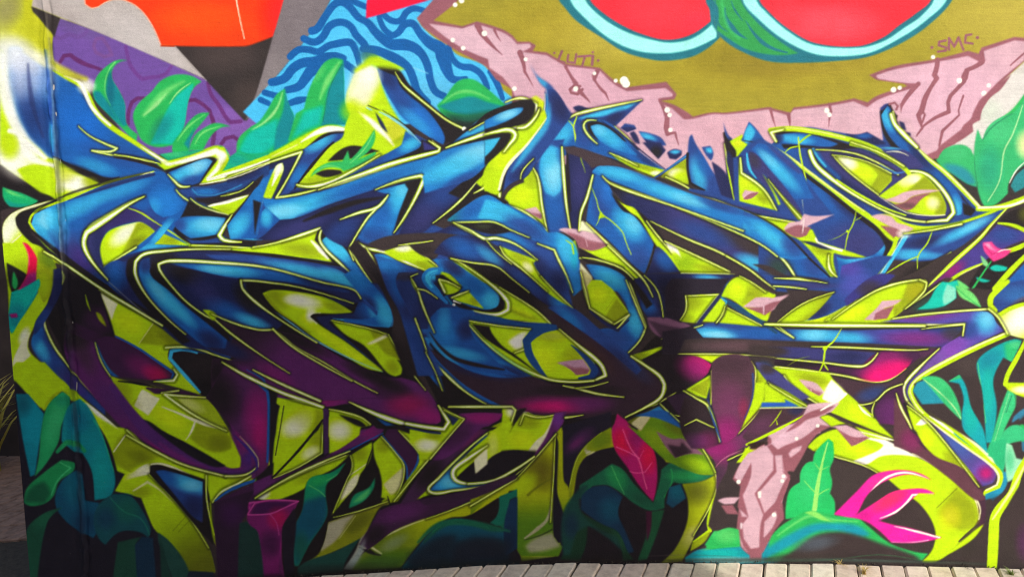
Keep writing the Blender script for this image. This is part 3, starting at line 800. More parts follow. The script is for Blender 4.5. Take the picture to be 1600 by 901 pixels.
L 8:14:16:3 1380,232 1310,320 1240,385 1108,492
O lime_panel|lime panel with a white curved edge between second and third letter
F lime 1368,238 1480,110 1560,20 1680,-90 1760,-200 1780,-100 1640,90 1550,210 1525,335 1450,290
b limo@.6 1450,250 80,60
b limb 1540,130 80,120 -60
F blk 1540,230 1600,130 1640,100 1640,240 1570,300 1548,345 1525,330
F bmid 1560,260 1600,160 1700,60 1720,160 1640,230
F lime 1555,340 1590,280 1700,200 1780,250 1680,460
L 8:30:30:20 1640,70 1560,160 1530,230 1522,330
O dark_ground|
F blk 1370,248 1520,335 1640,400 1620,420 1440,335 1380,335 1280,420 1180,470 1240,400
O letter_facet|blue faceted shoulder with a lime lower edge at the start of the third letter
F blue 1200,470 1300,400 1400,345 1445,332 1530,370 1650,430 1700,520 1600,520 1480,482 1240,488
b cyan 1530,410 120,60 25
b lcy@.6 1480,380 60,50
b dkg@.8 1230,450 70,50 -25
F bmid 1240,470 1320,400 1400,350 1440,335 1400,400 1350,470
F navy 1100,560 1240,500 1440,600 1560,700 1640,760 1640,960 1500,900 1300,770 1180,680 1120,640
b blue 1330,650 150,120 30
b blk 1350,520 160,30 15
b ind@.6 1450,560 150,50
F blk 1260,495 1480,495 1640,545 1640,560 1500,520 1300,510
L 14:14:12:12 1225,490 1360,490 1480,490 1640,540
L 10:12:20:16:10 1230,492 1340,550 1440,590 1520,600 1640,640
L 3:16:3 1440,592 1500,660 1600,740
O dark_ground|
F brn 830,632 900,600 1000,580 1150,560 1275,570 1220,620 1100,680 1130,740 1140,770 960,635 900,640
b blk 1050,660 120,50 30
L 3:12:6 900,640 1000,620 1100,605
O lime_panel|flat lime wedge with white ridge under the long cyan band
F lime -400,655 -200,668 0,645 120,615 250,570 385,535 365,600 420,660 480,735 330,722 150,692 -100,680
b limo 300,660 160,50 10
s limo@.8 16 6 160,620 300,580 370,555
s wht 10:30:14 8 345,605 390,650 450,715
L 6:10:22:12 -20,645 120,618 300,562 450,508
O letter_wedge|narrow cyan wedge falling from the lime ridge
F blk 390,540 470,500 480,600 590,650 640,600 720,760 820,910 640,910 480,740 420,660 370,600
F cyan 410,600 440,578 500,600 560,660 610,730 770,910 690,910 560,760 470,680 420,640
b blue 640,800 120,60 48
p blue 8 500,690 620,800 740,920 690,920 560,770
F brn 600,600 640,605 730,770 820,910 760,900 640,740 585,670
S blk 8 2 640,600 730,760 830,910
L 10:16:18:14:10:6 450,508 405,545 398,600 440,665 520,740 600,820 680,905
L 8:10:3 640,535 582,640 620,715 740,890
L 12:24:24:10 640,618 700,652 800,672 900,720 1080,795
L 3:14:3 690,650 720,700 752,755
O lime_panel|lime sliver with white crest in the middle of the second letter
F lime 805,672 880,645 962,630 1000,670 1145,772 1080,792 900,708
b wht 920,655 80,30
s wht 8:16:4 4 880,650 965,632 1000,690
b limo 1050,760 90,30 30
L 4:10:4 965,632 1040,690 1145,772
O letter_wedge|
F blue 738,690 800,688 900,740 1010,782 1000,800 880,802 860,910 810,910 790,790
b cyan 830,740 90,40 25
b bmid 830,860 40,60
F navy 880,805 1040,800 1060,840 1100,910 860,910
b brn 920,850 50,60
F blue 1050,800 1150,775 1160,800 1130,850 1160,910 1100,910 1060,860
b cyan 1100,820 50,40
b navy 1110,890 50,40
L 12:10 960,830 975,870 1020,905
L 3:10:4 965,825 1000,812
O lime_panel|small lime hook beside the blue curl in the second letter
F lime 1140,800 1200,810 1290,890 1290,910 1220,870
F lime 1150,850 1160,835 1200,850 1260,910 1160,910
L 18:20:8 1160,910 1140,850 1175,842 1230,880
O letter_facet|
F bmid 1120,640 1180,690 1290,770 1500,900 1400,910 1280,890 1140,770
b blue 1260,800 120,60 30
F blk 1240,735 1360,745 1500,775 1640,860 1640,960 1500,910 1380,830
F lime 1215,718 1290,760 1380,830 1500,890 1560,910 1440,910 1340,830 1260,760
b limo 1420,870 90,30 40
L 3:10:12:16:10 1215,716 1290,738 1400,750 1500,768 1620,850
O lime_panel|lime strip curving between the rounded leaf arm and the tall blue spike
T 2 0
f lime 6 80,640 150,600 215,650 218,720 180,800 100,900 0,990 -80,960 -40,820 100,770
b yel@.8 150,640 60,60
b limb 120,830 70,80
F blk -60,700 60,636 120,628 142,650 138,690 108,748 10,785 -120,810
F cyan -30,690 40,672 82,690 40,722 -40,762 -120,770
b lcy 0,710 60,40
L 6:16:24:18:6 -40,640 60,615 150,655 152,715 90,785 10,815
L 20:26:14 -30,810 15,830 18,870 -20,910
O letter_spike|tall blue spike rising over the pink rock
f bmid 3 108,392 165,480 245,535 300,620 388,728 300,800 210,910 150,970 20,1000 60,960 110,890 190,770 216,690 216,560 170,510
b #8fb4e0@.9 120,420 60,60 50
b cyan@.9 185,510 50,30 45
s cyan@.9 20:50:50 24 225,570 235,720 160,860 90,940
s lcy@.5 14 10 225,600 225,720
b navy@.7 320,720 60,90 -40
s cream@.8 4:8 3 212,570 216,690 190,780 110,890
O letter_spike|
F bmid 345,745 480,705 640,660 820,625 770,672 640,795 590,770 470,752 400,790
p cyan 8 400,745 560,690 700,655 790,635 700,690 600,720 480,740
b navy 640,740 90,40 -30
F navy 380,672 420,660 480,678 515,675 440,700 400,695
L 6:20:16:12:3 345,748 400,715 520,685 640,660 810,626
O letter_body|blue crossing body of the third letter with cyan panels
F blue 345,750 388,765 395,830 405,910 440,960 150,990 210,900 280,820
b cyan 320,840 90,60 -50
F bmid 400,735 450,770 460,840 560,920 420,920 395,830
S lime 4:10:8 3 352,755 382,790 400,905
S lime 6:10:4 3 405,730 390,770 382,800
F blk 475,772 540,762 600,780 740,880 800,940 560,930 490,850
F blue 492,795 550,780 640,835 760,930 570,930
b lcy 590,840 110,40 35
b cyan 540,820 50,60 30
L 4:14:16:4 560,755 470,752 445,780 460,835 540,920
L 3:6 640,790 700,840 760,900
O letter_chunk|oval blue chunk broken off above the third letter
F bmid 678,800 705,772 765,782 778,806 720,828
b navy 730,810 60,20
O letter_chunk|slim blue chunk broken off below the oval one
F navy 735,832 762,820 785,850 800,900 770,890
O letter_chunk|curved blue chunk with cyan shine broken off over the rock
F bmid 790,820 850,830 930,860 965,910 860,910 815,860
b cyan 850,855 60,20 20
b navy 830,890 60,20
T 2 1
O letter_body|
F bmid -40,250 -40,150 60,30 110,-40 250,-30 190,70 110,150 60,215 0,245
s cyan@.6 30 16 -20,150 80,20
b navy 40,180 60,40 -50
S blk 10:20:4 4 200,50 110,150 60,210 0,240
L 3:8:4 125,95 70,165 52,222
F bmid 190,60 230,-20 330,-30 310,40 330,300 366,540 228,560 195,400 150,180 135,150
b blue 260,400 90,180
p #3aa0dc 8 185,80 240,10 312,30 312,270 265,326 210,305 170,180
b lcy 260,180 70,140
b cyan@.8 230,80 60,80
b blue@.6 300,60 30,70
F navy 340,40 420,30 560,90 600,160 510,170 470,300 415,545 372,530 345,300
b ind@.8 430,250 70,180
S blk 10:24:10 5 345,40 352,250 365,420
F blk 330,25 425,15 530,60 640,88 900,210 1160,320 1000,290 780,210 560,140 440,65
L 10:22:16:8 312,20 322,180 340,380 366,535
S lime@.8 3:6:2 3 400,-10 420,60 460,180
O lime_panel|lime panel with a pink shard left of the pale blue upright
F lime -10,268 70,250 132,150 162,195 188,400 220,565 180,490 80,430 -20,375
b limo@.7 120,220 50,70
b limb 60,320 80,60
O rock_chip|pink rock chip on the lime panel by the pale blue upright
F rock 68,410 150,392 190,440 184,475 120,440
p mauv 3 110,425 190,440 184,475
O letter_body|
L 6:16:14:4 132,150 165,220 190,400 225,565
L 4:14:6 -20,385 90,432 215,540
O letter_band|wide blue diagonal band of the third letter running down to the right
F blue 505,170 545,135 620,140 760,170 960,245 1200,330 1420,410 1640,505 1640,670 1350,525 1000,382 800,315 600,235 500,210
b cyan 680,190 220,50 18
b cyan 1050,320 330,55 20
b lcy@.7 1100,350 160,36 22
b cyan 1480,500 260,60 22
b bmid 1450,410 200,30 20
b brn@.7 1280,345 160,26 20
s lcy@.5 16 10 1100,400 1400,520 1640,630
S #8ad0f0@.6 6:4 3 1425,420 1428,500
F ind 585,248 700,290 1000,390 1300,515 1640,668 1640,890 1500,795 1300,682 1100,592 870,482 740,400 640,300
b blk 640,300 120,60 40
b navy 820,400 200,80 25
b brn 1480,630 260,60 25
b brn 1640,690 200,50 20
b cyan 1500,740 120,50 20
b cyan 1640,800 140,60 25
b bmid 1200,560 200,60 22
L 4:18:12:12:10 568,205 610,238 800,312 1000,375 1300,508 1640,660
F brn 700,370 830,470 870,485 1100,600 1300,690 1500,800 1640,905 1700,1000 1560,940 1390,800 1200,712 960,605 840,480 740,400
b blk 820,470 130,40 40
L 3:12:10:14 865,482 1100,595 1300,678 1500,795 1640,912
O letter_body|
F blue 498,190 560,205 600,250 640,330 690,410 755,445 800,490 890,625 830,810 740,740 640,640 500,510 462,490 490,270
b cyan 730,500 130,80 50
b lcy@.5 760,500 70,50 50
b bmid 560,380 60,130
b bmid 780,720 100,90
b #2a78c8@.8 600,300 60,100
S lime@.9 4:8:5 2 492,260 525,340 555,430 620,480 690,550 715,620 745,690
S lime@.9 8:3 2 555,430 545,470 525,510
F lime 555,420 540,465 582,458
O lime_panel|narrow lime streak running down beside the blue cracked panel
F blk 615,300 700,370 780,410 860,480 960,610 1070,800 1040,800 890,640 880,600 800,490 750,440 690,415
F lime 620,310 700,378 765,402 830,490 940,620 1000,690 1060,790 1050,800 900,630 800,470 740,425
b limb 720,400 60,30 30
L 4:10:4 840,480 900,560 1000,680
O lime_panel|lime arrowhead panel with white root in the middle of the wall
F lime 952,606 1040,645 1200,722 1395,814 1180,812 1058,806 1000,690
b wht 990,640 60,40 35
s wht 8:20:3 6 970,620 1030,670 1065,725
b #8fb800@.8 1080,740 90,60
b limo 1240,780 110,24 12
L 6:10:8 955,606 1200,720 1390,812
L 8:10 1390,812 1180,808 1058,806
O letter_body|
F navy 888,660 915,640 960,680 1050,800 840,810 870,740
b blue 960,730 90,60 45
S blk 10 2 890,625 880,690 840,800
F navy 840,810 1050,808 1400,815 1360,850 1340,960 1040,960 1000,1100 960,1130 800,1000 780,900 820,850
b cyan 1240,850 110,36 12
b lcy@.6 1270,860 60,24 12
b blk 1100,930 200,50
b #1a1834@.9 980,960 160,150
O rock_chip|large pink rock chip below the navy panel of the third letter
F rock 288,535 330,524 470,546 540,570 612,626 500,668 420,645 390,590
p mauv 4 340,545 440,580 480,600 612,624 500,672 420,650
S rock@.9 4 2 460,590 472,640
O lime_panel|lime strip running down to the right below the large pink chip
F lime 415,640 500,668 612,628 740,755 880,905 840,905 700,780 560,720
b #b4b432@.8 660,660 60,40 40
L 10:18:18:10 505,195 470,330 432,430 420,540
F cream 432,480 470,495 560,580 470,546 420,542
L 4:14:8:8 462,490 560,585 700,720 880,910
O letter_body|
F blue -40,370 0,390 180,498 222,560 290,560 385,605 415,680 440,910 360,910 290,680 170,625 80,575 -40,530
b cyan 330,660 60,110 -20
b lcy@.4 310,630 40,60 -20
b bmid 100,500 150,60 30
F bmid -40,540 80,580 170,630 270,672 300,760 370,910 270,910 160,800 110,740 -40,670
b blk 230,820 70,110 -30
b blue@.6 120,640 120,50 25
L 3:14:16:8 165,618 265,665 290,720 370,910
L 10:3 385,620 350,590 320,585
S lime@.7 16 6 390,610 402,680
F blk 420,650 560,720 700,790 800,880 840,920 700,920 640,860 500,740 425,710
F blue 460,750 560,770 680,800 740,850 740,920 590,920 520,850
b cyan 620,840 130,60 25
F cream 425,740 500,830 440,910 430,820
L 10:14:8 425,712 560,742 690,775
O lime_panel|
F lime -40,652 60,680 158,722 125,750 165,805 275,910 200,910 100,805 -40,720
b limo 60,720 90,30 20
L 3:10:4 -30,660 60,682 155,725
L 3:8:8 125,755 165,805 275,912
O lime_panel|thin lime splinter on the upper edge of the diagonal band
F lime 600,50 720,100 840,140 930,185 890,208 800,160 690,105
L 4:8:4 605,52 720,105 900,190
O lime_panel|lime triangle with a white glow beside the floating chunks
F limo 930,205 1000,140 1095,88 1105,255 1010,235
b wht 1030,185 60,36
b lime 1060,210 60,50
S bmid 10:22 3 890,212 1000,140 1110,60
S cyan@.7 3:7 2 930,190 1010,130 1090,75
L 6:10:8:12 960,205 1080,262 1160,312 1300,350
O letter_chunk|dark blue chunk floating beside the rock crack
F navy 815,-10 925,-10 962,40 915,95 870,50
b blk 900,50 40,40
O letter_chunk|small cyan topped chunk floating over the lime triangle
F navy 968,55 1010,32 1062,42 1060,70 1025,98 985,92
p cyan 4 980,50 1020,38 1060,48 1020,65
O letter_shard|upright blue shard among the floating chunks
F bmid 1098,60 1108,-40 1125,-60 1150,0 1200,80 1260,180 1345,290 1320,330 1200,295 1112,245 1095,150
b cyan 1165,190 50,120 -15
b blue 1200,120 50,100 -20
S blk 16 4 1098,60 1098,160 1115,245 1200,290
O letter_chunk|small square blue chunk beside the upright shard
F bmid 1185,20 1240,12 1260,60 1245,105 1215,75
p cyan 4 1210,25 1252,25 1250,60 1215,50
O letter_shard|dark blue splinter pointing up beside the lime edge
F navy 1248,110 1300,145 1340,190 1395,350 1310,330 1270,200
F bmid 1330,-60 1320,-140 1350,-60 1400,0 1400,90 1420,355 1390,350 1345,200
b blk 1365,60 25,100
F lime 1350,-10 1440,-60 1445,0 1412,85 1385,40
L 10:12:12:4 1330,0 1345,100 1370,250 1390,350
F bmid 1405,100 1420,80 1480,30 1480,200 1440,190 1425,360 1410,360
O lime_panel|lime panel holding a pink chip at the foot of the fourth letter
F lime 1412,92 1440,185 1520,235 1660,360 1700,420 1430,362
b limo@.5 1600,370 90,30
O rock_chip|pink rock chip at the foot of the fourth letter
F rock 1445,312 1480,280 1545,298 1500,352 1450,345
p mauv 3 1450,345 1490,310 1545,298 1500,356
O letter_shard|
L 8:22:16 1420,85 1440,185 1530,240 1640,340
F bmid 1200,300 1330,335 1430,365 1560,395 1740,430 1740,470 1560,445 1300,350
b ind 1400,370 150,20 15
L 4:10:14:12 1160,318 1300,350 1430,402 1640,440
O lime_panel|lime splinter along the lower edge of the fourth letter
F blk 1200,345 1430,412 1640,480 1640,540 1460,450 1300,390
F lime 1470,438 1560,450 1760,500 1760,540 1600,490
L 3:14:10 1440,420 1560,465 1700,525
O letter_body|large rounded blue letter at the right with an almond eye
T 3 1
F bmid -220,60 -150,-60 -120,-140 -70,-90 0,20 200,-100 400,-80 720,-20 700,-200 745,-245 770,-200 800,-140 900,-10 1000,80 1240,290 1325,405 1500,395 1200,700 700,910 -60,910 -60,100
b blue 60,80 120,160 40
b cyan 80,160 160,70 40
b blue 300,330 220,120 30
b ind 560,620 200,140
b #6a4aa8@.8 650,820 120,90
b navy 500,380 160,60 40
O letter_shard|blue pointed shard with cyan face beside the fourth letter
T 3 0
F blue -160,1000 -150,840 -115,765 -75,810 -10,890 60,960 180,1080 60,1040
p cyan 4 -150,840 -115,775 -80,820 -100,870 -140,900
b navy 0,960 120,80 40
S blk 8:24:6 4 -275,830 -250,900 -200,960
S blk@.8 6:16 4 -150,880 -60,900 40,960
O letter_body|
T 3 0
F blk 40,830 180,815 320,845 500,900 620,950 760,1000 820,1060 600,1000 300,930 100,930
F blue 45,850 180,830 300,850 440,900 380,920 200,905 60,900
b cyan 170,870 120,30 8
b navy 60,860 40,40
s lime@.8 12 5 200,890 250,850 300,830
F navy 480,835 560,840 620,825 700,870 740,900 640,905 560,880
b blue 600,850 60,20
S lime 30:34:30:22 5 15,815 140,805 300,825 480,865 640,915 820,1010 860,1060
S cream@.7 6:10 4 30,815 140,800 300,820 480,860
F blk 700,690 750,650 800,640 815,690 800,760 860,860 960,960 780,930 720,830
F blue 748,658 770,690 790,760 840,850 920,930 860,960 780,880 730,800 710,720
b cyan 745,740 40,90 -25
L 14:26:14 782,700 800,770 850,845 930,930
d navy 24 838,780
d navy 18 840,800 885,838
F navy 800,760 850,770 860,820 820,830
T 3 1
S lime 14:26:30:26:22:16 4 905,0 1000,92 1100,172 1220,290 1325,402 1420,402 1500,392 1640,335
S cream 6:10:14:20 4 900,0 1000,88 1100,168 1220,282 1325,395 1430,400 1520,380 1640,330
S blk@.6 8:20:10 5 880,10 960,90 1060,180 1180,300 1290,420
F blue 840,-20 905,10 1000,110 1200,320 1210,440 1160,450 1150,360 1040,210 960,150 900,60
b cyan 1180,400 40,80 -10
b navy 960,90 120,50 45
F blk 1215,365 1300,410 1270,450 1225,440
F ind 700,20 860,40 980,150 870,150 760,90
S cream@.8 3:8:3 2 740,50 820,50 880,75
b cyan 780,10 100,30
O almond_ring|almond ring of indigo and lime round the eye of the right letter
F ind 262,30 320,20 430,35 560,30 640,60 780,120 860,170 970,165 1060,230 1130,320 1170,420 1140,475 1000,492 850,470 700,410 520,310 400,230 300,140 250,60
s navy 40 20 300,90 430,200 560,290 720,380 900,440
s blue@.8 30 14 300,40 340,110 440,210
s cyan@.9 14 6 282,30 310,80 360,140
L 26:30:18:12:14:12 262,45 300,130 400,220 520,305 700,405 860,468 1000,488
L 12:26:26:22:14 1000,485 1120,475 1160,430 1140,360 1070,260 980,185 870,170
S lime 24:30:26 4 520,0 640,30 760,90 850,150 885,190
L 8:10 520,-10 700,55 850,140
L 4:8:10:6 300,35 430,42 560,65 680,115 780,170 815,192
S #3f7fd0@.9 6:20:6 5 700,130 790,180 850,175
S lime 10:14:8 3 430,225 560,310 720,395 860,445
O lime_panel|lime almond segment with a white corner inside the right letter's eye
F lime 402,68 480,78 600,105 770,185 772,230 690,318 600,250 500,170
p limo 5 600,110 770,188 770,230 690,310 640,270 690,190
b wht 500,115 80,50 30
b limb 600,190 70,50
L 4:8:6 402,68 500,170 690,318
L 3:6 402,68 600,105 770,185
O lime_panel|lime almond segment crossed by a pink shard inside the right letter's eye
F lime 692,325 860,205 900,185 965,190 1060,280 1112,380 1105,442 1000,446 870,420 780,370
b wht 920,220 50,40
b cream@.9 860,230 60,50
p limo 5 860,300 980,200 1060,285 1110,380 1105,440 1040,440 1060,340
b wht@.8 1030,370 50,50
b #9ab820 880,380 60,40
F rock 722,350 800,325 850,300 960,285 1090,290 1010,305 900,330 840,370 760,358
F mauv 780,375 850,365 900,330 1020,305 960,345 900,405 860,415
b brn@.5 870,385 60,20
S cream 3:6 2 692,325 860,425 1000,446 1105,442
O outline_edge|
S blk 20:24:22 4 -20,15 120,105 230,190 390,310 520,415 640,510
S lime 16:22:20:34:24 3 -20,-10 120,75 240,165 400,285 530,385 650,470 780,590
S cream@.8 6:10:6 4 -20,-15 120,70 240,160 400,280 600,420
S lime 8:12:6:3 2 190,-40 200,60 225,170 250,270 275,345
S lime 4:9:4 2 105,55 140,25 200,15
S cream@.7 4:2 2 215,350 222,430
O lime_panel|lime patch of thin triangles left of the pink shard at right
F navy -40,200 30,240 150,380 215,470 120,490 0,460 -40,440
F lime -60,200 20,245 120,360 212,462 185,475 60,325 20,270 80,385 60,380 -20,260
F lime -60,300 10,330 52,415 -60,418
b limo -10,380 60,40
L 4:10:24 20,235 120,355 205,465
L 6:8 -40,415 52,413
F lime -60,460 120,485 270,520 312,610 480,662 625,712 500,700 410,680 408,740 432,830 390,828 210,610 100,560 -60,510
b limo 340,670 70,30 20
s wht 14 5 300,590 320,620 460,665
L 4:22:4 380,690 385,780 435,832
F navy 200,605 290,615 410,665 320,650
O rock_chip|pink rock chip shaped like a bird beside the thin lime triangles
F rock 95,530 130,490 200,482 225,435 290,450 415,440 300,490 240,520 200,580
F mauv 100,540 190,505 240,520 270,515 240,570 180,582
S #e8d0d0 6:10:3 2 205,500 225,470 215,560
O letter_body|
F blue -60,540 80,590 200,660 390,832 180,835 120,740 -60,620
b cyan 80,620 150,50 30
b bmid 280,770 90,60 40
S blk 12:18:10 4 -40,520 120,590 220,680 385,830
f brn 60 40,670 90,715 165,830 20,840 -10,760
b dkg@.5 70,770 80,70
L 6:12:16:12 -40,625 40,675 110,740 172,835
L 3:14:14:4 40,842 170,836 280,850 370,870
F blue 425,700 480,720 640,700 720,640 730,600 640,530 700,580 735,640 700,740 600,900 420,880 440,800
b cyan 560,720 130,40 8
b #6a58b8@.8 620,790 120,80
b cyan@.9 690,600 60,100 -20
F blk 555,430 660,500 770,590 775,640 745,720 610,910 570,910 690,750 735,650 700,580 620,500
S lime@.9 4:8:8:4 2 550,420 530,500 500,560 480,665
S lime@.8 3:6:3 2 585,455 540,480
S lime@.6 3:5:2 2 500,540 440,580 370,605
d lime 8 495,545
O rock_chip|pink rock chip along the lower rim of the almond
F lime 640,455 760,440 870,495 1000,515 1210,480 1480,385 1400,440 1200,505 1000,545 860,560 800,620 740,580
b limb 980,505 120,20
F rock 640,450 700,438 775,455 802,488 860,505 915,530 860,550 790,530 730,500
F mauv 700,510 780,520 845,550 830,580 790,592
O letter_arm|blue lower arm of the right letter cracked by lime lines
F bmid 860,570 1010,545 1210,500 1490,400 1380,520 1260,600 1100,690 1020,722 790,720
b cyan 900,690 130,40
b navy 980,610 140,40 -10
b cyan 1220,545 200,36 -25
b lcy@.5 1300,500 120,24 -28
b cyan@.6 1040,700 80,24
F brn 780,722 1020,728 1150,672 1250,610 1500,400 1350,590 1000,905 720,905 660,905
b blk 950,800 160,60 -30
S lime 10:20:28:10 3 1500,395 1400,500 1330,585 1180,720 1000,890
S cream@.8 4:8:4 3 1490,405 1330,580 1010,880
L 3:14:10:6 1145,675 1000,765 880,830 730,905
S lime@.9 6:9:8:4 2 1025,545 995,620 940,695 935,780
S lime@.9 6:9:4 2 940,700 850,740 735,810
O outline_edge|
S cyan 30:24 4 860,575 790,690 650,905
S lime 26:24:14 4 800,590 782,650 700,780 615,910
S cream@.7 6 3 845,575 770,700 690,830
B wht@.8 850,560 50,30
L 4:14 850,560 1010,540 1210,500
O lime_panel|
F limo 800,910 850,870 920,850 985,850 990,880 975,920
L 8:14:4 760,905 850,862 940,848 990,855 985,905
O letter_arm|violet and magenta wedge left of the small pink flower
F #4b3f88 1010,890 1180,740 1340,600 1435,500 1530,530 1640,560 1640,590 1500,640 1420,700 1340,745 1080,880
b mag 1130,800 120,50 -30
b pur 1060,860 80,40 -35
b bmid 1480,570 110,60
O dark_ground|
F blk 1340,750 1420,690 1540,650 1640,600 1640,690 1420,910 1240,910
F blk 1440,490 1500,430 1640,380 1700,430 1640,545 1520,500
b limo@.5 1620,440 60,60
S lime 10:22:26 4 1440,495 1540,510 1640,560
S lime 10:20:20 4 1340,748 1220,800 1080,890 1040,910
S cream@.6 8 4 1330,755 1200,815
S lime 20:30:26 3 1640,610 1560,650 1500,668
S lime 24:34:34 4 1640,670 1520,790 1420,905
F blue 1640,720 1560,790 1460,905 1700,905 1700,700
O painted_leaf|pale green and turquoise leaf tips under the pink flower
F turq 1060,905 1120,870 1180,850 1230,880 1260,910
F lgr 1180,845 1230,875 1270,910 1200,910
F #86cf8a 1330,695 1375,740 1380,775 1345,755
F turq 1385,775 1420,755 1500,770 1490,790 1420,795
F turq 1300,830 1340,840 1395,855 1350,865 1310,850
S grn 8:14 2 1395,735 1350,800 1280,905
O pink_flower|small pink rosebud on a thin green stem by the right edge
F #e8488c 1345,615 1400,610 1440,650 1525,662 1490,700 1410,735 1370,690 1350,660
p #f8a0c4 4 1350,620 1385,620 1410,655 1450,670 1400,660
S #ffd0e0 3:9:3 2 1420,690 1460,665 1520,660
s #c02870@.8 8 3 1360,640 1400,690 1440,680
O painted_leaf|crimson and teal curling petal at the left edge of the wall
Z 0 380 3.4625
F lime -40,0 110,0 200,10 260,60 300,130 300,190 270,290 200,420 140,540 60,720 40,640 40,500 45,300 20,110
b limo 250,90 90,60 45
b limo@.5 120,150 100,100
F blk 34,105 150,172 160,200 90,255 60,265 42,190
F grn 72,150 96,215 82,252 64,225
F teal 60,265 100,250 212,195 216,240 150,360 64,492 40,440 52,330
b turq@.8 120,290 80,60
F mag 45,385 90,378 100,400 60,408
F prd 212,232 230,240 200,275
F crim 120,-5 150,60 150,130 140,180 95,255 170,245 207,195 212,120 190,60 150,5
p mag 12 150,165 205,150 207,195 170,245 95,255
s #ff8090@.8 10:4 5 122,0 150,60 156,120
O lime_panel|bent lime band with a cream corner along the lower left edge
F lime 216,120 260,100 290,140 302,190 272,290 200,420 168,478 150,540 165,590 230,650 300,705 420,815 480,870 560,930 420,900 340,812 262,850 212,895 80,745 60,690 70,640 60,500 150,360 216,240
b cream@.7 260,220 30,80 20
b wht 130,500 30,60 25
F cream 168,472 148,555 168,606 72,690 68,640 110,545
s cream 8:10 3 98,735 140,670 180,612
p limo 6 235,890 262,848 335,800 410,810 330,850 280,901
b limb 180,720 60,50
O letter_stem|thin blue stem bending down the left side
F bmid 302,140 335,150 345,200 322,270 262,372 242,430 252,480 302,580 372,680 452,762 570,880 570,930 430,815 300,712 200,612 170,545 190,470 272,300
b cyan 215,560 36,100 -30
b blue 200,480 40,90 20
b ind 380,730 90,60 40
b #4a3080@.8 420,780 90,40 45
s navy 24:10 10 310,160 310,260 270,340
L 3:9:12:10:7 265,365 243,420 252,470 300,568 380,678
L 3:5:4 380,678 460,770 556,868
L 3:5:2 340,170 348,205 335,225
b wht 247,430 10,40
O dark_ground|
T 0 2
F blk 360,-30 640,0 660,120 690,200 720,300 600,330 560,420 640,620 440,490 360,330 300,200 300,80
b brn@.7 420,200 30,300
b prd 560,260 110,160
S lime 3:10:2 3 535,50 545,100 562,140
F lime 600,140 640,180 668,245 605,190
b limo 620,180 30,40
O letter_stripe|dark purple stripe running down inside the left letter
F pur 420,260 560,330 600,330 640,480 760,650 870,790 980,920 800,910 640,740 540,620 440,490 400,380
b blk 470,300 120,90
b brn@.6 520,400 60,160 -25
b #5a2f6c@.8 700,700 140,60 50
O lime_panel|large lime panel with a cream facet at the heart of the left letter
F lime 625,22 760,98 960,208 1185,362 1065,368 1048,420 1062,460 1130,530 1262,668 1080,612 960,582 1085,580 1108,535 1060,500 860,372 720,292 690,190 650,80
b limb 800,210 110,70 30
p limo 4 958,212 1185,362 1040,362 870,342
b limd@.5 1060,320 90,30 30
s cream@.7 5 2 960,215 870,345
F cream 625,25 738,98 715,150 700,205 662,110
s cream 8 2 755,108 720,180
s wht 14:20:8 8 1040,380 1040,430 1090,500
L 6:9:8 620,10 760,92 960,205 1185,362
b limb 1035,390 50,60
O letter_wedge|dark purple wedge with a crimson tip between lime panels
F prd 592,322 720,300 860,372 1085,535 1080,572 960,575 740,552 650,450
b crim@.8 970,535 90,50 25
b mag@.6 900,500 140,70 30
F blue 592,330 612,360 650,450 700,520 750,556 690,545 640,470 610,400
s cyan@.6 10 5 620,400 690,530
S blue 8:14:14:10 3 720,300 860,372 980,455 1085,530 1070,570 980,576
L 6:20:14:3 1085,505 1108,540 1085,578 960,584
L 3:7:4 595,340 630,450 690,550
O letter_wedge|
F blk 1055,385 1220,372 1500,450 1640,520 1640,720 1460,910 1330,700 1262,668 1150,540 1060,450
b brn@.5 1250,480 160,100
S cyan 10:26:20:22:10 4 1230,405 1140,382 1072,392 1062,440 1150,540 1250,650
S blue 8:4 4 1140,380 1300,410
L 14:12:8:3 1035,372 1200,372 1350,420 1490,465
F pur 1330,440 1400,455 1500,530 1640,610 1700,700 1660,910 1470,910 1400,780 1330,640
b mag 1520,810 130,90 30
b blk 1350,520 80,120
b mag@.6 1620,900 100,60
L 3:14:12 1385,458 1500,545 1640,605
S blue 3:10 3 1500,560 1640,640
O letter_stripe|
F navy 700,-30 900,-30 980,110 1150,280 1330,390 1180,360 960,200 760,90 640,0
b blk 830,60 150,60 40
s #8a8a90@.6 4 3 740,0 900,130 1000,210
F blue 890,-30 1070,-30 1120,60 1210,190 1330,270 1420,340 1440,440 1330,400 1180,300 1040,170 940,60
b cyan 1060,80 160,60 45
b lcy@.4 1000,40 70,40 45
b navy 1350,360 120,60 35
L 6:8:4 885,-20 960,85 1100,215 1250,330
S blk 20:30 6 1080,-20 1180,120 1300,230 1500,340
F bmid 1095,-30 1540,-30 1640,70 1700,260 1500,225 1330,165 1250,130
b navy 1300,40 180,60 30
b cyan 1560,190 130,60 20
b blk@.6 1550,20 90,50
F lime 1255,128 1340,145 1345,180 1310,175
L 4:14:10 1280,140 1400,190 1500,228 1640,258
L 6:16:10 1095,-20 1250,120 1400,255 1640,400
O lime_panel|lime panel with a cream block above the dark slot at lower left
F lime 690,548 760,572 900,600 960,612 1060,642 1240,672 1310,692 1440,905 1500,1000 1490,1110 1440,1120 1300,1060 1000,910 870,830 800,742 740,645
b limo 760,640 60,100 -30
b limd@.8 880,840 50,50
p #9fb02a 6 1100,690 1300,700 1440,900 1250,820
b cream@.6 1200,730 90,30 30
F cream 890,630 1000,690 930,792 830,735 860,680
s cream 6 2 1000,695 940,790
s cream 8 3 1240,835 1180,905
p limo 4 1240,838 1330,850 1440,910 1450,990 1180,920
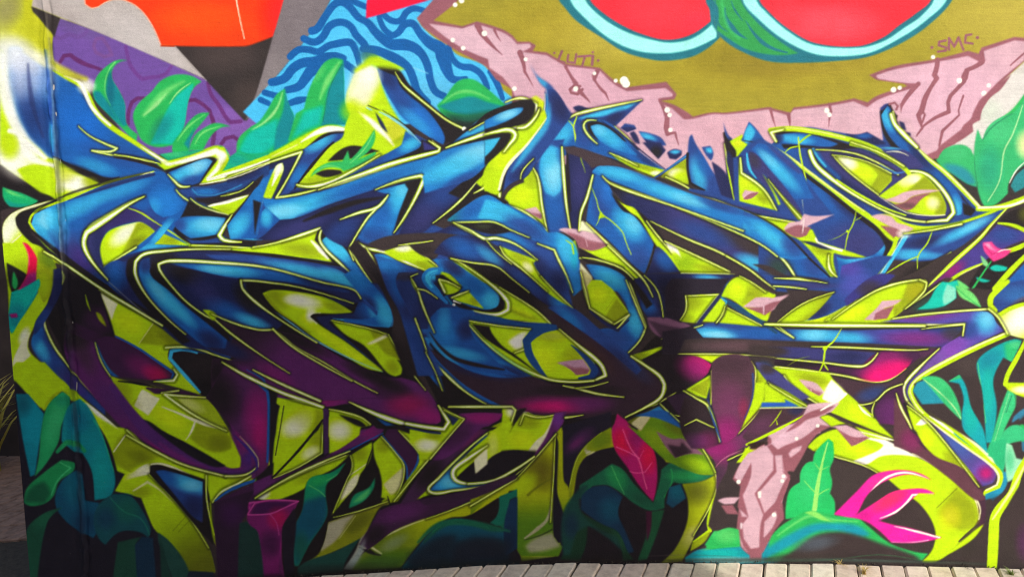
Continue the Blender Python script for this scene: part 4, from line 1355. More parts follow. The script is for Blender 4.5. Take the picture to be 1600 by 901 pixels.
b limd@.7 1380,1020 80,50 30
b limb 1100,820 80,60
S blk 8:18:4 3 740,580 860,595 1000,625
S prd 14:30:20 3 920,625 1020,640 1180,665 1290,692
F prd 905,620 1010,640 1080,710 1400,890 1320,870 1110,745 1000,682
L 10:16:6 1115,640 1010,655 1080,710 1200,790 1400,880
O letter_slot|black slot framed in purple below the cream block
Z 0 675 3.9875
F pur 790,-20 940,-20 1060,80 1300,180 1420,215 1480,222 1500,160 1450,20 1440,-60 1560,-140 1640,-100 1640,200 1590,255 1440,270 1300,255 1080,180 930,95
b mag@.7 1000,100 110,40 35
b mag@.7 1100,150 140,30 25
b #4a2a80@.8 1560,120 70,120
b blk 1500,20 50,90
F blk 940,-20 1060,-20 1200,90 1420,205 1350,210 1180,150 1060,90
L 6:8:3 930,-10 990,40 1060,85
O lime_panel|lime ribbon sweeping under the black slot
F lime 610,-20 790,-20 930,100 1180,208 1360,265 1460,272 1596,250 1570,300 1430,345 1340,400 1330,440 1290,430 1285,300 1180,262 980,190 935,210 930,260 860,300 780,340 700,375 760,260 690,200 650,90
b limo 860,150 150,80 30
b limd@.6 920,190 80,40 20
b limb 700,40 60,60
s limb 10 6 640,60 690,190
s cream 6 3 800,20 720,110
b wht 900,240 50,60
b cream 860,260 90,40 -25
b limo 1500,300 80,40
L 8:12:16:10 790,-15 930,98 1180,208 1400,265
L 8:14:18:6 1596,252 1480,320 1380,370 1325,435
S cream 6:14:8 4 930,250 945,198 1020,198 1180,262
O lime_panel|broad lime blade curving down into shade at lower left
F lime 700,375 790,300 930,262 1060,390 1200,560 1290,690 1340,870 1180,880 1100,770 960,600 880,460 820,395
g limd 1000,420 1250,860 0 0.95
b limo 880,370 70,40
s cream@.8 10:16:8:3 4 832,362 920,308 1000,360 1080,440
s limd@.6 4 2 1160,520 1080,610
s limd@.6 4 2 1190,540 1110,620
L 3:6:6:3 930,262 1060,395 1200,560 1300,720
O letter_panel|blue panel with cyan head in a black frame at lower left
F blk 935,205 1010,205 1270,290 1310,420 1330,700 1200,560 1060,395 945,270
F bmid 970,240 1030,235 1262,308 1262,560 1200,520 1090,390
b cyan 1180,320 140,60 18
b lcy@.6 1200,330 70,40
b blue 1040,280 80,40 30
b navy 1210,470 80,90
b prd 1290,640 60,120
L 8:8:4 1285,270 1290,430 1335,640
S lime@.6 10:20 5 1310,440 1330,640 1380,760 1420,830
O letter_panel|dark purple panel left of the magenta trumpet flower
F prd 1340,430 1460,370 1600,310 1640,420 1510,530 1490,700 1480,880 1420,870 1350,720
S blue 10:22:14 4 1340,425 1440,355 1620,290
b #5a1c6a@.6 1420,520 110,90
O dark_ground|
T 1 2
F blk -30,-30 1640,-30 1640,930 -30,930
O letter_mass|broad purple mass sweeping to the right through the middle
F pur -30,260 110,265 350,330 560,450 780,545 920,560 1060,620 1135,735 1155,830 1100,872 900,835 760,775 600,722 410,738 200,645 -30,560
b blk 230,310 260,50 25
b blk 760,560 240,50 25
b #6a2f6e@.8 420,560 260,60 22
b mag 250,640 220,80 20
b hot@.5 260,660 110,40 20
b mag@.7 430,690 160,70
b #7a3f92@.7 80,560 120,70 20
b crim@.4 950,730 150,80
b mag 1090,800 110,60 10
b blk@.5 830,640 120,60
L 3:12:8:8:3 -20,262 105,262 250,370 420,462 600,572 760,655
s #c0a8b0 5:3 2 -20,380 100,450 210,530
O lime_panel|lime hooked panel with a white glow in the middle letter
F blk 0,0 300,0 640,60 860,100 930,460 900,560 780,540 400,330 130,170
F lime 38,32 90,12 200,14 310,32 450,70 602,150 500,158 362,158 335,178 400,232 560,335 775,500 795,522 690,498 560,425 400,335 250,222 130,140
b limo 130,60 100,60 35
b wht 300,85 130,50 10
b wht@.7 240,70 70,36
b limo 500,120 90,30 20
s limo 20 10 60,50 160,160 330,280
s limb@.8 40 20 300,190 460,310 650,440
b wht 345,170 40,50
s wht 6:22:8 6 400,155 340,170 380,220
S lcy@.8 4:10:8:3 2 -20,60 200,205 350,312 560,425 790,522
S lime@.8 3:6:3 2 300,30 450,68 600,148
O lime_panel|lime panel with a cream bar and rounded lower end in the middle letter
F lime 465,198 560,215 700,252 825,290 925,465 878,442 912,500 905,540 870,550 820,525 680,362 560,290
p limo 6 700,250 825,290 925,465 860,430 800,400
p cream 3 685,348 815,285 828,300 720,352
s limo@.8 5 2 740,358 825,312
b limo 850,490 50,40 50
L 3:6:3 465,200 700,250 825,290
L 3:8:3 828,290 930,465 1000,560 1060,635
O letter_curl|blue curl wrapping the two lime panels of the middle letter
F navy 560,-30 860,-30 905,160 860,240 700,235 560,205 475,190 455,215 560,310 800,520 780,500 560,330 420,235 375,180 500,165 610,158 640,90
b blue 740,120 140,120 45
b cyan 790,170 110,70 50
b navy 610,60 60,60
s cyan 10:14:6 5 800,245 640,212 480,192 465,215
s blue@.8 14 6 470,210 560,300 760,480
F blk 580,-30 640,60 560,-10
L 3:8 540,-20 610,20 640,60
O letter_stem|tall blue stem falling between the middle letters
F blue 850,-30 1010,-30 1030,60 1110,270 1085,300 1130,470 1180,650 1080,540 960,300 890,150
b navy 980,120 80,160 -15
b blk 900,170 60,180 -15
b cyan@.6 1060,260 60,120 -20
L 2:10:14:4:2 982,210 1030,310 1070,400 1120,530 1170,640
F brn 870,300 940,320 1060,560 1140,720 1060,620 950,450
F navy 1005,0 1100,0 1150,60 1180,140 1200,300 1130,290 1060,130
L 14:16:8:3 990,-20 1015,30 1050,130 1110,272
L 10:4 1020,5 1090,40 1140,65
O letter_mass|cyan washed blue mass above the dark band in the middle
F blue 1150,60 1200,40 1260,120 1340,160 1640,215 1400,225 1380,280 1640,500 1700,560 1500,500 1250,445 1130,340 1060,260 1120,270
b cyan 1200,320 170,90 55
b teal 1210,160 60,110
b blue 1300,300 150,120
b cyan@.6 1350,420 200,40 15
b navy 1500,440 160,40 25
F brn 1120,380 1260,450 1500,505 1700,560 1700,760 1480,730 1250,580
b navy 1450,560 300,60 10
b prd 1500,650 200,80
S blk 30:30 10 1100,350 1200,440 1400,500 1640,520
S blue 20:30:26:20 5 1070,380 1150,490 1280,610 1440,722 1560,745
L 4:12:16:14:6 1062,395 1150,500 1270,612 1430,720 1480,735
O letter_curl|
F blue 1270,-30 1480,-30 1530,50 1515,110 1430,140 1300,100 1240,60
b cyan 1470,90 80,60 50
b lcy@.5 1490,60 40,50
F lime 1165,-20 1285,-20 1260,32 1190,35
F navy 1190,40 1250,40 1320,15 1230,100
F lime 1228,68 1325,15 1425,128 1260,80
b limo 1360,80 50,40
S wht 12:5 2 1225,60 1325,18
d wht 8 1235,105
F lime 1440,-40 1640,10 1640,210 1380,165 1500,170 1600,150 1590,60 1520,0
L 10:30:26:8 1460,-30 1560,50 1590,125 1520,165 1350,140
b limo 1600,180 60,20
O lime_panel|lime eye with a dark slit at the right of the middle letter
F lime 1308,200 1450,210 1640,238 1880,240 1960,440 1840,560 1640,480 1500,395 1390,280
F blk 1355,220 1460,238 1640,262 1640,300 1560,320 1640,450 1480,330
F lime 1465,255 1640,258 1660,440 1520,340
b wht 1610,340 60,60
L 6:10:8 1308,202 1450,218 1640,245
L 6:14:10 1310,205 1390,285 1500,390 1640,482
O lime_panel|lime panels split by thin dark bars under the purple mass
F lime -30,585 60,610 170,668 412,740 415,830 500,770 640,800 715,857 590,860 665,880 640,915 720,960 640,980 450,1040 415,1050 110,1180 -10,1210 130,900 150,740 80,690
b wht 250,860 120,60 -20
b #c9d468@.8 300,780 90,60
b limo 370,830 60,80
b wht 520,880 70,60
b limo 640,880 50,30
F blk 80,690 152,738 128,910 95,910
S blue 10:16:8 3 -20,612 60,655 75,700 85,905
F prd 412,740 455,752 450,1040 420,1040
F pur -30,610 40,640 70,690 78,910 78,1080 0,1180 -30,1190
b hot@.5 20,880 60,160
b mag 30,1000 50,120
L 6:18:14 -20,590 200,682 412,742
L 3:10:6 455,755 640,802 712,855
S blk 10 2 170,735 155,800 140,905
S cream@.6 4 2 85,800 90,905
F blk 580,860 660,880 640,905 700,905 740,930 640,960 715,870
S blk 14 3 370,920 415,810 340,930 110,1160
S blk 16 3 95,905 92,1180
b limo@.6 300,1000 90,60
O outline_edge|
F blue 740,800 900,870 1000,910 900,910 800,850
L 3:20:34:30:34:26:8 582,710 760,790 900,838 1060,882 1155,892 1200,832 1145,738
F lime 1165,745 1305,822 1200,920 1000,905 1180,890 1210,830
b blk@.8 1230,830 50,30 40
L 4:8:10 1165,745 1300,822 1190,925
S blue 6:10 3 1180,780 1250,825
O letter_wedge|small purple wedge under the thin lime line at centre
F pur 1270,782 1420,778 1535,786 1480,840 1420,890 1350,960 1230,930
b mag 1430,800 120,40
b prd 1300,880 80,40
L 3:18:18:12 1205,738 1300,742 1450,742 1640,742
F lime 1640,800 1550,830 1440,890 1400,960 1500,1000 1640,960
b limo 1500,870 80,40
Z 400 675 3.9875
O dark_ground|
F blk 0,250 640,-20 1640,-20 1640,600 900,860 -10,900
O letter_diagonal|dark purple diagonal crossing the lower middle
F pur 640,-10 800,-20 740,45 520,135 220,262 -10,400 -10,310 100,262 300,205 500,110
b mag@.7 690,30 80,40 -20
b prd 200,270 180,40 -25
S blk 10:16 4 100,275 300,205 500,130 720,55
S blue 4:10:6 3 180,290 420,190 740,30 790,5
O lime_panel|lime strip with a cream edge above the magenta flower
F lime -10,410 20,380 160,302 400,188 585,135 500,215 420,258 330,300 300,350 120,425 60,420
b limo@.8 330,270 110,40 -25
b wht 40,400 60,30 -30
L 10:14:6 -5,410 100,345 300,245 560,145
O painted_leaf|curling green leaf that turns teal toward the ground
F #1b8f6a 310,330 345,280 465,250 560,185 500,272 445,315 432,380 440,520 330,700 265,830 240,830 230,620 290,480
p dkt 22 290,430 440,390 440,540 330,700 265,830 240,830 230,600
b grn@.8 390,300 90,40 -15
s lgr@.8 5 3 330,330 400,370 430,400
s lgr@.7 5 3 440,300 520,250 558,190
b dkg@.8 280,720 60,110
O lime_panel|lime panel with cream bar standing over the dark diagonal
F lime 588,145 720,62 722,120 695,200 650,260 620,335 540,430 470,520 520,400 570,300 600,220
b limo 640,130 60,60
p cream 4 575,305 645,250 625,335 530,425 520,405
s cream 6 2 580,270 690,195
L 3:6:3 588,145 600,215 560,310 480,500
S blk 8 2 735,70 690,200 640,330
O lime_panel|lime panel with a pale facet left of the dark blade
F lime 730,70 780,25 880,140 925,212 905,330 860,425 780,405 785,320 770,240 740,160
p #e6e6a0 4 790,325 925,205 905,330 840,400
b limo 790,80 50,50
b limo@.5 840,410 60,30
L 4:10:6:3 780,25 880,140 922,212 905,330 850,425
O painted_leaf|small green leaf on black in the lower middle
F #23936a 578,472 612,390 700,345 740,278 735,340 700,400 650,442
p lgr@.7 5 600,440 640,400 715,345 680,410
O letter_blade|dark blade with a blue edge pointing down in the lower middle
F prd 820,-20 890,-20 990,90 1012,115 1008,190 940,295 935,200 880,130 800,20
S blue 6:10 3 790,20 880,130 935,205 940,290
S blue 4:14:8 3 980,90 1008,120 1005,190 945,290
O lime_panel|lime fork with a white heart right of the dark blade
F lime 880,-20 1020,20 1180,-10 1230,-20 1100,140 1000,260 930,360 880,430 800,445 780,430 830,400 880,390 940,300 1012,195 1016,110 960,60
b wht 1070,70 80,70
b limo 1040,140 60,30 60
b limo@.7 860,420 60,30
L 3:10:8 890,-10 990,95 1015,130
L 4:10:6 1220,-10 1100,140 990,270 860,430
O letter_diagonal|dark diagonal ending in a hooked point in the lower middle
F #4c2c50 1225,-20 1450,-20 1360,90 1090,340 1000,425 900,445 1000,290 1120,140
b mag@.5 1330,30 110,50 -40
b blk 1080,260 120,60 -50
O letter_hook|bright blue hook with a white rim in the lower middle
F lime 1000,420 1090,335 1250,170 1420,20 1460,-10 1640,-20 1640,110 1540,118 1460,200 1400,250 1310,290 1640,230 1640,290 1500,335 1100,385
F blue 1420,25 1260,170 1205,240 1215,300 1300,322 1420,318 1500,300 1420,335 1240,355 1080,372 1095,330 1250,165
b cyan 1200,310 90,60 -20
b lcy@.4 1220,300 50,40
b navy 1310,120 60,50 -45
F lime 1440,20 1640,-10 1640,105 1535,118 1465,195 1370,255 1360,180 1260,275 1235,235 1300,150
b #d8e478 1560,60 80,90
b limo 1350,140 60,60 -45
F blk 1255,290 1265,265 1362,178 1372,255 1465,200 1530,122 1640,118 1640,235 1440,300 1320,312
F cream 1450,88 1362,168 1368,252 1440,195
b #b8b850@.8 1440,180 20,60
L 10:24:16:10 1310,150 1225,230 1228,285 1290,315
L 8:10:8:12:6 1440,15 1250,165 1090,330 1075,375 1250,360 1500,320
L 8:10:14 1290,315 1420,312 1640,245
O letter_tail|dark purple tail sweeping along the bottom of the lettering
F #452447 990,425 1250,380 1500,335 1640,285 1640,320 1540,360 1300,480 1000,560 820,640 720,720 690,730 640,695 700,600 770,480 850,455
b pur 900,500 180,60 -15
b blk@.8 740,640 80,60 -45
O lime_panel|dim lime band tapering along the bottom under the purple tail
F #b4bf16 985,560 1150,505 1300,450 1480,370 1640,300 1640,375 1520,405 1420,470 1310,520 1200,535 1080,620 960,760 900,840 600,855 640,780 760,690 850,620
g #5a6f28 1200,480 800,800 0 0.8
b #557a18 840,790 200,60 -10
b #8a9a78@.8 860,690 100,40 -30
s cream@.7 4:10:16:10 4 1060,540 900,600 740,680 720,715 780,755
s blk 6:16:4 5 660,700 720,740 760,765
L 2:6:10 1060,540 1250,470 1640,300
F #aaa692 702,592 640,700 690,720 640,780 600,855 545,850 620,740 650,660
b #6e7e88@.7 590,830 60,50
O lime_panel|dim lime blade with a grey facet beside the curling leaf
F #8a9020 300,815 400,740 450,560 600,505 790,440 830,400 830,450 770,470 660,650 480,745 340,800
p #b0ac90 5 450,562 620,505 500,670 400,742 420,650
b limd 640,560 110,50 -35
s cream@.5 4 2 620,520 520,660
L 2:6:3 480,530 640,490 820,430
S blk@.8 8 3 820,400 835,450 780,480
O trumpet_flower|magenta trumpet flower low in the shade of the wall
F #a32a86 -60,440 0,428 130,418 262,425 240,480 190,570 165,660 160,780 180,900 100,900 95,760 60,660 0,570 -50,480
p #5c1c5c 6 -30,445 60,440 190,440 110,500 30,515 -30,480
b crim@.6 150,540 80,40
b prd 110,830 70,120
s #d868a8 6 3 -40,470 60,518 110,508 260,430
s #d868a8 6 3 -50,440 130,420 262,428
s #c060a0@.7 4 2 100,510 140,620
O painted_leaf|dark teal leaf lying along the foot of the wall in the middle
F dkt 900,850 980,750 1080,630 1200,545 1330,545 1460,590 1580,610 1640,600 1640,820 1100,850
s dkg 16:36:10 12 1050,680 1200,560 1340,565 1460,605 1570,610
s grn@.5 6 4 1100,620 1200,555 1330,555 1450,595
b blk@.85 1420,720 200,60
b blk@.7 1600,780 120,90
F #1d7d5c 1520,400 1640,360 1640,600 1560,610 1490,560 1510,480
b dkg 1560,560 80,60
F blk 1330,520 1440,450 1510,405 1520,470 1490,545 1420,555
O painted_leaf|dark green leaves at the foot of the wall beside the trumpet flower
F #1c4a44 -20,600 60,680 95,780 100,905 -20,905
F #1f4f48 260,840 320,800 480,745 650,660 560,800 540,870 260,890
F #241c2c 160,560 230,440 250,560 235,760 240,880 180,890 165,740
O letter_loop|nested blue and navy loop running across the left letters
Z 180 370 4
F navy -20,160 100,105 300,78 600,82 820,98 1000,115 1400,178 1560,330 1640,420 1640,470 1540,400 1490,420 1300,340 1000,300 800,280 800,330 900,430 1050,545 990,590 820,565 640,510 700,600 1000,800 900,840 640,700 450,690 240,530 0,380 -20,300
b blk 300,140 100,60
b ind 760,380 200,120 30
b bmid 1000,130 400,40 8
F blk 80,140 150,105 120,170 140,260 210,380 330,520 470,650 420,670 290,540 150,390 75,250
F navy -20,180 70,150 70,260 140,390 300,560 240,530 0,380 -20,300
b blue 30,230 60,110
s #9a9a90@.7 4:2 2 0,300 100,400 220,500
F blue 215,130 160,150 150,240 205,360 310,480 460,610 570,690 680,720 700,640 600,560 440,430 330,330 240,260 218,220
b cyan 290,360 170,55 50
b cyan 400,460 150,40 45
b lcy@.4 260,330 90,30 52
b navy 600,650 110,60 35
b navy@.8 190,170 40,60
F blk 235,150 270,175 275,210 330,285 445,410 570,500 700,600 720,660 600,560 440,430 330,330 235,255 215,215
F bmid 560,110 900,125 1300,180 1430,225 1640,420 1640,500 1540,390 1490,328 1300,285 1100,235 900,188 700,165
b cyan 1200,215 300,40 12
b cyan 1420,270 150,50 30
S blk 14:22:14 4 600,82 1000,118 1400,178
F blue 330,160 600,165 900,190 1200,262 1470,345 1380,335 1100,285 800,262 650,240 480,200
b cyan 700,210 200,40 6
b lcy@.4 620,205 110,24 8
b navy 1300,305 180,30 15
F navy 320,170 480,205 650,245 780,272 790,330 890,430 1040,545 985,580 830,562 640,498 560,455 430,370 325,255
b blk 420,220 130,70 25
b blk 820,380 60,120 -40
b blue 700,460 160,60 25
b cyan 860,530 130,40 22
b ind@.7 560,340 140,70 40
L 6:8:10:18:22:10:9:12:5:3 1535,385 1490,330 1300,285 950,192 600,158 340,150 272,170 278,205 335,285 440,400 560,490 640,530 720,600 900,730 1090,850
L 3:8:12:20:22:10:8:4 720,78 480,78 300,90 180,108 128,155 128,240 195,365 320,505 440,610
O letter_loop|
F #3a2438 620,510 700,545 830,572 985,585 1100,690 1480,905 1640,1000 1000,1000 820,860 660,780 760,760 640,720 560,690 700,700 740,620
g pur 760,640 1000,880 0 1
b mag@.5 1000,860 140,50 30
b navy 700,700 160,50 20
L 4:12:5:3 600,495 720,600 900,730 1090,852
F lime 545,455 610,465 640,500 610,520
L 4:10:10:12 600,480 760,545 900,580 985,578
L 10:10:8:6 985,575 1100,680 1260,780 1480,900
L 3:12:10 665,780 800,850 900,905
F blk 815,285 1000,298 1300,345 1490,418 1480,465 1300,372 1000,328 918,350 985,450 1130,570 1260,660 1100,560 900,425 820,330
b navy 1400,400 100,30 15
L 14:10:6:3 785,272 900,278 1150,315 1490,415
L 12:18:8:8:8 785,272 800,330 900,425 1050,530 1260,660
O letter_upright|blue N-shaped piece with cyan face beside the almond letter
Z 1080 190 5.33
F bmid 400,280 430,230 520,170 600,150 720,220 900,380 960,490 1200,800 1000,900 880,825 700,800 400,740 -20,590 -20,560 200,600 360,660 345,300
b blue 820,500 200,120 45
F blk 262,88 330,180 372,240 378,300 350,480 290,240
F navy 300,240 345,300 360,640 300,480
F lime 330,180 400,150 470,190 375,300 372,240
b yel@.7 390,170 60,50
F bmid 345,300 400,290 405,665 365,660
F blue 500,230 560,180 640,200 800,310 900,400 950,500 1020,640 860,640 700,470 600,330
b cyan 740,420 240,60 45
b lcy@.5 640,310 120,40 42
p #3a4a86 10 620,185 700,215 930,420 900,440 760,330
F ind 480,250 540,270 620,360 800,570 930,770 890,822 760,660 640,470 590,420 700,620 640,560 500,400
b brn@.6 520,320 50,90 -30
b blk@.7 860,780 60,50 40
F bmid 412,275 465,240 490,380 530,450 640,570 745,695 715,745 630,590 430,430
S cyan 10:24:8 4 462,265 485,390 540,470
F lime 400,310 412,300 425,430 540,510 640,600 712,745 560,705 402,662 395,450
b limo 600,640 70,40 30
b limb 450,500 60,60
L 14:22:16:8 408,305 420,430 560,525 630,600 712,742
F lime 590,430 660,530 745,690 725,695 680,590
F lime 630,470 720,570 935,800 895,822 760,650
L 3:8:14 640,480 760,630 915,810
F bmid -20,555 200,600 400,668 720,746 905,830 860,842 640,795 400,738 200,650 -20,600
b ind 550,740 200,24 12
F lime 470,760 600,790 870,838 800,900 720,905 600,850
L 4:8:10:12 -20,600 210,655 410,735 560,785
L 6:12:8 500,775 640,800 860,838
S lime 4:12:12:4 2 290,320 318,460 345,600 358,655
O rock_chip|pink rock chip in the lime triangle of the N-shaped piece
F rock 422,610 445,568 565,588 500,640 440,650
p mauv 3 430,645 490,600 565,588 510,660
O rock_chip|
T 3 1
F rock 95,530 130,490 200,482 225,435 290,450 415,440 300,490 240,520 200,580
F mauv 100,540 190,505 240,520 270,515 240,570 180,582
S #e8d0d0 6:10:3 2 205,500 225,470 215,560
S cream@.7 4:2 2 215,350 222,430
T 2 2
O dark_ground|
F blk -20,380 300,300 760,450 1000,250 1640,250 1640,905 -20,905
O letter_band|dark band with a blue core running down to the centre point
F brn -60,-60 130,-60 300,150 500,330 720,520 780,570 800,640 700,680 600,600 400,340 290,258 230,215 -60,-10
b navy@.8 200,130 300,50 40
b prd 600,500 150,60 45
F bmid 90,-40 250,-40 390,140 560,270 720,405 690,520 560,400 300,180
b cyan 250,120 200,40 40
b blue 500,300 200,50 40
b navy@.6 620,440 140,50 42
O lime_panel|lime sliver at the left end of the dark band
F lime -60,30 60,85 130,135 245,218 100,218 -60,205
b limo 40,120 100,40 30
L 3:10:12 120,130 200,185 248,222
L 6:5 -60,205 100,212 245,220
O lime_panel|lime eye with a pink chip below the dark band
F navy -60,215 250,225 300,255 430,370 560,490 590,550 540,590 230,580 -60,500
F lime -60,245 115,260 70,330 95,390 60,385 -20,400 -60,380
b wht 40,290 90,50
F lime 100,395 108,360 160,305 290,262 400,345 500,430 520,470 480,530 470,555 400,575 220,562 150,480
b #b8bc60@.8 260,290 110,40
b limb 220,420 90,90
b #a8b818@.7 400,420 70,90 30
L 10:24:26:14:10 295,262 440,375 560,490 575,555 520,572
L 10:14:12:10 520,572 400,585 220,570 60,508 -60,440
S blue 30:36:30:14 4 270,235 150,262 92,330 105,410 190,545
S bmid 10:30:36:10 4 370,365 460,440 520,510 500,555
L 4:14 -40,420 60,380
O rock_chip|pink rock chip inside the lime eye below the dark band
F #c498ae 285,462 360,450 440,445 492,505 480,540 420,545 380,510
p mauv 3 340,490 400,500 430,498 490,510 470,545 400,545
O lime_panel|lime and olive cell above the dark band at centre
F lime 435,-50 590,-50 735,160 640,225 520,140 490,110 470,40
p limo 3 625,50 735,160 640,225 560,170
s limo@.6 4 2 560,130 630,40
L 10:14:10 440,-40 470,80 490,125
S navy 16 3 480,110 560,185 640,240 690,200
L 3:8:10:6 500,135 580,195 640,228 738,162
F cream 645,255 690,215 720,180 690,235 660,262
O letter_cell|blue cell with a cyan edge right of the lime and olive cell
F blue 590,-60 730,-60 760,60 820,190 838,245 800,330 725,405 640,340 540,260 600,250 665,275 735,165 700,80
b cyan 770,210 60,110 -20
b bmid 660,320 120,70 30
S blk 8 2 740,-40 800,120 845,245
L 10:10:12:10:6 725,-60 790,110 838,240 800,325 728,402
F navy 760,-60 900,-60 945,80 955,190 850,185 800,100
b blue 860,110 60,60
L 3:8:4 860,-50 935,80 950,185
F lime 800,-60 850,-20 890,60 840,20
O rock_chip|dull mauve rock chip in shade beside the dark centre
F #7d5872 845,182 980,186 1090,222 1120,238 1000,290 940,315 870,260
p #4c3448 8 850,200 960,230 1060,250 940,315
O dark_ground|
F #281f30 1120,-60 1000,-60 960,0 960,180 1060,215 1085,140 1080,40 1300,30 1360,-60
O lime_panel|lime cell with dim left side at the shadow line
F lime 1082,45 1295,38 1220,130 1155,218 1050,205 1085,140
b limo 1120,90 90,60
b #98b010 1080,190 60,40
L 4:8:8 1085,48 1290,40 1155,215
L 6:8:3 1085,48 1088,130 1050,200
O letter_band|long blue band with cyan glow running right from the centre
F navy 1290,40 1320,50 1180,220 1145,225
F bmid 1130,235 1300,212 1500,230 1640,250 2100,262 2800,240 2820,250 2700,370 2200,345 1640,335 1200,312
b cyan 1250,280 180,40 4
b lcy 1290,290 110,24 3
b cyan 1900,290 180,50
b lcy@.6 1890,290 90,40
b cyan 2120,310 160,40
b blue 1560,280 200,40
b #5a4a9a@.9 2400,280 220,60
b mag@.7 2560,320 260,60
b brn@.8 2760,280 80,50
F brn 1050,318 1200,308 1640,325 2200,345 2620,375 2680,375 2560,440 2200,400 1640,402 1000,408
b #6a4f58@.8 1400,360 300,40
b pur@.6 2560,400 200,40
O lime_panel|lime cell right of the shadow line with a dark ribbon
F lime 1310,55 1345,110 1332,150 1285,212 1190,208
F lime 1342,122 1450,175 1575,240 1290,215 1330,150
L 3:6 1332,130 1320,165 1282,212
S #1f4f7a 16:30:26:20 3 1310,55 1400,110 1560,195 1680,270
b blk@.7 1340,60 30,20
s cyan 10 5 1312,60 1340,90
L 4:6 1345,122 1560,232
O lime_panel|bright lime cell with a pink chip at the shadow line's top
F lime 1425,-70 1590,-20 1640,40 1640,170 1590,210 1480,130 1360,50 1310,50 1360,-40
b limo 1500,50 60,90 40
b limb 1420,10 60,50
O rock_chip|pale pink rock chip on the bright lime cell
F rock 1440,118 1520,60 1590,50 1650,55 1740,35 1660,90 1640,150 1590,172 1540,140
F mauv 1450,125 1560,120 1650,80 1690,70 1640,150 1590,172
S rock 10:4 2 1575,105 1572,170
O dark_ground|
F brn 1600,200 1650,160 1690,70 1800,40 1700,-40 1500,-150 1600,-140 1740,-70 1900,-60 2060,20 1840,110 1660,215
L 6:10:6 1400,-130 1560,-50 1640,40
O lime_panel|lime leaf shaped panel pointing up right of centre
F limo 1655,222 1760,140 1850,85 2012,22 1900,150 1830,208
b lime 1780,170 110,60 -30
L 4:7:3 1655,222 1850,88 2010,24
L 3:5:3 2010,24 1920,140 1830,208
O letter_body|
F ind 1840,205 2020,25 2050,-60 2400,-80 2250,40 2200,80 2010,192
b #5a58b0@.7 2100,60 140,70 -35
O lime_panel|large lime panel with pink chip right of centre
F lime 2000,200 2100,130 2250,62 2430,0 2580,-70 2580,0 2560,25 2460,100 2370,192 2200,198
p limo 8 2430,-20 2590,-60 2540,60 2370,190 2400,100
b limb 2200,150 120,50 -20
F rock 2195,195 2300,120 2320,80 2435,75 2400,115 2330,135 2250,195
F mauv 2280,150 2310,125 2405,115 2370,190 2270,195
F pgr 1810,210 1950,150 2080,110 2170,50 2100,130 2010,192
L 4:6:3 2160,50 2090,120 2000,195
S lime@.9 4:7:4 2 2065,30 2060,80 2040,120
L 20:26:20:16:10 1590,225 1700,228 2100,232 2600,228 2800,224
S lime 16:26:30:20:16 3 1640,228 1800,222 2100,210 2350,202 2650,160
L 3:8:3 1660,235 1760,310 1640,240
O dark_ground|
F brn 2370,192 2470,100 2700,-60 2760,-60 2620,60 2900,0 3000,40 2980,130 2600,165
b dkg@.5 2600,110 120,60
O outline_edge|
L 3:10:6 2470,120 2560,60 2680,-30
L 8:12:14 2380,190 2600,160 2990,130
O painted_leaf|turquoise and pale green leaf above the outer hook
F turq 2530,132 2600,85 2650,0 2690,-40 2770,-30 2778,60 2690,115
p #8adcc0 8 2690,60 2720,-30 2778,0 2775,70 2700,110
F lgr 2770,-20 2830,0 2890,40 2935,122 2860,85 2800,50
s grn 5 2 2780,0 2850,60 2930,118
O letter_hook|outer violet hook with a cyan bend at the right
F #5a50a0 2290,208 2600,172 2850,148 2970,148 3005,170 3030,220 3080,265 2900,350 2700,460 2560,545 2500,600 2490,660 2560,770 2700,890 2750,930 2680,930 2600,830 2470,720 2450,650 2460,590 2560,480 2700,360 2820,290 2830,225 2600,222
b cyan 2960,210 90,90
b lcy@.6 2970,190 50,60
b #8a4fb0@.9 2740,390 160,80 -35
b mag@.5 2600,170 200,40 -5
b vio 2620,480 120,60 -40
b bmid 2860,260 60,60
L 3:8:14:8 2560,255 2720,235 2828,225 2818,296
L 6:10:22:20:14 2670,378 2560,480 2460,590 2448,650 2478,715
L 8:10 2478,715 2600,820 2760,905
O letter_band|
F ind 1600,362 1940,375 2240,398 2285,402 2190,480 1960,462 1600,432
b navy 2100,430 120,40
F prd 1600,440 1940,470 2180,492 2290,400 2500,390 2560,420 2460,500 2310,582 2060,545 1600,490
b hot 2340,540 150,60 -20
b mag 2300,480 180,90 -30
b blk 1800,470 250,30
L 3:12:10:9:3 1870,364 2060,368 2320,380 2500,386 2600,380
L 4:8:10:16:6 1600,432 1940,464 2180,488 2240,460 2285,405
L 8:14:10:12:8 1605,486 1800,508 2050,542 2310,582 2460,500
O outline_edge|
S lime 4:10:12:6 2 2060,250 2010,330 1960,378 1945,465 1920,520
S lime 6:10:4 2 1945,465 1975,512
d lime 14 1955,375
S lime@.5 3:6:2 2 1720,485 1800,440 1860,425
T 2 2
K 0.74
O letter_mass|purple band glowing magenta below the lime eye
F prd -60,575 230,588 540,600 720,680 700,760 560,745 340,778 160,772 -60,690
b mag 250,740 260,60 -3
b hot@.6 210,750 130,36
b pur@.8 480,700 200,60
b blk 300,610 400,50
F navy -60,500 60,520 230,580 -60,580
b bmid -20,540 90,40
L 4:12:10:3 320,608 420,628 540,660 700,678
L 3:5 440,625 520,605 560,590
K 0.74
O letter_point|black pointed block with a lime zigzag edge at centre
F #2a2230 560,600 740,440 950,590 955,650 880,720 700,810 640,760 700,700
b navy@.5 860,600 90,90
L 3:8:3 935,318 1060,275 1190,230
F lime 745,428 850,398 1000,345 860,420 810,440 840,480
b limd@.5 800,430 60,30
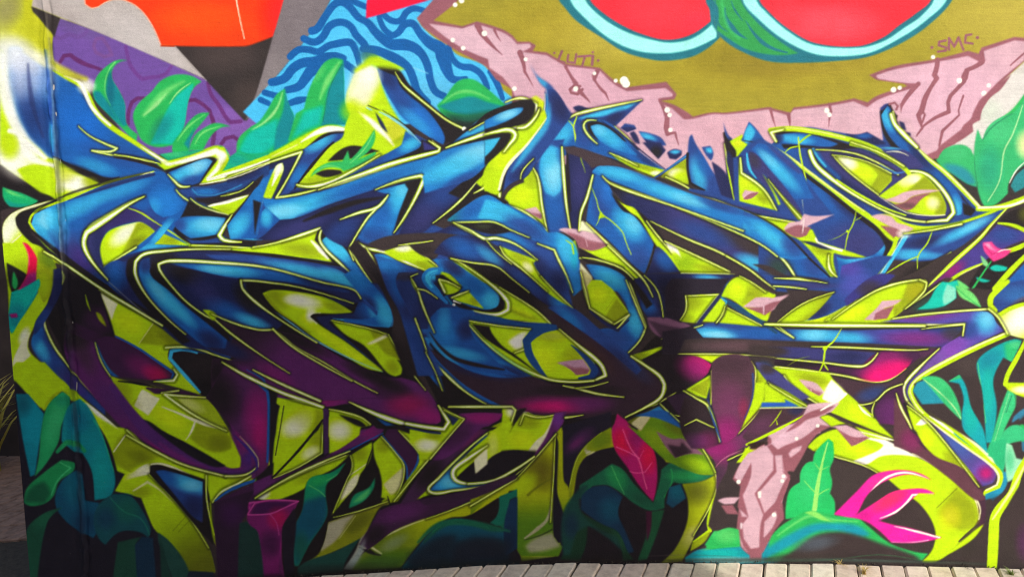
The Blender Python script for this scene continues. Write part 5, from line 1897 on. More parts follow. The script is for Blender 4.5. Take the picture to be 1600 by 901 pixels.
L 16:20:26:28:18:10:6 750,430 850,500 935,560 955,610 938,665 860,720 715,800
b #6a7a40@.6 900,540 60,90
L 3:8:3 880,740 960,690 1025,650
K 0.74
O letter_bulb|black bulb glowing hot pink at its tip right of centre
F #261c26 800,450 1050,415 1160,425 1245,475 1215,540 1110,615 1060,645 1000,650 960,600 860,500
b hot 1190,480 110,60 20
b mag 1150,500 130,90 20
F lime 1040,410 1300,412 1370,415 1250,466 1160,425
b limb 1220,435 60,20
L 3:6:6:3 1035,410 1350,412 1640,430
K 0.74
O letter_drop|plum coloured drop shaped piece right of centre
F #5a3c50 1252,470 1340,420 1480,425 1512,520 1505,680 1440,820 1400,910 1380,1010 1320,1060 1250,990 1240,910 1225,880 1290,890 1262,760 1250,600
b mag 1390,830 120,130
b crim@.8 1450,780 50,60
b mag@.6 1330,960 120,110
b #4a3040@.8 1380,470 130,60
b vio@.5 1290,890 50,90
F brn 1480,425 1640,435 1640,600 1560,560 1505,480
b bmid@.7 1570,500 60,50
K 0.74
O lime_panel|slim lime blade along the right side of the plum drop
F lime 1520,500 1595,590 1570,700 1500,800 1425,890 1490,750 1515,640
b limo 1550,560 40,50
L 3:10:8:3 1500,470 1522,510 1512,680 1500,720
L 4:6:3 1595,590 1570,700 1420,895
F lime 1600,590 1640,620 2000,780 1800,790 1600,700
K 0.74
O lime_panel|small lime triangle with a dark slot left of the plum drop
F lime 1072,642 1240,540 1250,700 1240,730
F limo 1110,630 1235,555 1215,680
F navy 1150,668 1215,690 1235,610 1240,720
L 6:10:8:3 1075,642 1150,690 1225,730 1295,900
L 3:8:4 1245,515 1248,640 1242,730
S bmid 4:10:4 3 1210,740 1250,830 1300,905
F #3c2640 960,680 1075,650 1215,740 1270,880 1130,850 1090,860
L 3:6:6:3 1090,860 1140,820 1220,840 1290,905
b pur 1180,870 90,40
K 0.74
O lime_panel|small blue and lime fan beside the crimson leaf
F limd 715,835 780,800 930,730 1110,905 1240,990 1270,1060 1100,1060 860,905
b #6f9018 900,880 110,60
F blue 790,805 920,735 1000,810 1090,890 1040,880 940,812 860,802
b cyan@.6 900,780 90,36 -20
F #d8d29a 750,850 800,800 860,802 800,880
F limo 870,810 940,815 1060,890 860,900 820,890
L 3:10:8:4 920,715 1000,795 1120,905
L 3:5 1000,790 1080,805
L 3:6:5 730,795 800,760 910,722
K 0.74
O lime_panel|lime block with white corner left of the purple bar
F lime -60,740 30,740 75,750 140,795 265,788 230,860 160,960 130,1020 -40,1020 -60,900
b wht 10,770 60,50
b limb 120,850 90,60
b limo 40,840 80,40
L 4:8:4 0,900 60,770 145,795 260,790
F cream 75,755 140,795 90,800 40,860
F blk 20,770 60,750 30,850
K 0.74
O letter_bar|purple bar dropping from the magenta band
F pur 268,778 345,772 290,905 200,1010 140,1030 220,900
b mag@.4 290,800 50,60
L 10:3 330,805 380,800 440,790
Z 800 675 3.9875
K 0.74
O dark_ground|
F #221a24 -20,110 200,-30 620,-20 640,100 1100,100 1300,300 1200,700 900,810 -20,800
F prd 320,-20 560,-20 480,50 330,80
b pur 420,20 110,60
K 0.74
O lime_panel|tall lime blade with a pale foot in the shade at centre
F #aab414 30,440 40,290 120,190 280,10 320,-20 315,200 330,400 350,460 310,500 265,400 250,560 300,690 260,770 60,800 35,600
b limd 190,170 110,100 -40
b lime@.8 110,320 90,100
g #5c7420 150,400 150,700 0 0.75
b #b8b898@.9 200,700 110,80
s cream@.6 6:14:20:6 5 240,430 220,520 180,590 90,650
S blk 20:18:10 4 280,0 280,250 300,480
F #1c1830 255,200 285,60 290,330 345,480 320,660 285,690 248,590
L 3:6:4 265,20 268,250 240,560
L 3:6:3 -20,300 100,200 270,40
S lime@.6 10:20:8 5 330,100 340,330 345,470
K 0.74
O lime_panel|lime curve with a pale fork rising to the crimson leaf
F #9fa81c 345,480 360,330 400,150 470,70 560,0 640,-20 640,90 540,110 460,150 410,230 380,400
F cream 440,110 480,60 465,95 520,120 460,145 430,140
b lime@.8 560,60 80,40
L 3:8:8:3 350,400 400,180 460,90 560,0
K 0.74
O crimson_leaf|upright crimson leaf with pink veins at the foot of the wall
F #b0186e 620,-20 640,-60 668,-200 690,-110 770,0 830,60 885,120 905,280 880,430 800,340 720,220 640,100
b crim 690,60 70,90 -20
b crim@.9 850,150 60,110
b #8a1468@.8 760,40 60,60
s #f06098 5:9:6 3 690,-20 740,100 790,170 820,280 840,350
s #f06098 6 3 650,90 720,120 795,160
s #f06098 5 3 680,210 760,250 830,245 870,190
s #f06098@.8 4 3 800,150 820,110
K 0.74
O painted_leaf|pair of dark green leaves bending under the crimson leaf
F #1c6a4e 420,330 540,250 620,195 690,230 760,320 880,440 920,300 930,230 980,190 1050,200 1150,255 1268,260 1180,305 1060,320 1010,310 960,380 950,470 860,485 760,440 690,385 600,330 500,335 430,420
b grn@.6 650,280 60,90 -30
b grn@.7 1080,270 120,40
b #15503e@.8 820,420 110,40 25
s lgr@.6 5 3 620,210 660,300 700,385
s grn@.7 8 5 990,230 1000,290 950,400
F #123a58 430,390 500,340 600,335 690,400 660,500 700,600 760,740 700,760 640,620 540,560 430,480
b dkt@.9 620,480 90,90
F #14506a 960,440 980,340 1050,320 1085,410 1000,470
b teal@.4 1030,370 60,60
F #16402c 400,440 440,500 560,570 660,620 720,740 760,790 690,800 660,680 560,610 470,580 460,700 420,800 300,790 400,600 420,520
b #245a3a@.8 680,660 50,90 -30
F #123054 330,560 400,470 430,520 400,620 330,700
F #1c5a3c 870,490 950,480 900,640 840,790 780,800 830,660
F #4a1438 835,490 870,490 865,600 840,680
K 0.74
O lime_panel|lime sail with a pale foot left of the pink rock strands
F #a9b71a 780,-20 900,-20 980,60 1090,150 1200,160 1265,240 1275,300 1250,430 1180,540 1120,680 1060,800 930,810 1020,720 1090,560 1095,420 1060,320 1180,305 1268,262 1150,255 1050,200 960,185 900,100 820,40
b lime@.7 1130,200 100,60 30
b limd 1160,370 100,90
b #8ea018@.8 900,60 90,60
b #cfcf8a@.8 1120,650 90,60 -50
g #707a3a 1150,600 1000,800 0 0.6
F #8a6472 940,10 1000,0 1080,40 1110,70 1200,150 1130,150 1060,130 990,80
p #4a3440 6 990,60 1060,90 1080,60 1110,90 1200,150 1060,140
L 3:7:8:6:3 1090,0 1200,130 1272,270 1260,400 1130,640
K 0.74
O dark_ground|
F brn 1280,210 1480,80 1640,-20 1640,780 1120,690 1200,560 1270,400
b #2c242c@.8 1200,620 90,110
F #5e3a66 1272,-20 1640,-30 1580,30 1480,80 1360,130 1290,200 1350,180 1290,340 1270,400 1275,260
b mag@.7 1290,120 110,110
b mag@.7 1400,20 110,70
b #3a2a48@.7 1290,330 50,80
S #a05078 4:8:4 2 1270,220 1350,150 1450,120
L 2:6:3 1280,210 1340,175 1460,120
K 0.74
O outline_edge|
S lime 8:30:26:20:24:10 4 1480,85 1400,210 1300,350 1250,450 1225,560 1235,610 1130,680
S cream@.7 3:8:3 3 1490,85 1380,240 1260,430 1225,580
F limo 1120,690 1240,610 1200,680 1110,740
K 0.93
O rock_strand|dripping pink rock strand with mauve edges near the right foot of the wall
F mauv 1580,60 1470,110 1440,160 1400,300 1380,330 1430,420 1400,470 1420,600 1430,690 1480,760 1560,770 1640,740 1900,480 1920,420 1930,270 2000,150 2080,120 2200,-20 1900,-120 1700,-60
b #b4808c@.6 1700,200 200,200
F rock 1600,70 1500,110 1450,200 1420,280 1400,300 1440,330 1470,300 1490,170 1495,260 1440,380 1450,480 1475,520 1450,560 1440,620 1460,690 1490,715 1530,700 1560,600 1545,520 1520,450 1515,390 1560,330 1600,280 1640,110
F rock 1650,110 1680,60 1640,200 1660,420 1640,560 1600,600 1570,640 1570,560 1600,500 1560,420 1580,340 1610,290
F rock 1280,430 1320,405 1420,405 1410,430 1380,460 1340,450
F mauv 1290,440 1380,460 1400,500 1350,505
d wht 14 1412,310
F wht 1540,370 1555,365 1552,400 1538,410
F wht 1425,560 1440,560 1432,610
d #f4e4ea 16 1490,690
K 0.74
O painted_leaf|bright green leaf swell at the foot of the pink rock strand
F grn 1200,700 1260,610 1340,600 1410,610 1430,700 1480,760 1300,740
b lgr@.8 1330,640 90,40
F #1c90a0 1080,780 1160,730 1300,715 1440,700 1480,760 1560,770 1640,740 1700,760 1640,810 1080,805
b turq@.8 1380,740 160,40
b #e8e8d8@.7 1380,790 260,24
b lgr@.6 1260,720 100,24
T 3 2
K 0.74
O dark_ground|
F brn 0,540 400,560 720,590 870,520 840,620 880,730 1050,840 1180,910 -20,910 -40,700
F brn 900,640 960,560 1500,290 1640,330 1640,910 1150,910 960,780
b #554a48@.6 1450,620 200,200
K 0.74
O lime_panel|lime panel with white facet and pink chip above the rock strands
F navy -60,520 60,560 260,720 -60,640
F lime 10,492 200,512 385,532 402,562 490,650 600,740 745,905 640,905 500,830 380,770 300,715 130,605 100,545
b limo 280,570 130,40 15
b limb 480,770 90,60 40
F rock 190,568 240,575 300,592 352,650 320,672 250,630
p mauv 3 240,610 300,640 350,650 320,675 270,655
s rock 5 2 268,630 270,655
F wht 395,568 440,610 490,662 400,718 338,690 360,630
S wht 6:10 2 340,780 420,720 490,660
L 6:12:6 100,545 160,622 310,720
b yel@.7 580,730 40,40
S blk 8:22:30:20 3 340,755 440,810 560,860 680,910
K 0.74
O lime_panel|lime wedge crossed by a blue bar left of the rock strands
F lime -60,610 10,600 240,740 100,790 -60,740
F #2d5cae -60,712 100,708 90,685 180,738 -60,745
S cream 4 2 -60,745 220,742
L 4:8:8 -20,590 120,660 240,738
F brn -60,750 230,745 60,880 -60,910
b navy@.7 150,770 90,30
S lime@.9 4:10:6:3 2 85,760 50,820 20,865
S lime@.9 3:8 2 45,815 60,850
L 6:14:14 -40,910 60,850 170,790
K 0.74
O letter_arm|dark plum arm with blue sheen under the hot pink tip
F #4a3440 400,552 720,592 865,515 845,600 740,640 660,712 570,722 490,645
b bmid@.8 650,660 110,50 -15
F prd 660,760 690,710 760,640 840,610 850,700 890,800 900,905 940,960 1000,1010 760,930
b mag@.6 800,860 80,60
b pur 760,780 90,100
L 6:10:8:4 840,598 745,635 660,710 560,728
L 4:8:3 665,715 650,760 655,805
S lime@.9 6:10 2 560,728 600,760 650,790
L 3:18:14:6 800,655 830,745 880,840 910,910
S blk 14:10 3 850,720 900,830 930,910
K 0.74
O lime_panel|lime sliver with a white step inside the outer hook
F lime 868,738 940,790 1000,830 1045,910 1110,1010 1260,1180 1330,1250 1200,1180 1000,1010 925,905
b wht 970,850 60,50
F wht 930,820 990,820 1010,870 960,860
b limo 1000,960 90,60 40
L 3:8:6:3 940,905 1020,1010 1170,1150 1320,1250
K 0.74
O letter_hook|
F #4b4090 1085,900 1160,905 1280,1000 1400,1100 1430,1150 1420,1220 1360,1255 1310,1240 1240,1170 1150,1050
b bmid 1230,1030 120,90 45
b #6a58b0@.8 1330,1100 90,90
b mag 1340,1160 90,70
b hot@.4 1340,1165 50,40
S blk 10:30:20 5 1420,1170 1400,1230 1340,1250
b blk@.6 1130,950 70,50 45
K 0.74
O outline_edge|
S lime 30:36:30:34:26 4 1500,285 1300,372 1100,472 960,552 900,612 892,662 960,770 1080,865 1170,910 1300,1000 1420,1100 1455,1170 1440,1230 1370,1265
S cream@.9 10:14:8:14:16 4 1490,280 1300,362 1100,462 950,550 895,612 888,655 950,760 1080,860 1180,915 1420,1095 1455,1165 1430,1240
S wht 14:18:6 4 1180,912 1120,870 1010,800
K 0.74
O white_flare|white and lime flare at the right edge beside the outer hook
F lime 1400,125 1450,180 1510,290 1580,310 1640,320 1800,300 1800,80 1640,85 1460,170
b wht 1560,220 150,110 -30
b wht 1620,170 110,90
F bmid 1410,90 1420,40 1470,-20 1640,-60 1800,-100 1800,40 1640,60 1520,105 1445,150
b #3a76b0@.8 1560,40 120,60
b #6a4a50@.7 1600,70 80,20 -20
S lime 26:34:36:30 4 1500,-40 1430,20 1395,60 1392,110 1420,140
S lime 20:26:20 4 1440,170 1520,125 1640,90
S wht 10:16:12 4 1380,130 1440,180 1500,280
L 10:12 1380,130 1440,185 1498,285
K 0.74
O painted_leaf|long teal leaf hanging from the upper right of the dark corner
F teal 1590,328 1540,318 1460,350 1370,405 1310,462 1300,500 1330,620 1355,760 1370,905 1420,905 1425,720 1402,580 1440,490 1480,445 1500,400 1560,420 1600,360
p #2fae78 12 1480,340 1590,325 1600,360 1560,430 1500,500 1470,440
s lgr 4:7:4 2 1305,480 1330,620 1360,790 1375,905
b #0f7c90@.6 1390,640 60,140
K 0.74
O painted_leaf|pale ribbed green leaf inside the outer hook
F #1f7f88 905,640 930,590 990,565 1080,650 1110,722 960,725
F #4cc078 975,556 1060,545 1125,590 1180,690 1212,800 1100,720 1040,650
s lgr 4:9:3 2 985,560 1080,640 1160,720 1210,800
K 0.74
O painted_leaf|arched teal leaf with a green crown inside the outer hook
F teal 1120,588 1180,560 1200,600 1225,740 1230,905 1350,905 1320,740 1290,590 1250,540
p grn 6 1115,590 1175,530 1235,510 1285,540 1320,680 1290,620 1240,570 1180,560
s lgr@.8 4 2 1280,560 1310,700 1350,840
b turq@.5 1270,720 50,150
K 0.74
O painted_leaf|narrow green leaf in the dark right corner
F grn 1490,640 1550,655 1545,750 1500,810 1430,905 1390,910 1460,760
s lgr 5 2 1530,660 1490,740 1420,890
F #3a6a80 1560,780 1640,740 1600,800 1540,850
K 0.74
O painted_leaf|green leaves beside the lime stem at the lower right
F grn 1500,905 1540,860 1590,850 1640,880 1700,1000 1480,1000 1440,960
F #1e90a0 1170,860 1240,905 1380,905 1400,960 1350,1060 1250,1000 1160,905
F grn 1380,905 1500,880 1500,970 1450,1100 1430,1160 1380,1090 1330,1010
p #1e90a0 10 1200,900 1380,920 1330,1010 1250,960
S lgr@.7 4:8:4 3 1440,905 1420,1010
F brn 1355,930 1375,900 1360,990
F #9ce0b0 1490,965 1530,960 1550,1020 1580,1060 1520,1150 1490,1120
b lgr@.8 1500,1060 40,90
F #3a7a98 1530,950 1640,960 1640,1030 1560,1000
F #2a88a8 1480,1000 1500,1130 1480,1250 1400,1330 1350,1400 1350,1270 1440,1240 1460,1160
b blk@.6 1400,1360 60,110 20
K 0.74
O lime_stem|bent lime stem at the right edge
S lime 20:30:28 3 1610,330 1560,430 1500,540 1485,600
F lime 1470,590 1640,592 1800,600 1800,720 1640,690 1510,640
b wht 1600,635 90,30
Z 1200 675 3.9875
K 0.74
O dark_ground|
F brn -20,60 260,-20 900,-20 1340,340 1360,560 1300,640 1100,800 -20,800
b #4a4240@.5 500,250 200,200
F brn 1360,380 1480,520 1640,300 1900,300 1900,830 1200,830 1100,790 1340,580
b #3a3430@.7 1240,720 130,70
F brn 1440,520 1560,330 1640,250 1900,200 1900,860 1430,840
b pur@.6 1600,680 60,120
K 0.74
O lime_stem|
S lime 20:44:50:56:62:66:60 3 1620,130 1560,260 1520,380 1440,480 1412,540 1405,680 1395,830
S cream@.8 8:20:10 5 1600,190 1530,340 1440,480 1400,540
K 0.74
O letter_tail|dark plum tail ending the last letter at lower right
F #4a2c40 760,-20 860,-40 1000,90 1100,190 1240,260 1320,330 1352,360 1355,540 1330,600 1290,560 1300,460 1240,330 1100,230 960,150 900,60
b mag@.7 890,40 60,60 40
K 0.74
O lime_panel|great lime crescent curling round the pink flower at lower right
F lime 245,90 320,20 420,-20 560,-20 700,50 900,140 1060,220 1200,320 1290,430 1310,540 1270,600 1160,720 1060,800 960,805 1030,720 1040,600 960,460 830,360 720,270 600,205 420,150 300,120
b limb 560,100 130,50 25
F wht 560,-20 660,10 780,70 900,135 960,160 820,140 700,150 610,200 520,180 600,150 690,110 720,80 690,60 600,30
b wht 650,60 70,40 25
b #d0d030@.8 1180,430 140,120
p limo 16 1165,360 1280,440 1305,540 1220,560 1080,500 1060,480
b #b0a820 1180,520 90,60
s limd@.7 4 2 1170,370 1060,480
S cream 6:8:10:4 2 900,130 1060,220 1200,320 1290,420 1312,540
S brn 6:8 2 1310,580 1240,640 1190,680
b #f4f4c0@.8 1010,790 60,30
F lime 1060,790 1180,700 1300,600 1345,570 1280,660 1160,740
L 3:8:6:3 300,115 420,152 600,208 720,275
K 0.74
O lime_panel|
F lime 930,-20 1040,-20 1150,100 1260,240 1320,340 1240,250 1100,180 1020,120
b limo@.6 1080,120 60,40 45
K 0.93
O rock_strand|
F mauv 240,90 330,-20 160,-60 0,0 -20,610 40,590 90,540 80,460 130,280 120,250 200,150
F rock -20,-60 290,-40 330,0 180,40 30,120 20,40 -20,0
F rock 60,140 80,130 95,240 115,280 60,400 80,450 70,510 -20,580 -20,560 60,520 20,460 -20,480 -20,290 40,250
F rock 135,150 170,95 200,85 205,120 150,145
F rock 420,-40 560,10 640,30 540,80 500,50
p mauv 4 440,0 640,30 540,85 480,50
d #f6eef2 12 178,38 98,275 38,518
K 0.74
O painted_leaf|serrated bright green leaf standing by the pink flower
F #2fba6a 375,38 405,60 410,160 385,230 400,310 385,380 415,430 415,520 300,520 110,540 110,470 135,360 200,310 205,240 240,190 280,180 295,120
b #48cc80@.6 260,330 110,150
s #9ce878 6:14:26:30 2 372,60 340,180 310,330 290,480
s #8ce070 4:8 2 225,300 270,350 290,370
s #8ce070 4:8 2 380,350 340,370 305,395
s #8ce070 3:6 2 290,190 320,230
s #8ce070 3:6 2 380,210 350,225 330,235
K 0.74
O painted_leaf|wide green and teal leaf arching along the foot of the wall at right
F grn -20,700 60,600 160,530 250,490 420,515 560,535 620,580 760,690 900,740 1000,755 960,800 700,760 400,790 -20,800
p #1c94a8 14 -20,730 120,640 280,570 420,565 560,580 640,640 560,650 440,615 300,620 150,700 -20,790
p brn 16 60,800 180,720 300,640 440,620 560,640 700,690 900,760 960,800 500,800
b #5a6a78@.7 300,690 150,50 -10
s lgr@.7 10:22:6 8 60,640 230,530 300,520 420,545 560,555
F #8ce070 225,500 290,490 380,545 440,560 330,545 280,520
b #6a9080@.6 760,750 200,30
K 0.74
O bird_of_paradise_flower|hot pink flower with four curved petals at lower right
F #ec2aa0 410,510 480,440 560,360 650,270 740,240 860,235 960,260 1020,298 900,262 800,275 700,320 620,390 560,500 540,520 680,430 780,370 900,350 980,352 1042,382 940,378 880,430 800,500 720,540 690,550 780,575 900,600 1085,655 940,685 770,685 680,600 590,545 480,525
b #ff3a6a 760,420 140,50 -30
b #e84a90@.6 700,300 120,40 -30
s wht 4:14:12:3 4 640,370 740,280 860,250 1000,290
s wht 3:16:12:3 4 700,535 820,480 900,390 1030,380
s wht 3:12:10 4 790,585 920,615 1070,655
s #ffb0d8 4:6 3 770,685 900,685 1000,670
b #c01880@.7 600,520 60,40
s #a02888 10:4 4 690,550 790,545
Z 0 675 3.9875
K 0.74
O dark_ground|
F #2a2430 60,-140 640,-20 720,240 700,370 960,600 1180,880 1350,880 1350,930 100,930 100,0
K 0.74
O painted_leaf|teal blade at the lower left edge of the wall
F #128a9a 100,-110 260,-60 300,0 250,150 225,270 195,270 150,130 120,0
b #17a0b0@.7 190,80 60,120
b #12606c@.8 150,-60 50,60
K 0.74
O painted_leaf|tall bright green leaf folded over at lower left
F #2ea468 260,-20 310,-80 400,-115 440,-90 385,0 375,80 330,170 230,290 205,290 240,130
b #50c880@.6 340,20 40,110 20
F #1e8f80 340,-70 400,-110 460,-90 560,-50 600,20 440,60 390,40
b #0c7890@.8 480,0 80,60
F #2a9a5e 150,450 170,360 230,285 330,180 400,162 465,185 460,225 375,280 340,360 290,440 220,455
p #1c6a48 16 150,450 180,370 260,330 320,380 290,440
s #60d088@.7 5 3 330,185 440,240 380,280 340,370
s #2ea468 20:24:14 4 345,145 370,80 430,50 480,90
K 0.74
O painted_leaf|broad teal leaf hanging in the middle of the lower left corner
F #0f8f92 440,60 480,-40 600,-20 640,80 715,240 700,340 640,405 590,400 570,230 540,150 480,110
b #18a8a0@.7 620,260 60,140
b #0c6a88@.7 520,20 70,60
s #40c080@.8 6 4 620,0 650,90 690,190
F #2c2436 335,165 380,115 450,110 545,150 590,400 540,430 525,210 460,150 400,150
F #105e78 340,430 380,300 450,230 510,190 530,300 540,430 690,390 700,430 620,520 560,600 480,620 440,520 400,470
b #147a8a@.6 450,320 60,90
K 0.74
O painted_leaf|dim green leaf beside the wall joint at lower left
F #1f6248 165,600 260,510 395,455 300,560 235,690 215,930 175,930
b #2c7a58@.7 230,560 80,50 -40
K 0.74
O painted_leaf|dim curled teal leaf near the foot of the lower left corner
F #17646a 590,560 620,450 700,385 800,380 860,420 890,500 945,600 930,660 870,625 740,620 690,690 640,760 600,680
b #1c7068@.7 800,450 70,60
b #145078@.7 670,530 70,80
s #2a8a6c@.6 10 6 690,400 770,470 870,520 930,620
F #142c4c 480,620 600,680 640,760 650,900 520,930 490,760
K 0.74
O painted_leaf|dim green leaf curling up from the foot of the wall at lower left
F #235a48 640,930 680,760 720,710 885,650 840,730 830,800 870,870 900,930
F #16405c 835,730 890,655 960,640 1000,780 980,860 900,890 850,840
F #245048 985,620 1060,680 1150,800 1190,900 1060,930 980,880
K 0.74
O painted_leaf|
F #1c4a44 1490,600 1600,560 1640,700 1640,930 1480,930
F #1c2a3a 1180,860 1330,870 1330,930 1150,930
Z 360 180 4
O letter_arm|
F lime -20,345 200,262 420,155 520,100 600,66 805,102 640,130 440,218 200,298 -20,390
s wht 6:30:50:20 8 440,170 540,110 620,88 790,102
s cream@.7 6:10 5 -20,365 200,285 420,185
F blk 600,112 790,108 700,125 440,235 460,215
F bmid 440,232 560,155 650,118 785,112 690,160 600,240 520,340 470,400 400,455 350,510 300,505 400,330
b cyan 560,175 110,40 -30
b b2 430,380 90,60 -50
F navy -20,400 200,322 420,245 370,345 300,480 255,520 330,330 285,318 230,420 120,470 -20,480
b blk 110,400 120,50 -20
F bmid -20,440 120,420 215,350 180,400 100,450 -20,490
b b2 60,440 110,30 -15
L 3:5:3 -20,490 80,470 140,420
F blue -20,690 120,505 240,350 285,330 207,520 198,600 162,772 0,775
b cyan 50,690 110,60 -50
b b2 170,470 60,130 25
F blk 142,528 192,545 165,680 152,752 148,640
S blk@.8 8 3 -20,680 120,500 210,370
O lime_panel|
F lime 326,298 284,322 206,512 256,520 332,345
b wht 300,330 50,50
s wht 10:26:8 6 316,305 290,370 262,440
O letter_arm|
L 4:8:12:18:8:12:12:5 -20,392 200,310 445,230 395,330 345,420 288,515 420,495 560,460
O lime_panel|
F lime 410,448 470,365 560,250 640,182 700,140 720,60 760,-30 1000,-30 1060,40 1105,100 1065,190 940,252 760,362 620,430 500,455
b limo 1040,110 80,90
b limo@.7 520,410 120,30 -20
p yel@.6 8 960,0 1060,60 1100,110 1000,170 960,90
s wht 16:40:6 14 800,-20 880,40 980,140 1020,190
F blk 608,288 690,215 760,190 840,200 935,225 830,252 740,275
F blk 528,366 600,340 690,345 702,362 600,388
F #3cb266 900,88 905,150 870,220 790,282 905,228 912,242 830,305 705,352 690,335 600,330 520,372 498,392 530,342 610,297 700,287 735,218 748,280 830,190
s lgr 4:8:4 3 895,110 840,210 750,300
s lgr@.8 6:12:5 4 520,365 600,318 690,330
S blk 10:20:12 3 402,458 480,352 600,210 645,170
L 8:26:20:10:4 415,435 500,446 620,420 760,350 935,248
O letter_arm|
F blue 1095,95 1192,180 1170,212 1040,272 860,340 700,405 640,425 760,365 945,258 1068,190
b cyan 1130,180 90,40 -30
b bmid 860,310 160,40 -30
F blk 1195,150 1312,218 1200,245 1000,290 880,335 1060,262 1192,205
F #3a3a78 1200,160 1300,214 1210,220
S lcy@.9 6:16:12:5 4 930,-20 1000,15 1100,85 1190,175
S blk 4:10 3 950,-30 1060,40 1150,110
F navy 905,-20 950,40 985,112 940,70
O letter_band|
F b2 198,520 290,528 560,482 900,362 1320,242 1620,150 1620,260 1480,342 1250,442 1222,372 1190,366 900,462 600,562 400,642 310,652 230,580
b cyan 420,580 330,60 -15
b lcy@.8 330,600 140,50 -5
b cyan 1420,280 260,80 -25
b lcy@.5 1470,260 140,60 -25
b blue 820,450 300,40 -20
s bmid@.7 20 14 420,640 620,560 900,466
L 5:14:26:28:24:6 550,466 700,410 850,358 1000,305 1300,225 1308,205 1240,160
F navy 310,658 420,645 640,560 900,468 1092,430 990,492 840,690 740,832 600,762 560,690 340,760 160,778 230,722
b ind@.9 430,700 200,50 -20
b bmid@.8 700,720 130,70 -35
s blk 10:36:30:10 10 460,660 640,590 800,540 960,515
F blue 200,600 230,580 308,652 215,742 165,775
b cyan 225,640 40,60
b bmid 200,740 50,40
F b2 905,472 1092,430 1118,452 1062,622 1000,762 940,802 860,790 800,762 850,652 988,495
b cyan 1060,500 70,120 20
b lcy@.4 1080,470 50,50
b bmid 900,750 110,60
b blue 940,640 60,120 25
F blk 1090,432 1192,392 1172,452 1062,655 1018,745 1050,622 1112,462
F navy 1250,442 1480,345 1620,270 1620,330 1500,470 1270,675 1200,735 1035,775 1100,642 1218,402
b bmid 1350,480 200,80 -35
b ind@.7 1200,640 140,80 -40
s blue@.5 20 14 1240,470 1400,420 1560,330
L 3:9:16:26:16:12:3 905,466 1050,410 1190,378 1212,395 1150,530 1085,640 1022,735
L 4:18:20:6:14:12:8:6 685,652 800,610 918,575 985,500 915,580 850,652 740,832 770,905
L 4:14:3 1580,362 1440,530 1265,675
O dark_ground|
F brn 860,802 1000,752 1300,735 1432,760 1332,832 1290,890 1200,880 1112,810 960,848
b blk@.5 1200,840 100,30
O lime_panel|
F lime 960,850 1110,806 1150,850 1250,905 1060,905
b wht 1080,830 70,30
L 3:8:3 1050,812 1150,800 1265,785
O letter_facet|
Z 660 300 4
F b2 155,178 240,110 360,30 420,20 520,80 700,182 782,252 850,252 940,312 972,402 990,612 945,650 900,560 830,382 720,312 660,282 460,192 220,188
b #2a7f86@.9 200,160 110,40 -35
b blue 300,110 120,50 -35
p #44b0e2 8 395,45 520,82 640,160 480,182 345,165
b bmid 650,230 160,60 30
b cyan 900,350 60,120 -20
b #20b0b8@.6 950,400 30,90
F bmid 215,200 460,205 660,288 720,316 832,388 900,562 945,735 740,525 700,432 480,342 400,302
b navy 700,470 120,80 40
b b2 560,290 150,36 25
b navy 850,560 60,90 -20
F blk 225,195 450,196 560,245 420,262
b #50603a@.5 380,215 60,20
F navy 70,380 140,300 240,268 400,302 560,452 880,682 965,745 1110,880 1000,905 700,662 460,472 180,412
b blue 260,350 150,70 25
b cyan@.7 420,400 110,40 40
b b2 880,720 120,50 40
b bmid 650,560 150,50 38
O lime_panel|
F lime 485,338 560,368 718,425 692,440 722,502 865,655 935,722 800,642 620,482 540,420
b limo 610,410 90,30 25
b cream 660,470 50,30 40
s limd@.8 14:4 5 690,440 715,500 760,560
L 4:12:5:3 485,340 520,400 620,480 780,620
L 3:8:4 740,525 820,610 940,725
O letter_facet|
L 6:8:8:5:3 192,190 320,188 445,188 560,240 668,285
L 4:10:22:14:6:3 195,192 300,240 390,292 460,288 580,325 720,425
L 3:4:2 400,300 460,370 560,452
L 3:10:14:6:3 718,322 825,362 850,420 900,520 940,628
S lime@.8 4:14:10 4 895,300 935,325 945,385
O dark_ground|
F blk 235,435 460,468 562,540 700,650 822,740 905,832 1010,910 880,890 800,822 640,692 440,562
b brn 800,760 130,40 40
O letter_curl|
F b2 178,432 320,522 440,612 482,682 462,722 392,732 320,662 230,562 130,482 60,420
b navy 190,470 90,50 35
b cyan 430,680 70,60 40
b blue 320,580 90,50 40
F blk 470,620 520,680 512,730 440,752 320,738 180,700 390,735 465,722 482,682
O lime_panel|
F lime 172,410 300,470 480,600 700,730 805,822 640,802 480,782 330,748 450,762 542,740 530,682 440,602 320,512
b limo 620,760 120,20 20
s limb@.7 20 10 560,720 680,770
L 4:8:14:30:26:8 175,412 260,455 440,585 530,680 535,735 460,765 318,742
L 3:8:8 480,595 700,730 802,822
O letter_curl|
L 4:9:5:3 178,415 300,440 460,465 560,542 668,628
F navy -20,560 60,620 130,650 180,700 120,690 110,905 -20,905
b bmid 60,800 60,100
F bmid 115,690 200,715 320,745 500,792 805,828 680,852 560,832 265,800 330,905 100,905
b b2 180,800 70,120
b navy 560,815 200,20 6
S b2 44:40:30 4 110,490 40,508 35,560 110,640
S cyan 24:20 6 100,488 45,515 40,560
F blk 80,520 170,510 250,595 220,640 120,640
F lime 108,498 170,515 245,592 190,560
F lime 95,540 165,560 242,602 210,628 148,640
L 16:10:4 140,625 102,545 170,565 235,600
F lime 180,662 288,620 382,728 300,695
b limo 330,680 40,30
L 4:14:4 182,660 230,640 288,618
S wht 8:4 2 195,680 240,695
d wht 7 198,706
O letter_body|
F blk 985,405 1060,425 1250,475 1330,560 1440,700 1400,730 1290,560 1150,470 1030,440
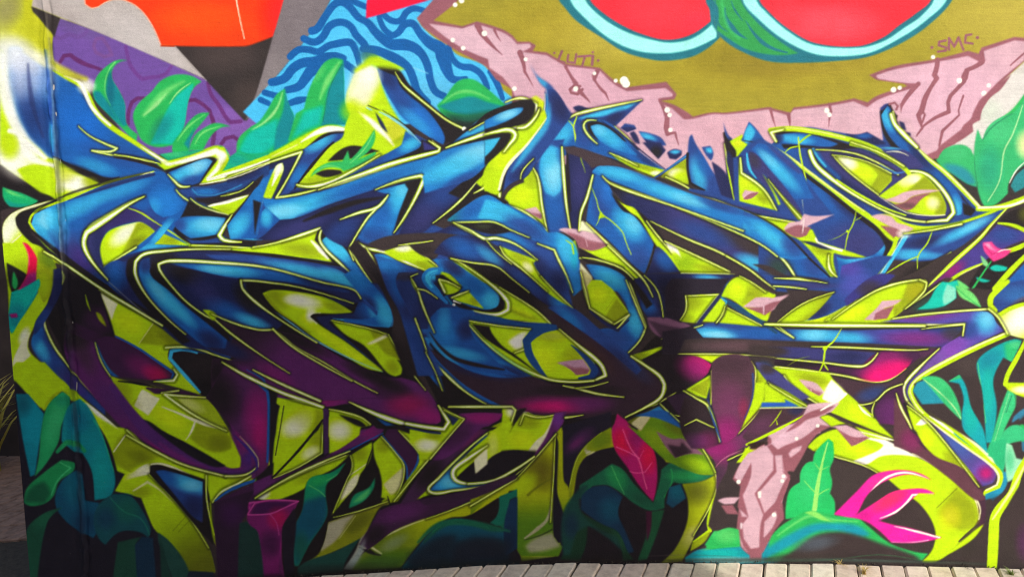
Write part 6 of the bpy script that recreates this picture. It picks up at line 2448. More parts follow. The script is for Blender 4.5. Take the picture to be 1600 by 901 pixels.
F b2 1035,452 1150,468 1262,528 1292,605 1300,700 1330,790 1250,640 1180,598 1090,522
b cyan 1180,540 110,50 30
F #d6cf8e 982,468 1065,540 1030,590 1045,700 1000,570
O lime_panel|
F lime 1035,592 1085,548 1200,642 1292,765 1200,822 1050,722
p limo 3 1215,660 1295,765 1200,822 1140,780
s limo@.7 4 2 1140,745 1215,640
b limb 1100,640 60,50
L 4:8:8:6 990,500 1015,600 1045,725 1200,824
L 6:14:5 1200,824 1290,768 1215,855
O letter_body|
S navy 12:16:10 3 1050,745 1140,820 1220,862 1290,800
L 3:9:9:4 1000,408 1100,425 1240,475 1320,545
F navy 1330,545 1385,520 1500,640 1510,790 1440,690
b bmid@.7 1420,690 40,90 -20
L 8:10:12:4 1160,335 1260,430 1380,545 1440,655
L 3:7:4 1385,520 1470,620 1505,780
L 4:10:4 1272,548 1330,690 1395,850
Z 640 490 4
O letter_mass|
F #3c2838 100,190 230,285 330,310 560,335 760,385 900,440 1150,440 1225,400 1190,300 1060,190 930,95 850,20 960,-20 1110,100 1370,265 1500,350 1592,440 1582,520 1480,580 1335,655 1300,625 1080,655 960,645 880,645 700,605 560,575 440,500 250,370
b brn 1060,200 260,70 42
b #4a2c30@.8 1150,250 180,50 42
b navy@.8 430,350 260,50 12
b bmid@.4 1400,330 160,50 42
b mag 920,570 300,60
b hot@.55 900,580 180,36
b pur@.8 1130,560 160,60
b blk@.8 1080,480 300,40
O letter_band|
F bmid 860,-40 1010,-40 1180,90 1370,255 1450,350 1420,380 1280,260 1080,110
b b2 1000,30 120,40 42
b navy@.7 1330,290 140,40 42
O letter_mass|
F blue 90,-20 400,-20 430,110 520,215 640,310 770,388 560,398 400,365 290,312 210,262 110,140
b cyan 250,220 150,70 40
b cyan@.7 420,290 190,30 10
b b2 250,60 60,120
b navy 620,360 150,36 15
b navy 330,40 60,110
b #1c2c50@.6 60,60 70,140
O lime_panel|lime eye with a dark slit beside the dark band
F #1d4f86 380,20 480,5 700,55 880,62 935,92 800,130 600,95 400,50
F lime 348,38 450,55 580,78 762,92 720,150 712,225 780,340 868,408 780,392 640,312 500,202 420,112
F blk 388,62 500,80 522,130 600,210 700,285 835,395 640,262 480,160
F lime 503,88 640,98 752,104 712,160 715,230 650,242 570,190
p wht 12 610,175 690,120 745,110 715,160 712,215 660,225
L 4:12 655,245 715,222
F lime 742,195 790,142 860,115 935,102 1010,172 1090,262 1135,342 1120,390 1000,408 868,408 785,305
b #b4bc5c@.8 890,140 120,40
b limb 840,280 90,90
b #a2b41c 1020,270 70,80 40
S #1d4f86 20:56:50:44:12 4 910,78 800,112 732,170 748,250 790,320 858,400
S #1c4480 6:30:44:14 4 1010,195 1100,275 1160,355 1140,395 1060,402
L 5:10:24:26:12 935,95 1060,200 1190,310 1225,385 1150,418
L 12:14:14:8:6 1150,418 1000,425 860,405 640,305 480,185 350,42
S pgr@.7 6:16:6 4 470,170 620,290 780,385
L 4:8:5 350,40 560,75 755,95
O rock_chip|
F #bd93aa 915,305 1010,290 1085,283 1128,345 1115,375 1040,382 1000,345
p mauv 3 960,310 1040,340 1070,335 1128,350 1110,380 1040,384 1010,360
O outline_edge|
S blue 14:30:30:16 4 90,200 200,335 320,445 440,520 560,575
L 4:8:18:8:3 100,240 200,350 310,455 400,520 478,562
L 2:10:10:2 22,50 60,150 110,240 205,480
L 10:16:14:14:8 245,580 400,580 560,580 640,580 662,602 636,682
L 5:14:12:4 960,448 1050,468 1180,500 1340,520
L 3:6:4 1040,465 1150,450 1240,425
F lime 1380,262 1460,238 1620,190 1480,265 1440,285 1480,320 1590,420
b limd@.6 1440,260 60,30
L 10:16:24:22:12:8 1385,265 1470,320 1560,385 1592,440 1570,520 1480,580 1350,645
O lime_panel|
F lime 688,650 740,615 800,642 905,632 870,730 785,865 560,865 500,905 480,860 500,745 620,662 640,680 600,790
b limo 740,680 90,40
b limb 700,790 90,60
b #cfe07a@.8 540,790 40,90
F cream 906,622 885,720 810,862 735,864 790,790 840,750
F blk 655,650 690,592 735,588 690,640 645,705
L 3:10:10:5 690,690 715,625 800,645 905,632
L 3:8 560,862 780,862
O letter_bar|
F pur 905,622 982,608 935,720 820,870 750,910 850,770
b #7a3fa0@.6 930,660 40,60
L 14:6:3 975,648 1020,642 1085,632
O letter_wedge|
F pur 300,628 420,618 582,622 560,662 440,722 300,852 200,910 140,910 240,772 345,660
b mag 460,650 160,40
b prd 300,760 120,60 -40
O outline_edge|
F lime 185,580 345,658 230,780 120,910 60,905 50,850 0,800 0,720 140,740 215,735 250,690
b wht 110,820 90,50
b limo 150,760 60,30
F #27345f 215,612 310,655 270,700 245,660
L 10:22:26:26:20 180,572 245,675 215,720 110,708 -20,685
L 4:8:10 215,600 342,657 235,780 130,905
S #27345f 8:14 3 -20,705 100,735 190,745
Z 600 440 4
K 0.74
O letter_mass|
f bmid 20 40,-10 215,-10 240,60 330,130 420,165 560,190 520,225 330,260 260,330 200,330 130,170
b navy 160,60 90,110 -20
b b2 300,230 90,110 20
b navy@.8 240,120 60,60
f navy 10 200,20 330,120 400,150 330,170 240,150
L 10:16:8:3 185,10 205,60 240,150 300,300
L 8:4:3 200,40 270,75 330,120
b #1c2c50@.5 70,150 60,150 -15
Z 1040 400 4
K 0.74
O dark_ground|
F #2a2030 -20,470 170,440 230,510 120,520 80,610 -20,620
f #2a2030 30 -20,500 110,505 70,600 -20,620
f brn 24 520,545 700,560 780,600 640,635 520,620
K 0.74
O letter_body|
F bmid 590,110 700,130 1000,160 1085,130 1100,60 1330,0 1420,0 1250,200 1150,300 1010,390 880,400 1050,225 900,212 700,200 640,170
b ind 900,185 200,24
b #5a58b0@.8 1180,170 120,80 -40
b #6a4aa8@.7 1120,70 110,60
b navy 960,340 90,50 -35
K 0.74
O dark_ground|
F brn 636,405 690,300 775,245 750,205 930,216 1052,222 930,275 820,345 700,412
F brn 430,40 560,100 660,190 690,240 600,220 540,165 455,120 400,110
K 0.74
O outline_edge|
L 8:10:10:5 380,0 520,82 620,160 682,205
L 3:8:14:4:2 680,138 760,140 820,142 900,152 1010,168
L 6:10:3 672,186 760,192 880,206
K 0.74
O lime_panel|
F lime 348,252 462,124 540,165 640,222 690,245 640,300 655,350 620,402 560,380 470,310 400,265
b limo 560,220 60,60
b limb 440,210 60,50
p limo@.7 4 520,215 620,225 600,250 480,310 470,290
L 3:6:4 462,124 540,165 625,225
K 0.93
O rock_chip|
F rock 478,318 560,258 630,255 690,262 770,245 700,290 680,330 640,350 600,330
F mauv 490,322 600,318 660,290 720,278 660,340 620,370 560,345
S rock 12:6 2 612,305 612,362
K 0.74
O outline_edge|
S #23506e 10:28:26:16 3 348,258 420,312 560,390 690,478
s cyan 12 6 348,258 390,290
S cyan@.8 6:14:4 3 350,262 380,285 372,310
L 3:6:6 372,312 350,370 318,415
K 0.74
O lime_panel|
F limo 698,412 800,330 900,275 1052,224 990,300 930,360 868,402
b lime 800,370 120,50 -32
b lime@.8 900,320 90,40 -32
L 3:6:3 700,410 860,295 1052,224
F #c2da40 850,408 980,382 1110,318 1205,255 1170,310 1010,402
b limb 960,395 120,20
L 3:5:3 1205,255 1140,325 1000,402
L 12:18:26:20:14 620,425 760,428 1000,432 1300,434 1620,436
K 0.74
O letter_bulb|
b hot 215,690 90,70
K 0.74
O letter_drop|
F #5e3f50 290,690 330,640 440,612 530,640 545,760 535,905 520,960 300,960 290,800
b mag@.5 430,850 110,110
b #4c3440@.8 420,650 110,40
b vio@.5 520,860 24,90
K 0.74
O lime_panel|
F lime 552,715 572,705 636,782 610,905 535,905 555,800
b limo 590,780 30,50
F lime 645,802 740,850 830,905 610,905
F #4a4a80 560,660 660,690 780,790 900,880 840,905 740,840 640,785 575,700
b brn 640,700 60,40
L 3:10:8 535,655 562,715 556,800 540,905
L 3:6:6 640,785 740,848 830,905
S navy 6 2 636,785 625,850 610,905
Z 1040 600 4
K 0.74
O letter_drop|
F #5c3a52 150,180 240,150 300,200 345,335 470,280 535,130 590,152 870,148 860,190 640,300 510,375 440,420 385,460 372,620 322,690 318,540 300,470 220,390 150,270
b mag 320,380 160,110 20
b mag@.8 480,170 90,110 -20
b #c02a78@.7 500,150 50,70
b #8a3a78@.6 560,290 160,50 -30
b #4a3048@.7 340,600 40,90
b vio@.5 340,300 50,60
F #3a2428 190,170 270,215 330,300 250,260 180,250
S bmid 6:16:12:4 3 265,100 300,190 330,270 348,350
S cream 3:6:2 2 262,110 300,200 330,300
L 3:8:10:3 112,42 200,90 262,130 330,300
L 2:5:2 120,260 200,220 300,270
S #b06a88 3:8:3 2 310,520 370,460 480,410
F lime 560,-10 640,-10 625,100 545,200 458,305 525,150
L 3:6:3 632,0 615,120 455,308
K 0.74
O lime_panel|
F lime 620,0 700,15 890,130 600,150 590,110 620,100
F #2f5fb0 600,112 750,112 740,90 840,138 595,145
L 4:8:5 650,0 780,80 890,140
S cream 5 2 590,150 880,146
K 0.74
O dark_ground|
F #4a343c 590,152 860,150 850,175 700,270 520,362 480,330
b #6a3a60@.7 600,260 130,60 -30
b navy@.8 820,165 60,30
S lime@.9 3:8:6:3 2 725,160 690,215 650,262
S lime@.9 3:7 2 690,215 698,250
K 0.74
O outline_edge|
S lime 8:18:14 3 872,188 700,282 508,376
K 0.93
O rock_strand|
F rock 890,125 1000,112 1092,115 1040,170 960,205 1030,262 1150,250 1262,325 1160,350 1060,268 960,255 850,352 740,392 680,430 725,440 742,540 772,572 742,662 722,762 640,872 590,920 470,920 455,850 445,770 520,812 480,740 470,642 425,600 455,500 520,425 620,388 655,372 740,292 850,210
b #e8bcd0@.6 720,320 160,60 -30
b #cf9fb4@.5 640,620 120,160
F mauv 865,190 960,152 1062,130 1010,172 950,200 880,222 830,262 745,302 800,250
F mauv 675,425 740,385 850,338 960,252 1032,262 900,332 880,402 800,545 742,535 728,445 690,450
F rock 768,432 790,405 852,380 842,412 780,458
F mauv 1058,266 1162,388 1262,328 1200,330 1150,320
S mauv 14:26:26:24:24 2 630,388 666,440 678,540 562,690 615,835 596,912
S mauv 4:20:20 2 532,470 530,560 485,645
F mauv 418,598 492,642 482,742 522,822 452,800 432,762 460,690
S mauv 24:36:30:26 2 745,560 765,590 728,680 692,775 612,840
F mauv 700,770 735,800 712,850 640,905 600,905 640,850
F rock 328,722 370,704 462,710 440,745 400,760 350,758
F mauv 345,762 430,758 442,812 380,800
F #33201c 508,376 560,362 648,362 590,385 560,412
b yel@.6 560,420 60,20
F lime 500,395 560,415 620,388 520,440 470,520 440,590 420,590 460,490
d wht 14 456,610 736,575 678,818
d wht 11 818,338 950,258 730,605
F wht 580,668 598,665 596,700 584,712
b mag@.0 0,0 1,1
K 0.74
O lime_panel|
F brn 1000,182 1040,178 1200,245 1440,340 1500,385 1420,350 1200,285
F lime 1040,172 1070,140 1135,60 1212,130 1295,212 1428,338 1240,262
b limb 1200,180 90,40 45
s wht 6:16:4 4 1205,125 1235,165 1290,205
F lime 965,205 1015,192 1100,235 1300,300 1440,352 1300,335 1262,325 1150,250 1035,262
s wht 4:14 5 1200,290 1440,355
Z 740 640 4
K 0.74
O dark_ground|
F #241c26 160,262 388,258 340,335 215,415 60,440 -20,440 -20,400 90,352 140,320
F #221c30 556,100 860,10 860,110 740,170 640,300 592,480 565,465
b pur@.8 660,190 120,50 -40
b mag@.3 640,210 60,24 -40
K 0.74
O letter_tail|
F #3c2440 -20,500 120,470 260,400 290,420 200,480 -20,580
K 0.74
O lime_panel|tall lime blade with a pale foot in the shade at centre
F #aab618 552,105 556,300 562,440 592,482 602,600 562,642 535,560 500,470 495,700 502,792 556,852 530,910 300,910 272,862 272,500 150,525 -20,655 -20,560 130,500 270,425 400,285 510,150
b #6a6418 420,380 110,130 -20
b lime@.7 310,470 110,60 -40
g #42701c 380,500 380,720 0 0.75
s limd@.7 18:6 6 340,530 400,480 480,430
s #a8a684 6:16:24:10 5 488,560 460,680 400,740 320,800
p #a4a488 14 320,850 400,790 495,765 545,850 440,880 350,890
s #2e3a18@.8 10:5 5 490,745 420,780 320,810
F #1c1828 513,165 530,205 522,500 545,640 556,825 502,790 500,500
L 3:5:4 510,150 500,400 480,700
L 3:6:6 270,425 400,285 515,150
s lime@.6 10 6 535,200 545,450
L 8:10:6 -20,600 130,510 270,428
K 0.74
O painted_leaf|
F #16715f 160,542 272,492 272,540 225,560 205,680 150,725 100,705 150,650
F #13385a 230,560 275,542 272,862 200,910 190,720
b #0f2440@.7 230,800 50,90
b blk@.8 100,850 140,60
K 0.74
O lime_panel|lime curve with a pale fork rising to the crimson leaf
F #8c9a1c 592,560 600,480 640,322 720,205 862,105 856,232 720,272 660,342 622,470
b #6e8818 790,190 80,50 -30
F #b4b088 690,250 715,210 700,245 740,262 705,275
s #c4c4a0 6:10:3 3 600,480 650,330 720,262 855,232
s #9aa048 4:6:3 3 640,322 720,205 860,105
K 0.74
O lime_panel|small blue and lime fan beside the crimson leaf
F #6c901c 955,90 1040,135 1112,45 1200,70 1335,120 1430,240 1500,340 1512,402 1380,392 1200,312 1110,232
b #8ea820@.8 1150,190 120,60 35
b limd@.8 1260,110 90,40 30
b lime@.6 1400,340 110,40 20
F #8a6478 1140,130 1240,180 1310,180 1440,282 1350,275 1260,300 1200,230
p #3c2836 6 1210,215 1290,230 1300,200 1370,265 1260,300
F #cfc898 985,82 1050,40 1106,45 1045,130
s lime@.7 6 2 1130,60 1075,135
F blue 1000,40 1150,0 1230,20 1338,135 1200,72 1100,40
L 3:6:4 1230,20 1340,130 1440,255 1512,390
K 0.74
O painted_leaf|pair of dark green leaves bending under the crimson leaf
b #14603f@.8 1060,560 120,60
s #2c8a60 5:10:4 4 660,480 760,440 870,480 940,525
s #2c8a60@.8 8 5 1180,600 1000,590 940,540
f #184a44 8 560,640 680,470 720,470 660,560 680,650 780,740 900,790 930,880 840,800 720,720 640,760 600,905 560,905
b #12304e@.8 610,720 50,90
b #2a1c28@.8 960,640 60,110 -20
K 0.74
O outline_edge|
S lime@.8 10:14:10:14 3 1600,420 1520,560 1475,680 1470,750
Z 1160 780 4
O rock_strand|
K 0.93
F rock 0,0 130,0 125,120 110,200 100,270 60,330 20,330 -20,290 -40,200 -20,100 -40,40
F mauv -60,0 -40,60 -50,200 -30,290 20,345 70,345 150,330 180,230 260,120 250,60 140,120 130,180 110,260 70,320 30,325 -5,290 -25,210 -5,100 -30,20
S mauv 24:30:20 2 135,20 125,110 105,200
F rock 150,110 200,80 180,140 130,200
d #f6eef2 14 30,300
K 0.74
Z 380 560 4
O letter_mass|
f pur 24 -40,40 60,60 130,110 60,160 40,260 70,420 60,560 -30,620 -90,560 -60,300
b mag 20,300 70,160
b mag@.8 10,460 60,130
b #3c2058@.7 -50,200 40,200
S blue 4:14:16:10 3 20,70 120,125 135,160 145,420
L 6:16:16 60,70 220,150 480,265
F blk 140,170 215,220 190,380 160,400
L 2:4:3 150,260 155,420
Z 0 0 2.9963
O sprayed_corner|
S wht@.75 40:60:50 26 15,270 20,400 45,520 90,630
B #eef2f6@.8 70,260 110,80
B #e4e9f2@.6 150,290 90,60
B #c8d0ea@.6 110,360 70,110
S #f2f2d0@.8 20:40:10 16 120,240 230,300 330,350
S #c4c62e@.8 20:40:20 14 240,290 310,340 400,370
O lime_panel|
B wht@.95 90,745 120,95 30
B lime@.9 45,690 48,62
S wht@.9 20:34:20 10 95,650 130,720 190,760 250,775
f lime 8 78,795 150,772 240,785 262,860 255,905 190,900
B wht 355,862 70,42
B #d0dc50@.8 300,820 60,40
B limo@.6 420,850 40,24
O letter_sweep|
S #17459a@.5 16:24:16 8 215,240 240,480 258,720
S cyan@.5 10:18:6 6 240,590 246,650 252,710
S #dfe4b0@.45 16:20 6 262,745 280,895
S navy@.5 10:26:10 8 130,300 150,480 200,640
b mag@0 0,0 1,1
F orng@0.01 393,-40 430,40 560,0 700,80 752,210 1140,212 1280,170 1340,-40
b #ff2040@.7 1320,60 110,190
b #ff6a20@.4 900,80 200,80
O wave_field|
Z 400 0 2.9963
S wdk 30:40:44:30 2 500,230 560,235 640,270 700,310
B #2a6a8c@.8 520,255 50,36
O lime_panel|
B #f6f6cc@.9 490,400 60,110 10
B wht@.9 530,360 60,60
S lime@.8 16:44:10 14 470,330 540,285 680,325
B lime@.8 450,520 60,60
S #dff0b0@.6 20 14 430,470 470,360
O letter_arm|
F lime 1165,605 1270,590 1322,540 1325,470 1352,500 1350,570 1300,650 1200,742 1150,800 1140,905 1100,905 1028,852 1180,700 1232,640
b yel@.6 1335,500 40,50
b limb 1240,670 70,60 -45
F blk 880,695 980,605 1100,545 1230,478 1290,465 1308,490 1300,530 1250,580 1100,625 1000,650
F b2 900,690 985,618 1100,565 1200,518 1252,500 1250,522 1200,565 1080,615 980,650
b lcy 1190,535 90,36 -22
b cyan 1060,590 110,30 -25
L 3:6:4 1000,610 1110,550 1240,482
L 4:10:12:14:18:10 890,690 1000,650 1110,625 1200,602 1285,585 1325,515
F blk 1060,640 1190,622 1205,650 1180,705 1020,862 960,930 900,905 1060,780
F b2 862,715 1000,672 1152,645 1112,720 1062,790 1000,838 900,868 790,905 780,830
b lcy 1010,730 150,50 -25
b cyan 900,790 160,50 -22
b bmid 960,850 110,30 -25
L 6:14:24:28:14 890,692 1000,652 1130,612 1200,615 1214,640 1188,682
L 4:12:12:3 1140,800 1090,862 1020,905
F blk 1155,760 1230,700 1300,655 1180,860 1140,905 1135,850
F bmid 1352,420 1340,540 1290,640 1220,730 1180,860 1250,840 1300,740 1380,660 1400,600
s cyan@.8 10:26:20 12 1365,440 1360,540 1300,660 1220,770
S cream@.8 3:6:3 2 1352,440 1345,540 1300,635
L 2:5:3 1300,740 1250,790 1238,840
Z 0 260 2.9963
O lime_panel|
F #98a616 178,395 240,430 262,490 240,590 205,640 172,560
b #4c6a1c@.7 235,440 70,40 30
b lime@.7 200,560 40,60
O dark_ground|
F #241c22 285,470 470,585 505,720 540,800 420,760 300,700 225,640 262,520
b prd 470,720 90,70
F limo 448,680 470,690 500,750 465,720
S lime@.8 2:8:2 3 400,600 410,640 424,675
O letter_stem|
F navy 248,482 285,475 302,520 280,600 205,735 160,790 165,730 232,620
b bmid 200,720 40,70 30
L 2:5:2 293,490 300,520 294,550
O letter_spine|
S blk 10:30:34:26 5 150,300 290,420 460,545 720,705
L 6:12:12:12:8 205,398 300,455 480,575 620,660 760,745
F navy 485,470 540,440 590,450 600,600 720,720 640,660 500,545
b blue 540,500 60,90
S #a8a8a0@.6 4:2 2 500,530 600,620 700,705
L 4:14:26:30:20:10:5 672,142 600,180 480,260 405,310 392,365 420,430 505,530
b navy@.7 330,470 140,90 35
b #3f2a70@.6 300,420 90,70 35
s mag@0 1 1 0,0 1,1
S cyan@.6 12:30:10 16 190,230 180,280 250,370
S lcy@.6 8:30:8 14 200,215 195,255 220,290
S blk@.7 6:14:8 4 160,215 320,130 560,60 700,30
O painted_leaf|
F turq 60,590 95,575 182,525 186,560 130,650 60,780 42,740 48,650
b teal 80,700 50,70
F mag 42,690 78,686 84,706 52,710
Z 1066 100 2.7266
O letter_band|
F b2 -20,528 150,585 250,620 330,655 430,718 535,825 420,825 330,768 170,692 -20,618
b cyan 120,630 190,26 24
b cyan 380,735 110,30 38
b bmid 470,780 60,40 40
b bmid 200,610 160,16 20
S blk@.8 4:10:10 3 240,612 330,652 430,714 530,815
L 5:6:6:5 -20,614 170,690 330,766 405,820
O letter_body|
K 0.9
F rock 884,160 925,160 935,225 915,218 898,195
S mauv 10 2 884,172 905,165 918,180 912,195
F #2c3a78 842,190 862,172 880,168 868,185 850,200
F rock 916,232 975,232 1000,320 960,318 925,285
F navy 922,243 945,250 955,282 935,276
F navy 956,290 972,294 976,306 960,302
K 0.74
L 14:22:14 890,215 905,255 935,290 1000,355
L 10:14:8 400,330 378,292 430,280
Z 1066 400 2.7266
O letter_body|
F #3c3a80 690,185 820,80 905,80 830,150 760,175 700,215
b brn@.8 800,140 60,40
O dark_ground|
F brn 770,170 870,120 1005,60 1130,-10 1180,-10 1020,105 900,120 800,165
O lime_panel|large lime panel with pink chip right of centre
F lime 612,272 700,215 800,162 900,122 1010,100 1042,112 1032,150 950,222 885,266 740,274
p limo 8 960,112 1040,108 1035,150 950,222 900,262 900,215 930,190
b limb 720,245 90,30 -20
b #a8a020@.6 990,150 50,40 -45
L 3:6:10:6 640,268 800,160 900,120 1012,100
L 6:8:3 1012,100 1042,113 1030,152 950,225
O rock_chip|pale rock chip on the large lime panel right of centre
K 0.9
F rock 772,272 812,235 832,215 850,190 938,184 905,208 862,222 825,272
F mauv 822,244 850,228 905,210 872,266 815,272
K 0.74
O letter_band|
b hot@0 0,0 1,1
F prd@0.01 740,430 840,400 1000,400 950,480 850,532 720,520
b hot 880,495 120,50 -15
b hot@.6 850,515 70,24
O letter_drop|
F #583b4a 128,450 165,425 215,418 275,428 306,470 302,600 268,690 242,748 200,790 165,800 150,715 126,620
b #7a3c66@.8 200,640 90,110
b mag 190,760 80,80
b crim@.25 262,650 24,50
b #46303a@.8 200,460 90,40
s bmid@.8 8 4 300,500 300,600 268,690
O letter_point|
F #33242c 10,600 60,610 110,640 150,720 160,800 100,818 40,818 -10,720
b mag@.6 110,790 60,50
b pur@.6 50,790 60,40
L 3:7:9:3 5,572 60,605 110,640 160,790
S bmid 3:10:4 3 112,640 140,720 165,790
L 2:5:2 10,720 60,695 135,730
O lime_panel|
B wht@.9 640,585 46,46
S wht 6:10 3 590,655 650,620 695,585
Z 0 560 2.7266
O lime_panel|bent lime band with a cream corner along the lower left edge
F lime 50,40 70,15 190,15 250,78 340,160 450,250 540,325 640,380 770,445 640,442 560,485 480,452 430,312 400,262 340,192 290,152 240,152 190,222 72,105
s wht 6:36:30:8 10 365,190 430,235 500,280 560,325
p limo 12 505,335 545,318 700,420 620,440 545,490 470,425
b limd@.5 600,420 70,30 25
s cream 5 2 535,325 485,395
p limo 4 185,222 215,165 262,135 300,150 240,160
s limb@.6 20 10 420,260 450,350 470,430
O painted_leaf|dim green leaf beside the wall joint at lower left
F #241f2d 64,92 188,228 262,140 432,302 500,478 532,490 490,562 602,592 770,1020 55,1020
F #128a9a 68,150 120,150 188,236 172,330 150,492 130,502 95,330
b #17a0b0@.7 140,280 50,120
b #125c6c@.8 100,190 40,60
F #2ea468 148,502 165,420 176,300 202,202 265,140 302,165 292,220 262,282 250,352 200,442
b #55cc85@.6 235,270 36,110 15
b #1f8a70@.7 270,180 40,30
F #0e8c94 290,205 340,170 382,212 432,312 472,432 492,520 472,590 402,602 392,482 352,402 310,390 262,352 266,282
b #1aaaa2@.7 430,480 50,110
b #0b6c8a@.7 330,260 60,60
s #46c888@.8 5:8:4 4 400,262 435,320 465,410 485,480
S #2a9c64 16:24:16 5 245,395 280,358 325,362 360,392
F #2a2232 228,425 262,396 322,400 372,442 402,602 360,602 350,472 300,432
F #2a9a5e 104,612 116,550 180,490 262,430 322,442 310,482 252,522 230,582 190,616 130,626
p #1b6446 12 104,612 125,555 190,520 220,570 190,616
s #62d28c@.7 4:6:4 3 255,440 300,465 245,520 220,580
F #115a74 235,592 262,522 330,472 350,502 360,602 422,612 432,682 400,762 320,722 250,652
b #157a88@.6 310,540 50,80
b #13385a@.7 360,700 60,60
F #1d5a44 114,732 180,662 266,632 200,702 152,1020 108,1020
b #2c7a58@.6 190,680 50,36 -35
F #16585f 400,692 420,622 480,575 552,582 592,622 642,722 632,762 590,736 512,736 450,792 420,762
b #1c6a58@.8 540,640 60,60
b #123e5e@.7 450,680 50,50
s #2f8f70@.6 5 3 470,590 530,650 600,680 638,750
F #1f5040 470,1020 502,780 606,756 580,792 602,1020
F #143850 575,792 606,756 652,762 672,1020 590,1020
F #1c443c 680,746 755,1020 690,1020
O lime_panel|lime panel with a cream block above the dark slot at lower left
F lime 560,190 600,160 700,150 835,258 965,318 1022,420 1022,462 970,462 840,382 700,312 615,262
b limb 720,250 90,40 25
p limo 6 808,338 842,268 985,325 985,385 900,395
b limd@.6 930,360 50,40
b limo 590,170 50,40
F cream 602,134 682,170 632,242 572,200
b #d8d69a@.8 585,200 24,24
s cream 6 3 690,180 648,248
S cream 4:10:16:5 3 690,205 760,232 828,262 960,305
S cream 8:10:3 3 832,262 815,310 792,345
F #a2b82c 745,158 880,168 972,322 850,252
b #d4dc8c@.8 810,195 70,26 25
L 4:8:12:10:4 965,308 830,242 700,152 760,158 875,165
O letter_slot|black slot framed in purple below the cream block
F #1f1a22 608,258 640,268 700,310 825,375 962,456 905,462 800,425 700,368 640,315
S #2f8f50 3:12:3 3 600,255 640,310 700,360
L 3:6:2 620,290 660,330 730,375
O letter_stripe|
S #5a2c70 30:50:46:30:24 6 480,120 600,280 720,380 860,460 1000,490 1080,470
S mag@.4 10:30:10 10 680,360 780,430 880,465
L 6:9:8:8 540,325 660,392 780,450 960,500
L 8:8:5 960,500 1050,492 1100,455
O letter_mass|
F #5a2a5c 878,168 960,25 1060,78 1142,142 1146,440 1090,505 1082,432 1042,352 965,262
b blk 930,150 90,130 -25
b mag 1100,260 70,140
b hot@.3 1110,360 40,110
b #45246a@.8 1050,420 50,60 40
S #3a2a80@.9 4:12:10:4 4 1000,330 1085,420 1095,470 1060,495
S #c8c890@.8 2:5:4 2 1020,330 1095,420 1100,460
S blue 4:12:14:12:8 3 1055,70 1138,140 1145,200 1143,330 1138,440
L 3:14:14:16:14 945,15 1050,75 1200,145 1300,180 1375,207
O letter_panel|
F #351c38 912,612 1085,560 1062,602 1050,662 1022,702 1020,1020 930,1020
b #5a1c6a@.5 990,660 60,60
O trumpet_flower|
F #1d3f3a 1020,700 1060,690 1100,745 1130,1020 1010,1020
F #7a2068 1052,668 1082,612 1150,600 1275,605 1242,652 1202,722 1188,1020 1128,1020 1100,742 1060,702
p #4a1450 4 1085,630 1110,612 1245,612 1155,658 1068,664
b crim@.5 1185,680 50,50
b #3c1440@.8 1150,790 50,60
s #c8559a 5 3 1056,664 1150,660 1200,640 1272,606
s #c8559a 5 3 1056,660 1085,615 1150,603 1272,606
s #b85092@.8 4 2 1150,662 1178,700 1188,750
Z 400 601 2.7266
O lime_panel|lime panels split by thin dark bars under the purple mass
F #241c22 60,50 95,95 82,190 66,395 58,300
F lime 100,95 120,72 285,105 282,152 72,395 85,200
b wht 165,180 70,50 -20
b #d4de80@.7 205,140 60,50
p limo 10 250,100 285,105 282,152 220,215 250,150
F lime 75,395 282,175 284,290 180,350
b limo 260,230 40,60
b wht@.8 230,290 50,30 -30
S blk 8:12:8 2 283,150 180,280 70,395
S blk 5 2 118,90 100,200 82,300
L 2:5:3 284,170 280,290 180,350 75,397
F lime 312,105 360,112 440,135 488,168 445,182 440,215 380,262 312,292
b wht 355,195 60,50
p limo 6 330,130 440,160 485,168 440,180 400,160
F #241c22 350,125 440,150 470,175 452,180 400,158
L 3:8:3 312,103 440,135 488,168
F #4a2a5a 286,100 308,100 308,290 290,300
O letter_diagonal|
F pur 310,300 440,216 500,172 520,192 420,262 200,352 100,402 -10,470 -10,412 100,392
b mag@.6 470,195 50,30
b prd 200,360 120,36 -25
L 3:8:10:4 -5,482 130,400 280,330 400,282
O letter_hook|bright blue hook with a white rim in the lower middle
F lime 895,305 985,215 1032,178 1060,180 1042,285 985,338 985,268
b #dce88a@.8 1010,260 30,70
F b2 738,452 830,350 962,222 990,215 900,292 832,368~ 850,410~ 900,422 1015,405 960,432 850,442
b cyan 830,420 70,36
b lcy@.5 825,410 40,30
b navy 910,275 50,30 -45
F #221a24 850,398 930,332 936,378 1040,286 1186,286 1160,322 1062,386 942,414 872,412
F cream 930,322 986,270 986,336 935,378
L 6:16:20:20:10 985,258 905,312 842,362~ 848,402~ 905,420
L 10:10:12:8 905,420 1010,406 1100,362 1185,305
L 5:8:8:12:10:5 985,205 900,275 780,395 738,452~ 850,448 960,432
O letter_tail|
F #3f2442 690,488 800,470 920,440 1080,388 1112,398 920,475 720,512
O painted_leaf|dark teal leaf lying along the foot of the wall in the middle
f #1c2434 30 820,690 920,650 1050,655 1090,760 800,775
S #1d6a52 6:26:24:8 8 690,670 780,595 900,585 1080,622
s #2f9a74@.6 5 3 740,625 800,585 900,580 1000,605
f #182a3a 20 640,740 760,650 860,640 820,770 650,785
O lime_panel|
s #bfc0a0 6:16:10 5 655,590 500,670 480,695 530,720
S #241a24 4:12:6 4 440,690 490,715 530,725
f #4a6a2a 20 420,760 520,730 640,740 600,785 410,790
f #93a09a 12 385,780 440,690 470,640 450,720 420,770
Z 1066 601 2.7266
O dark_ground|
F brn 150,440 215,330 260,330 250,440 230,620 130,620 110,600
K 0.93
O rock_strand|
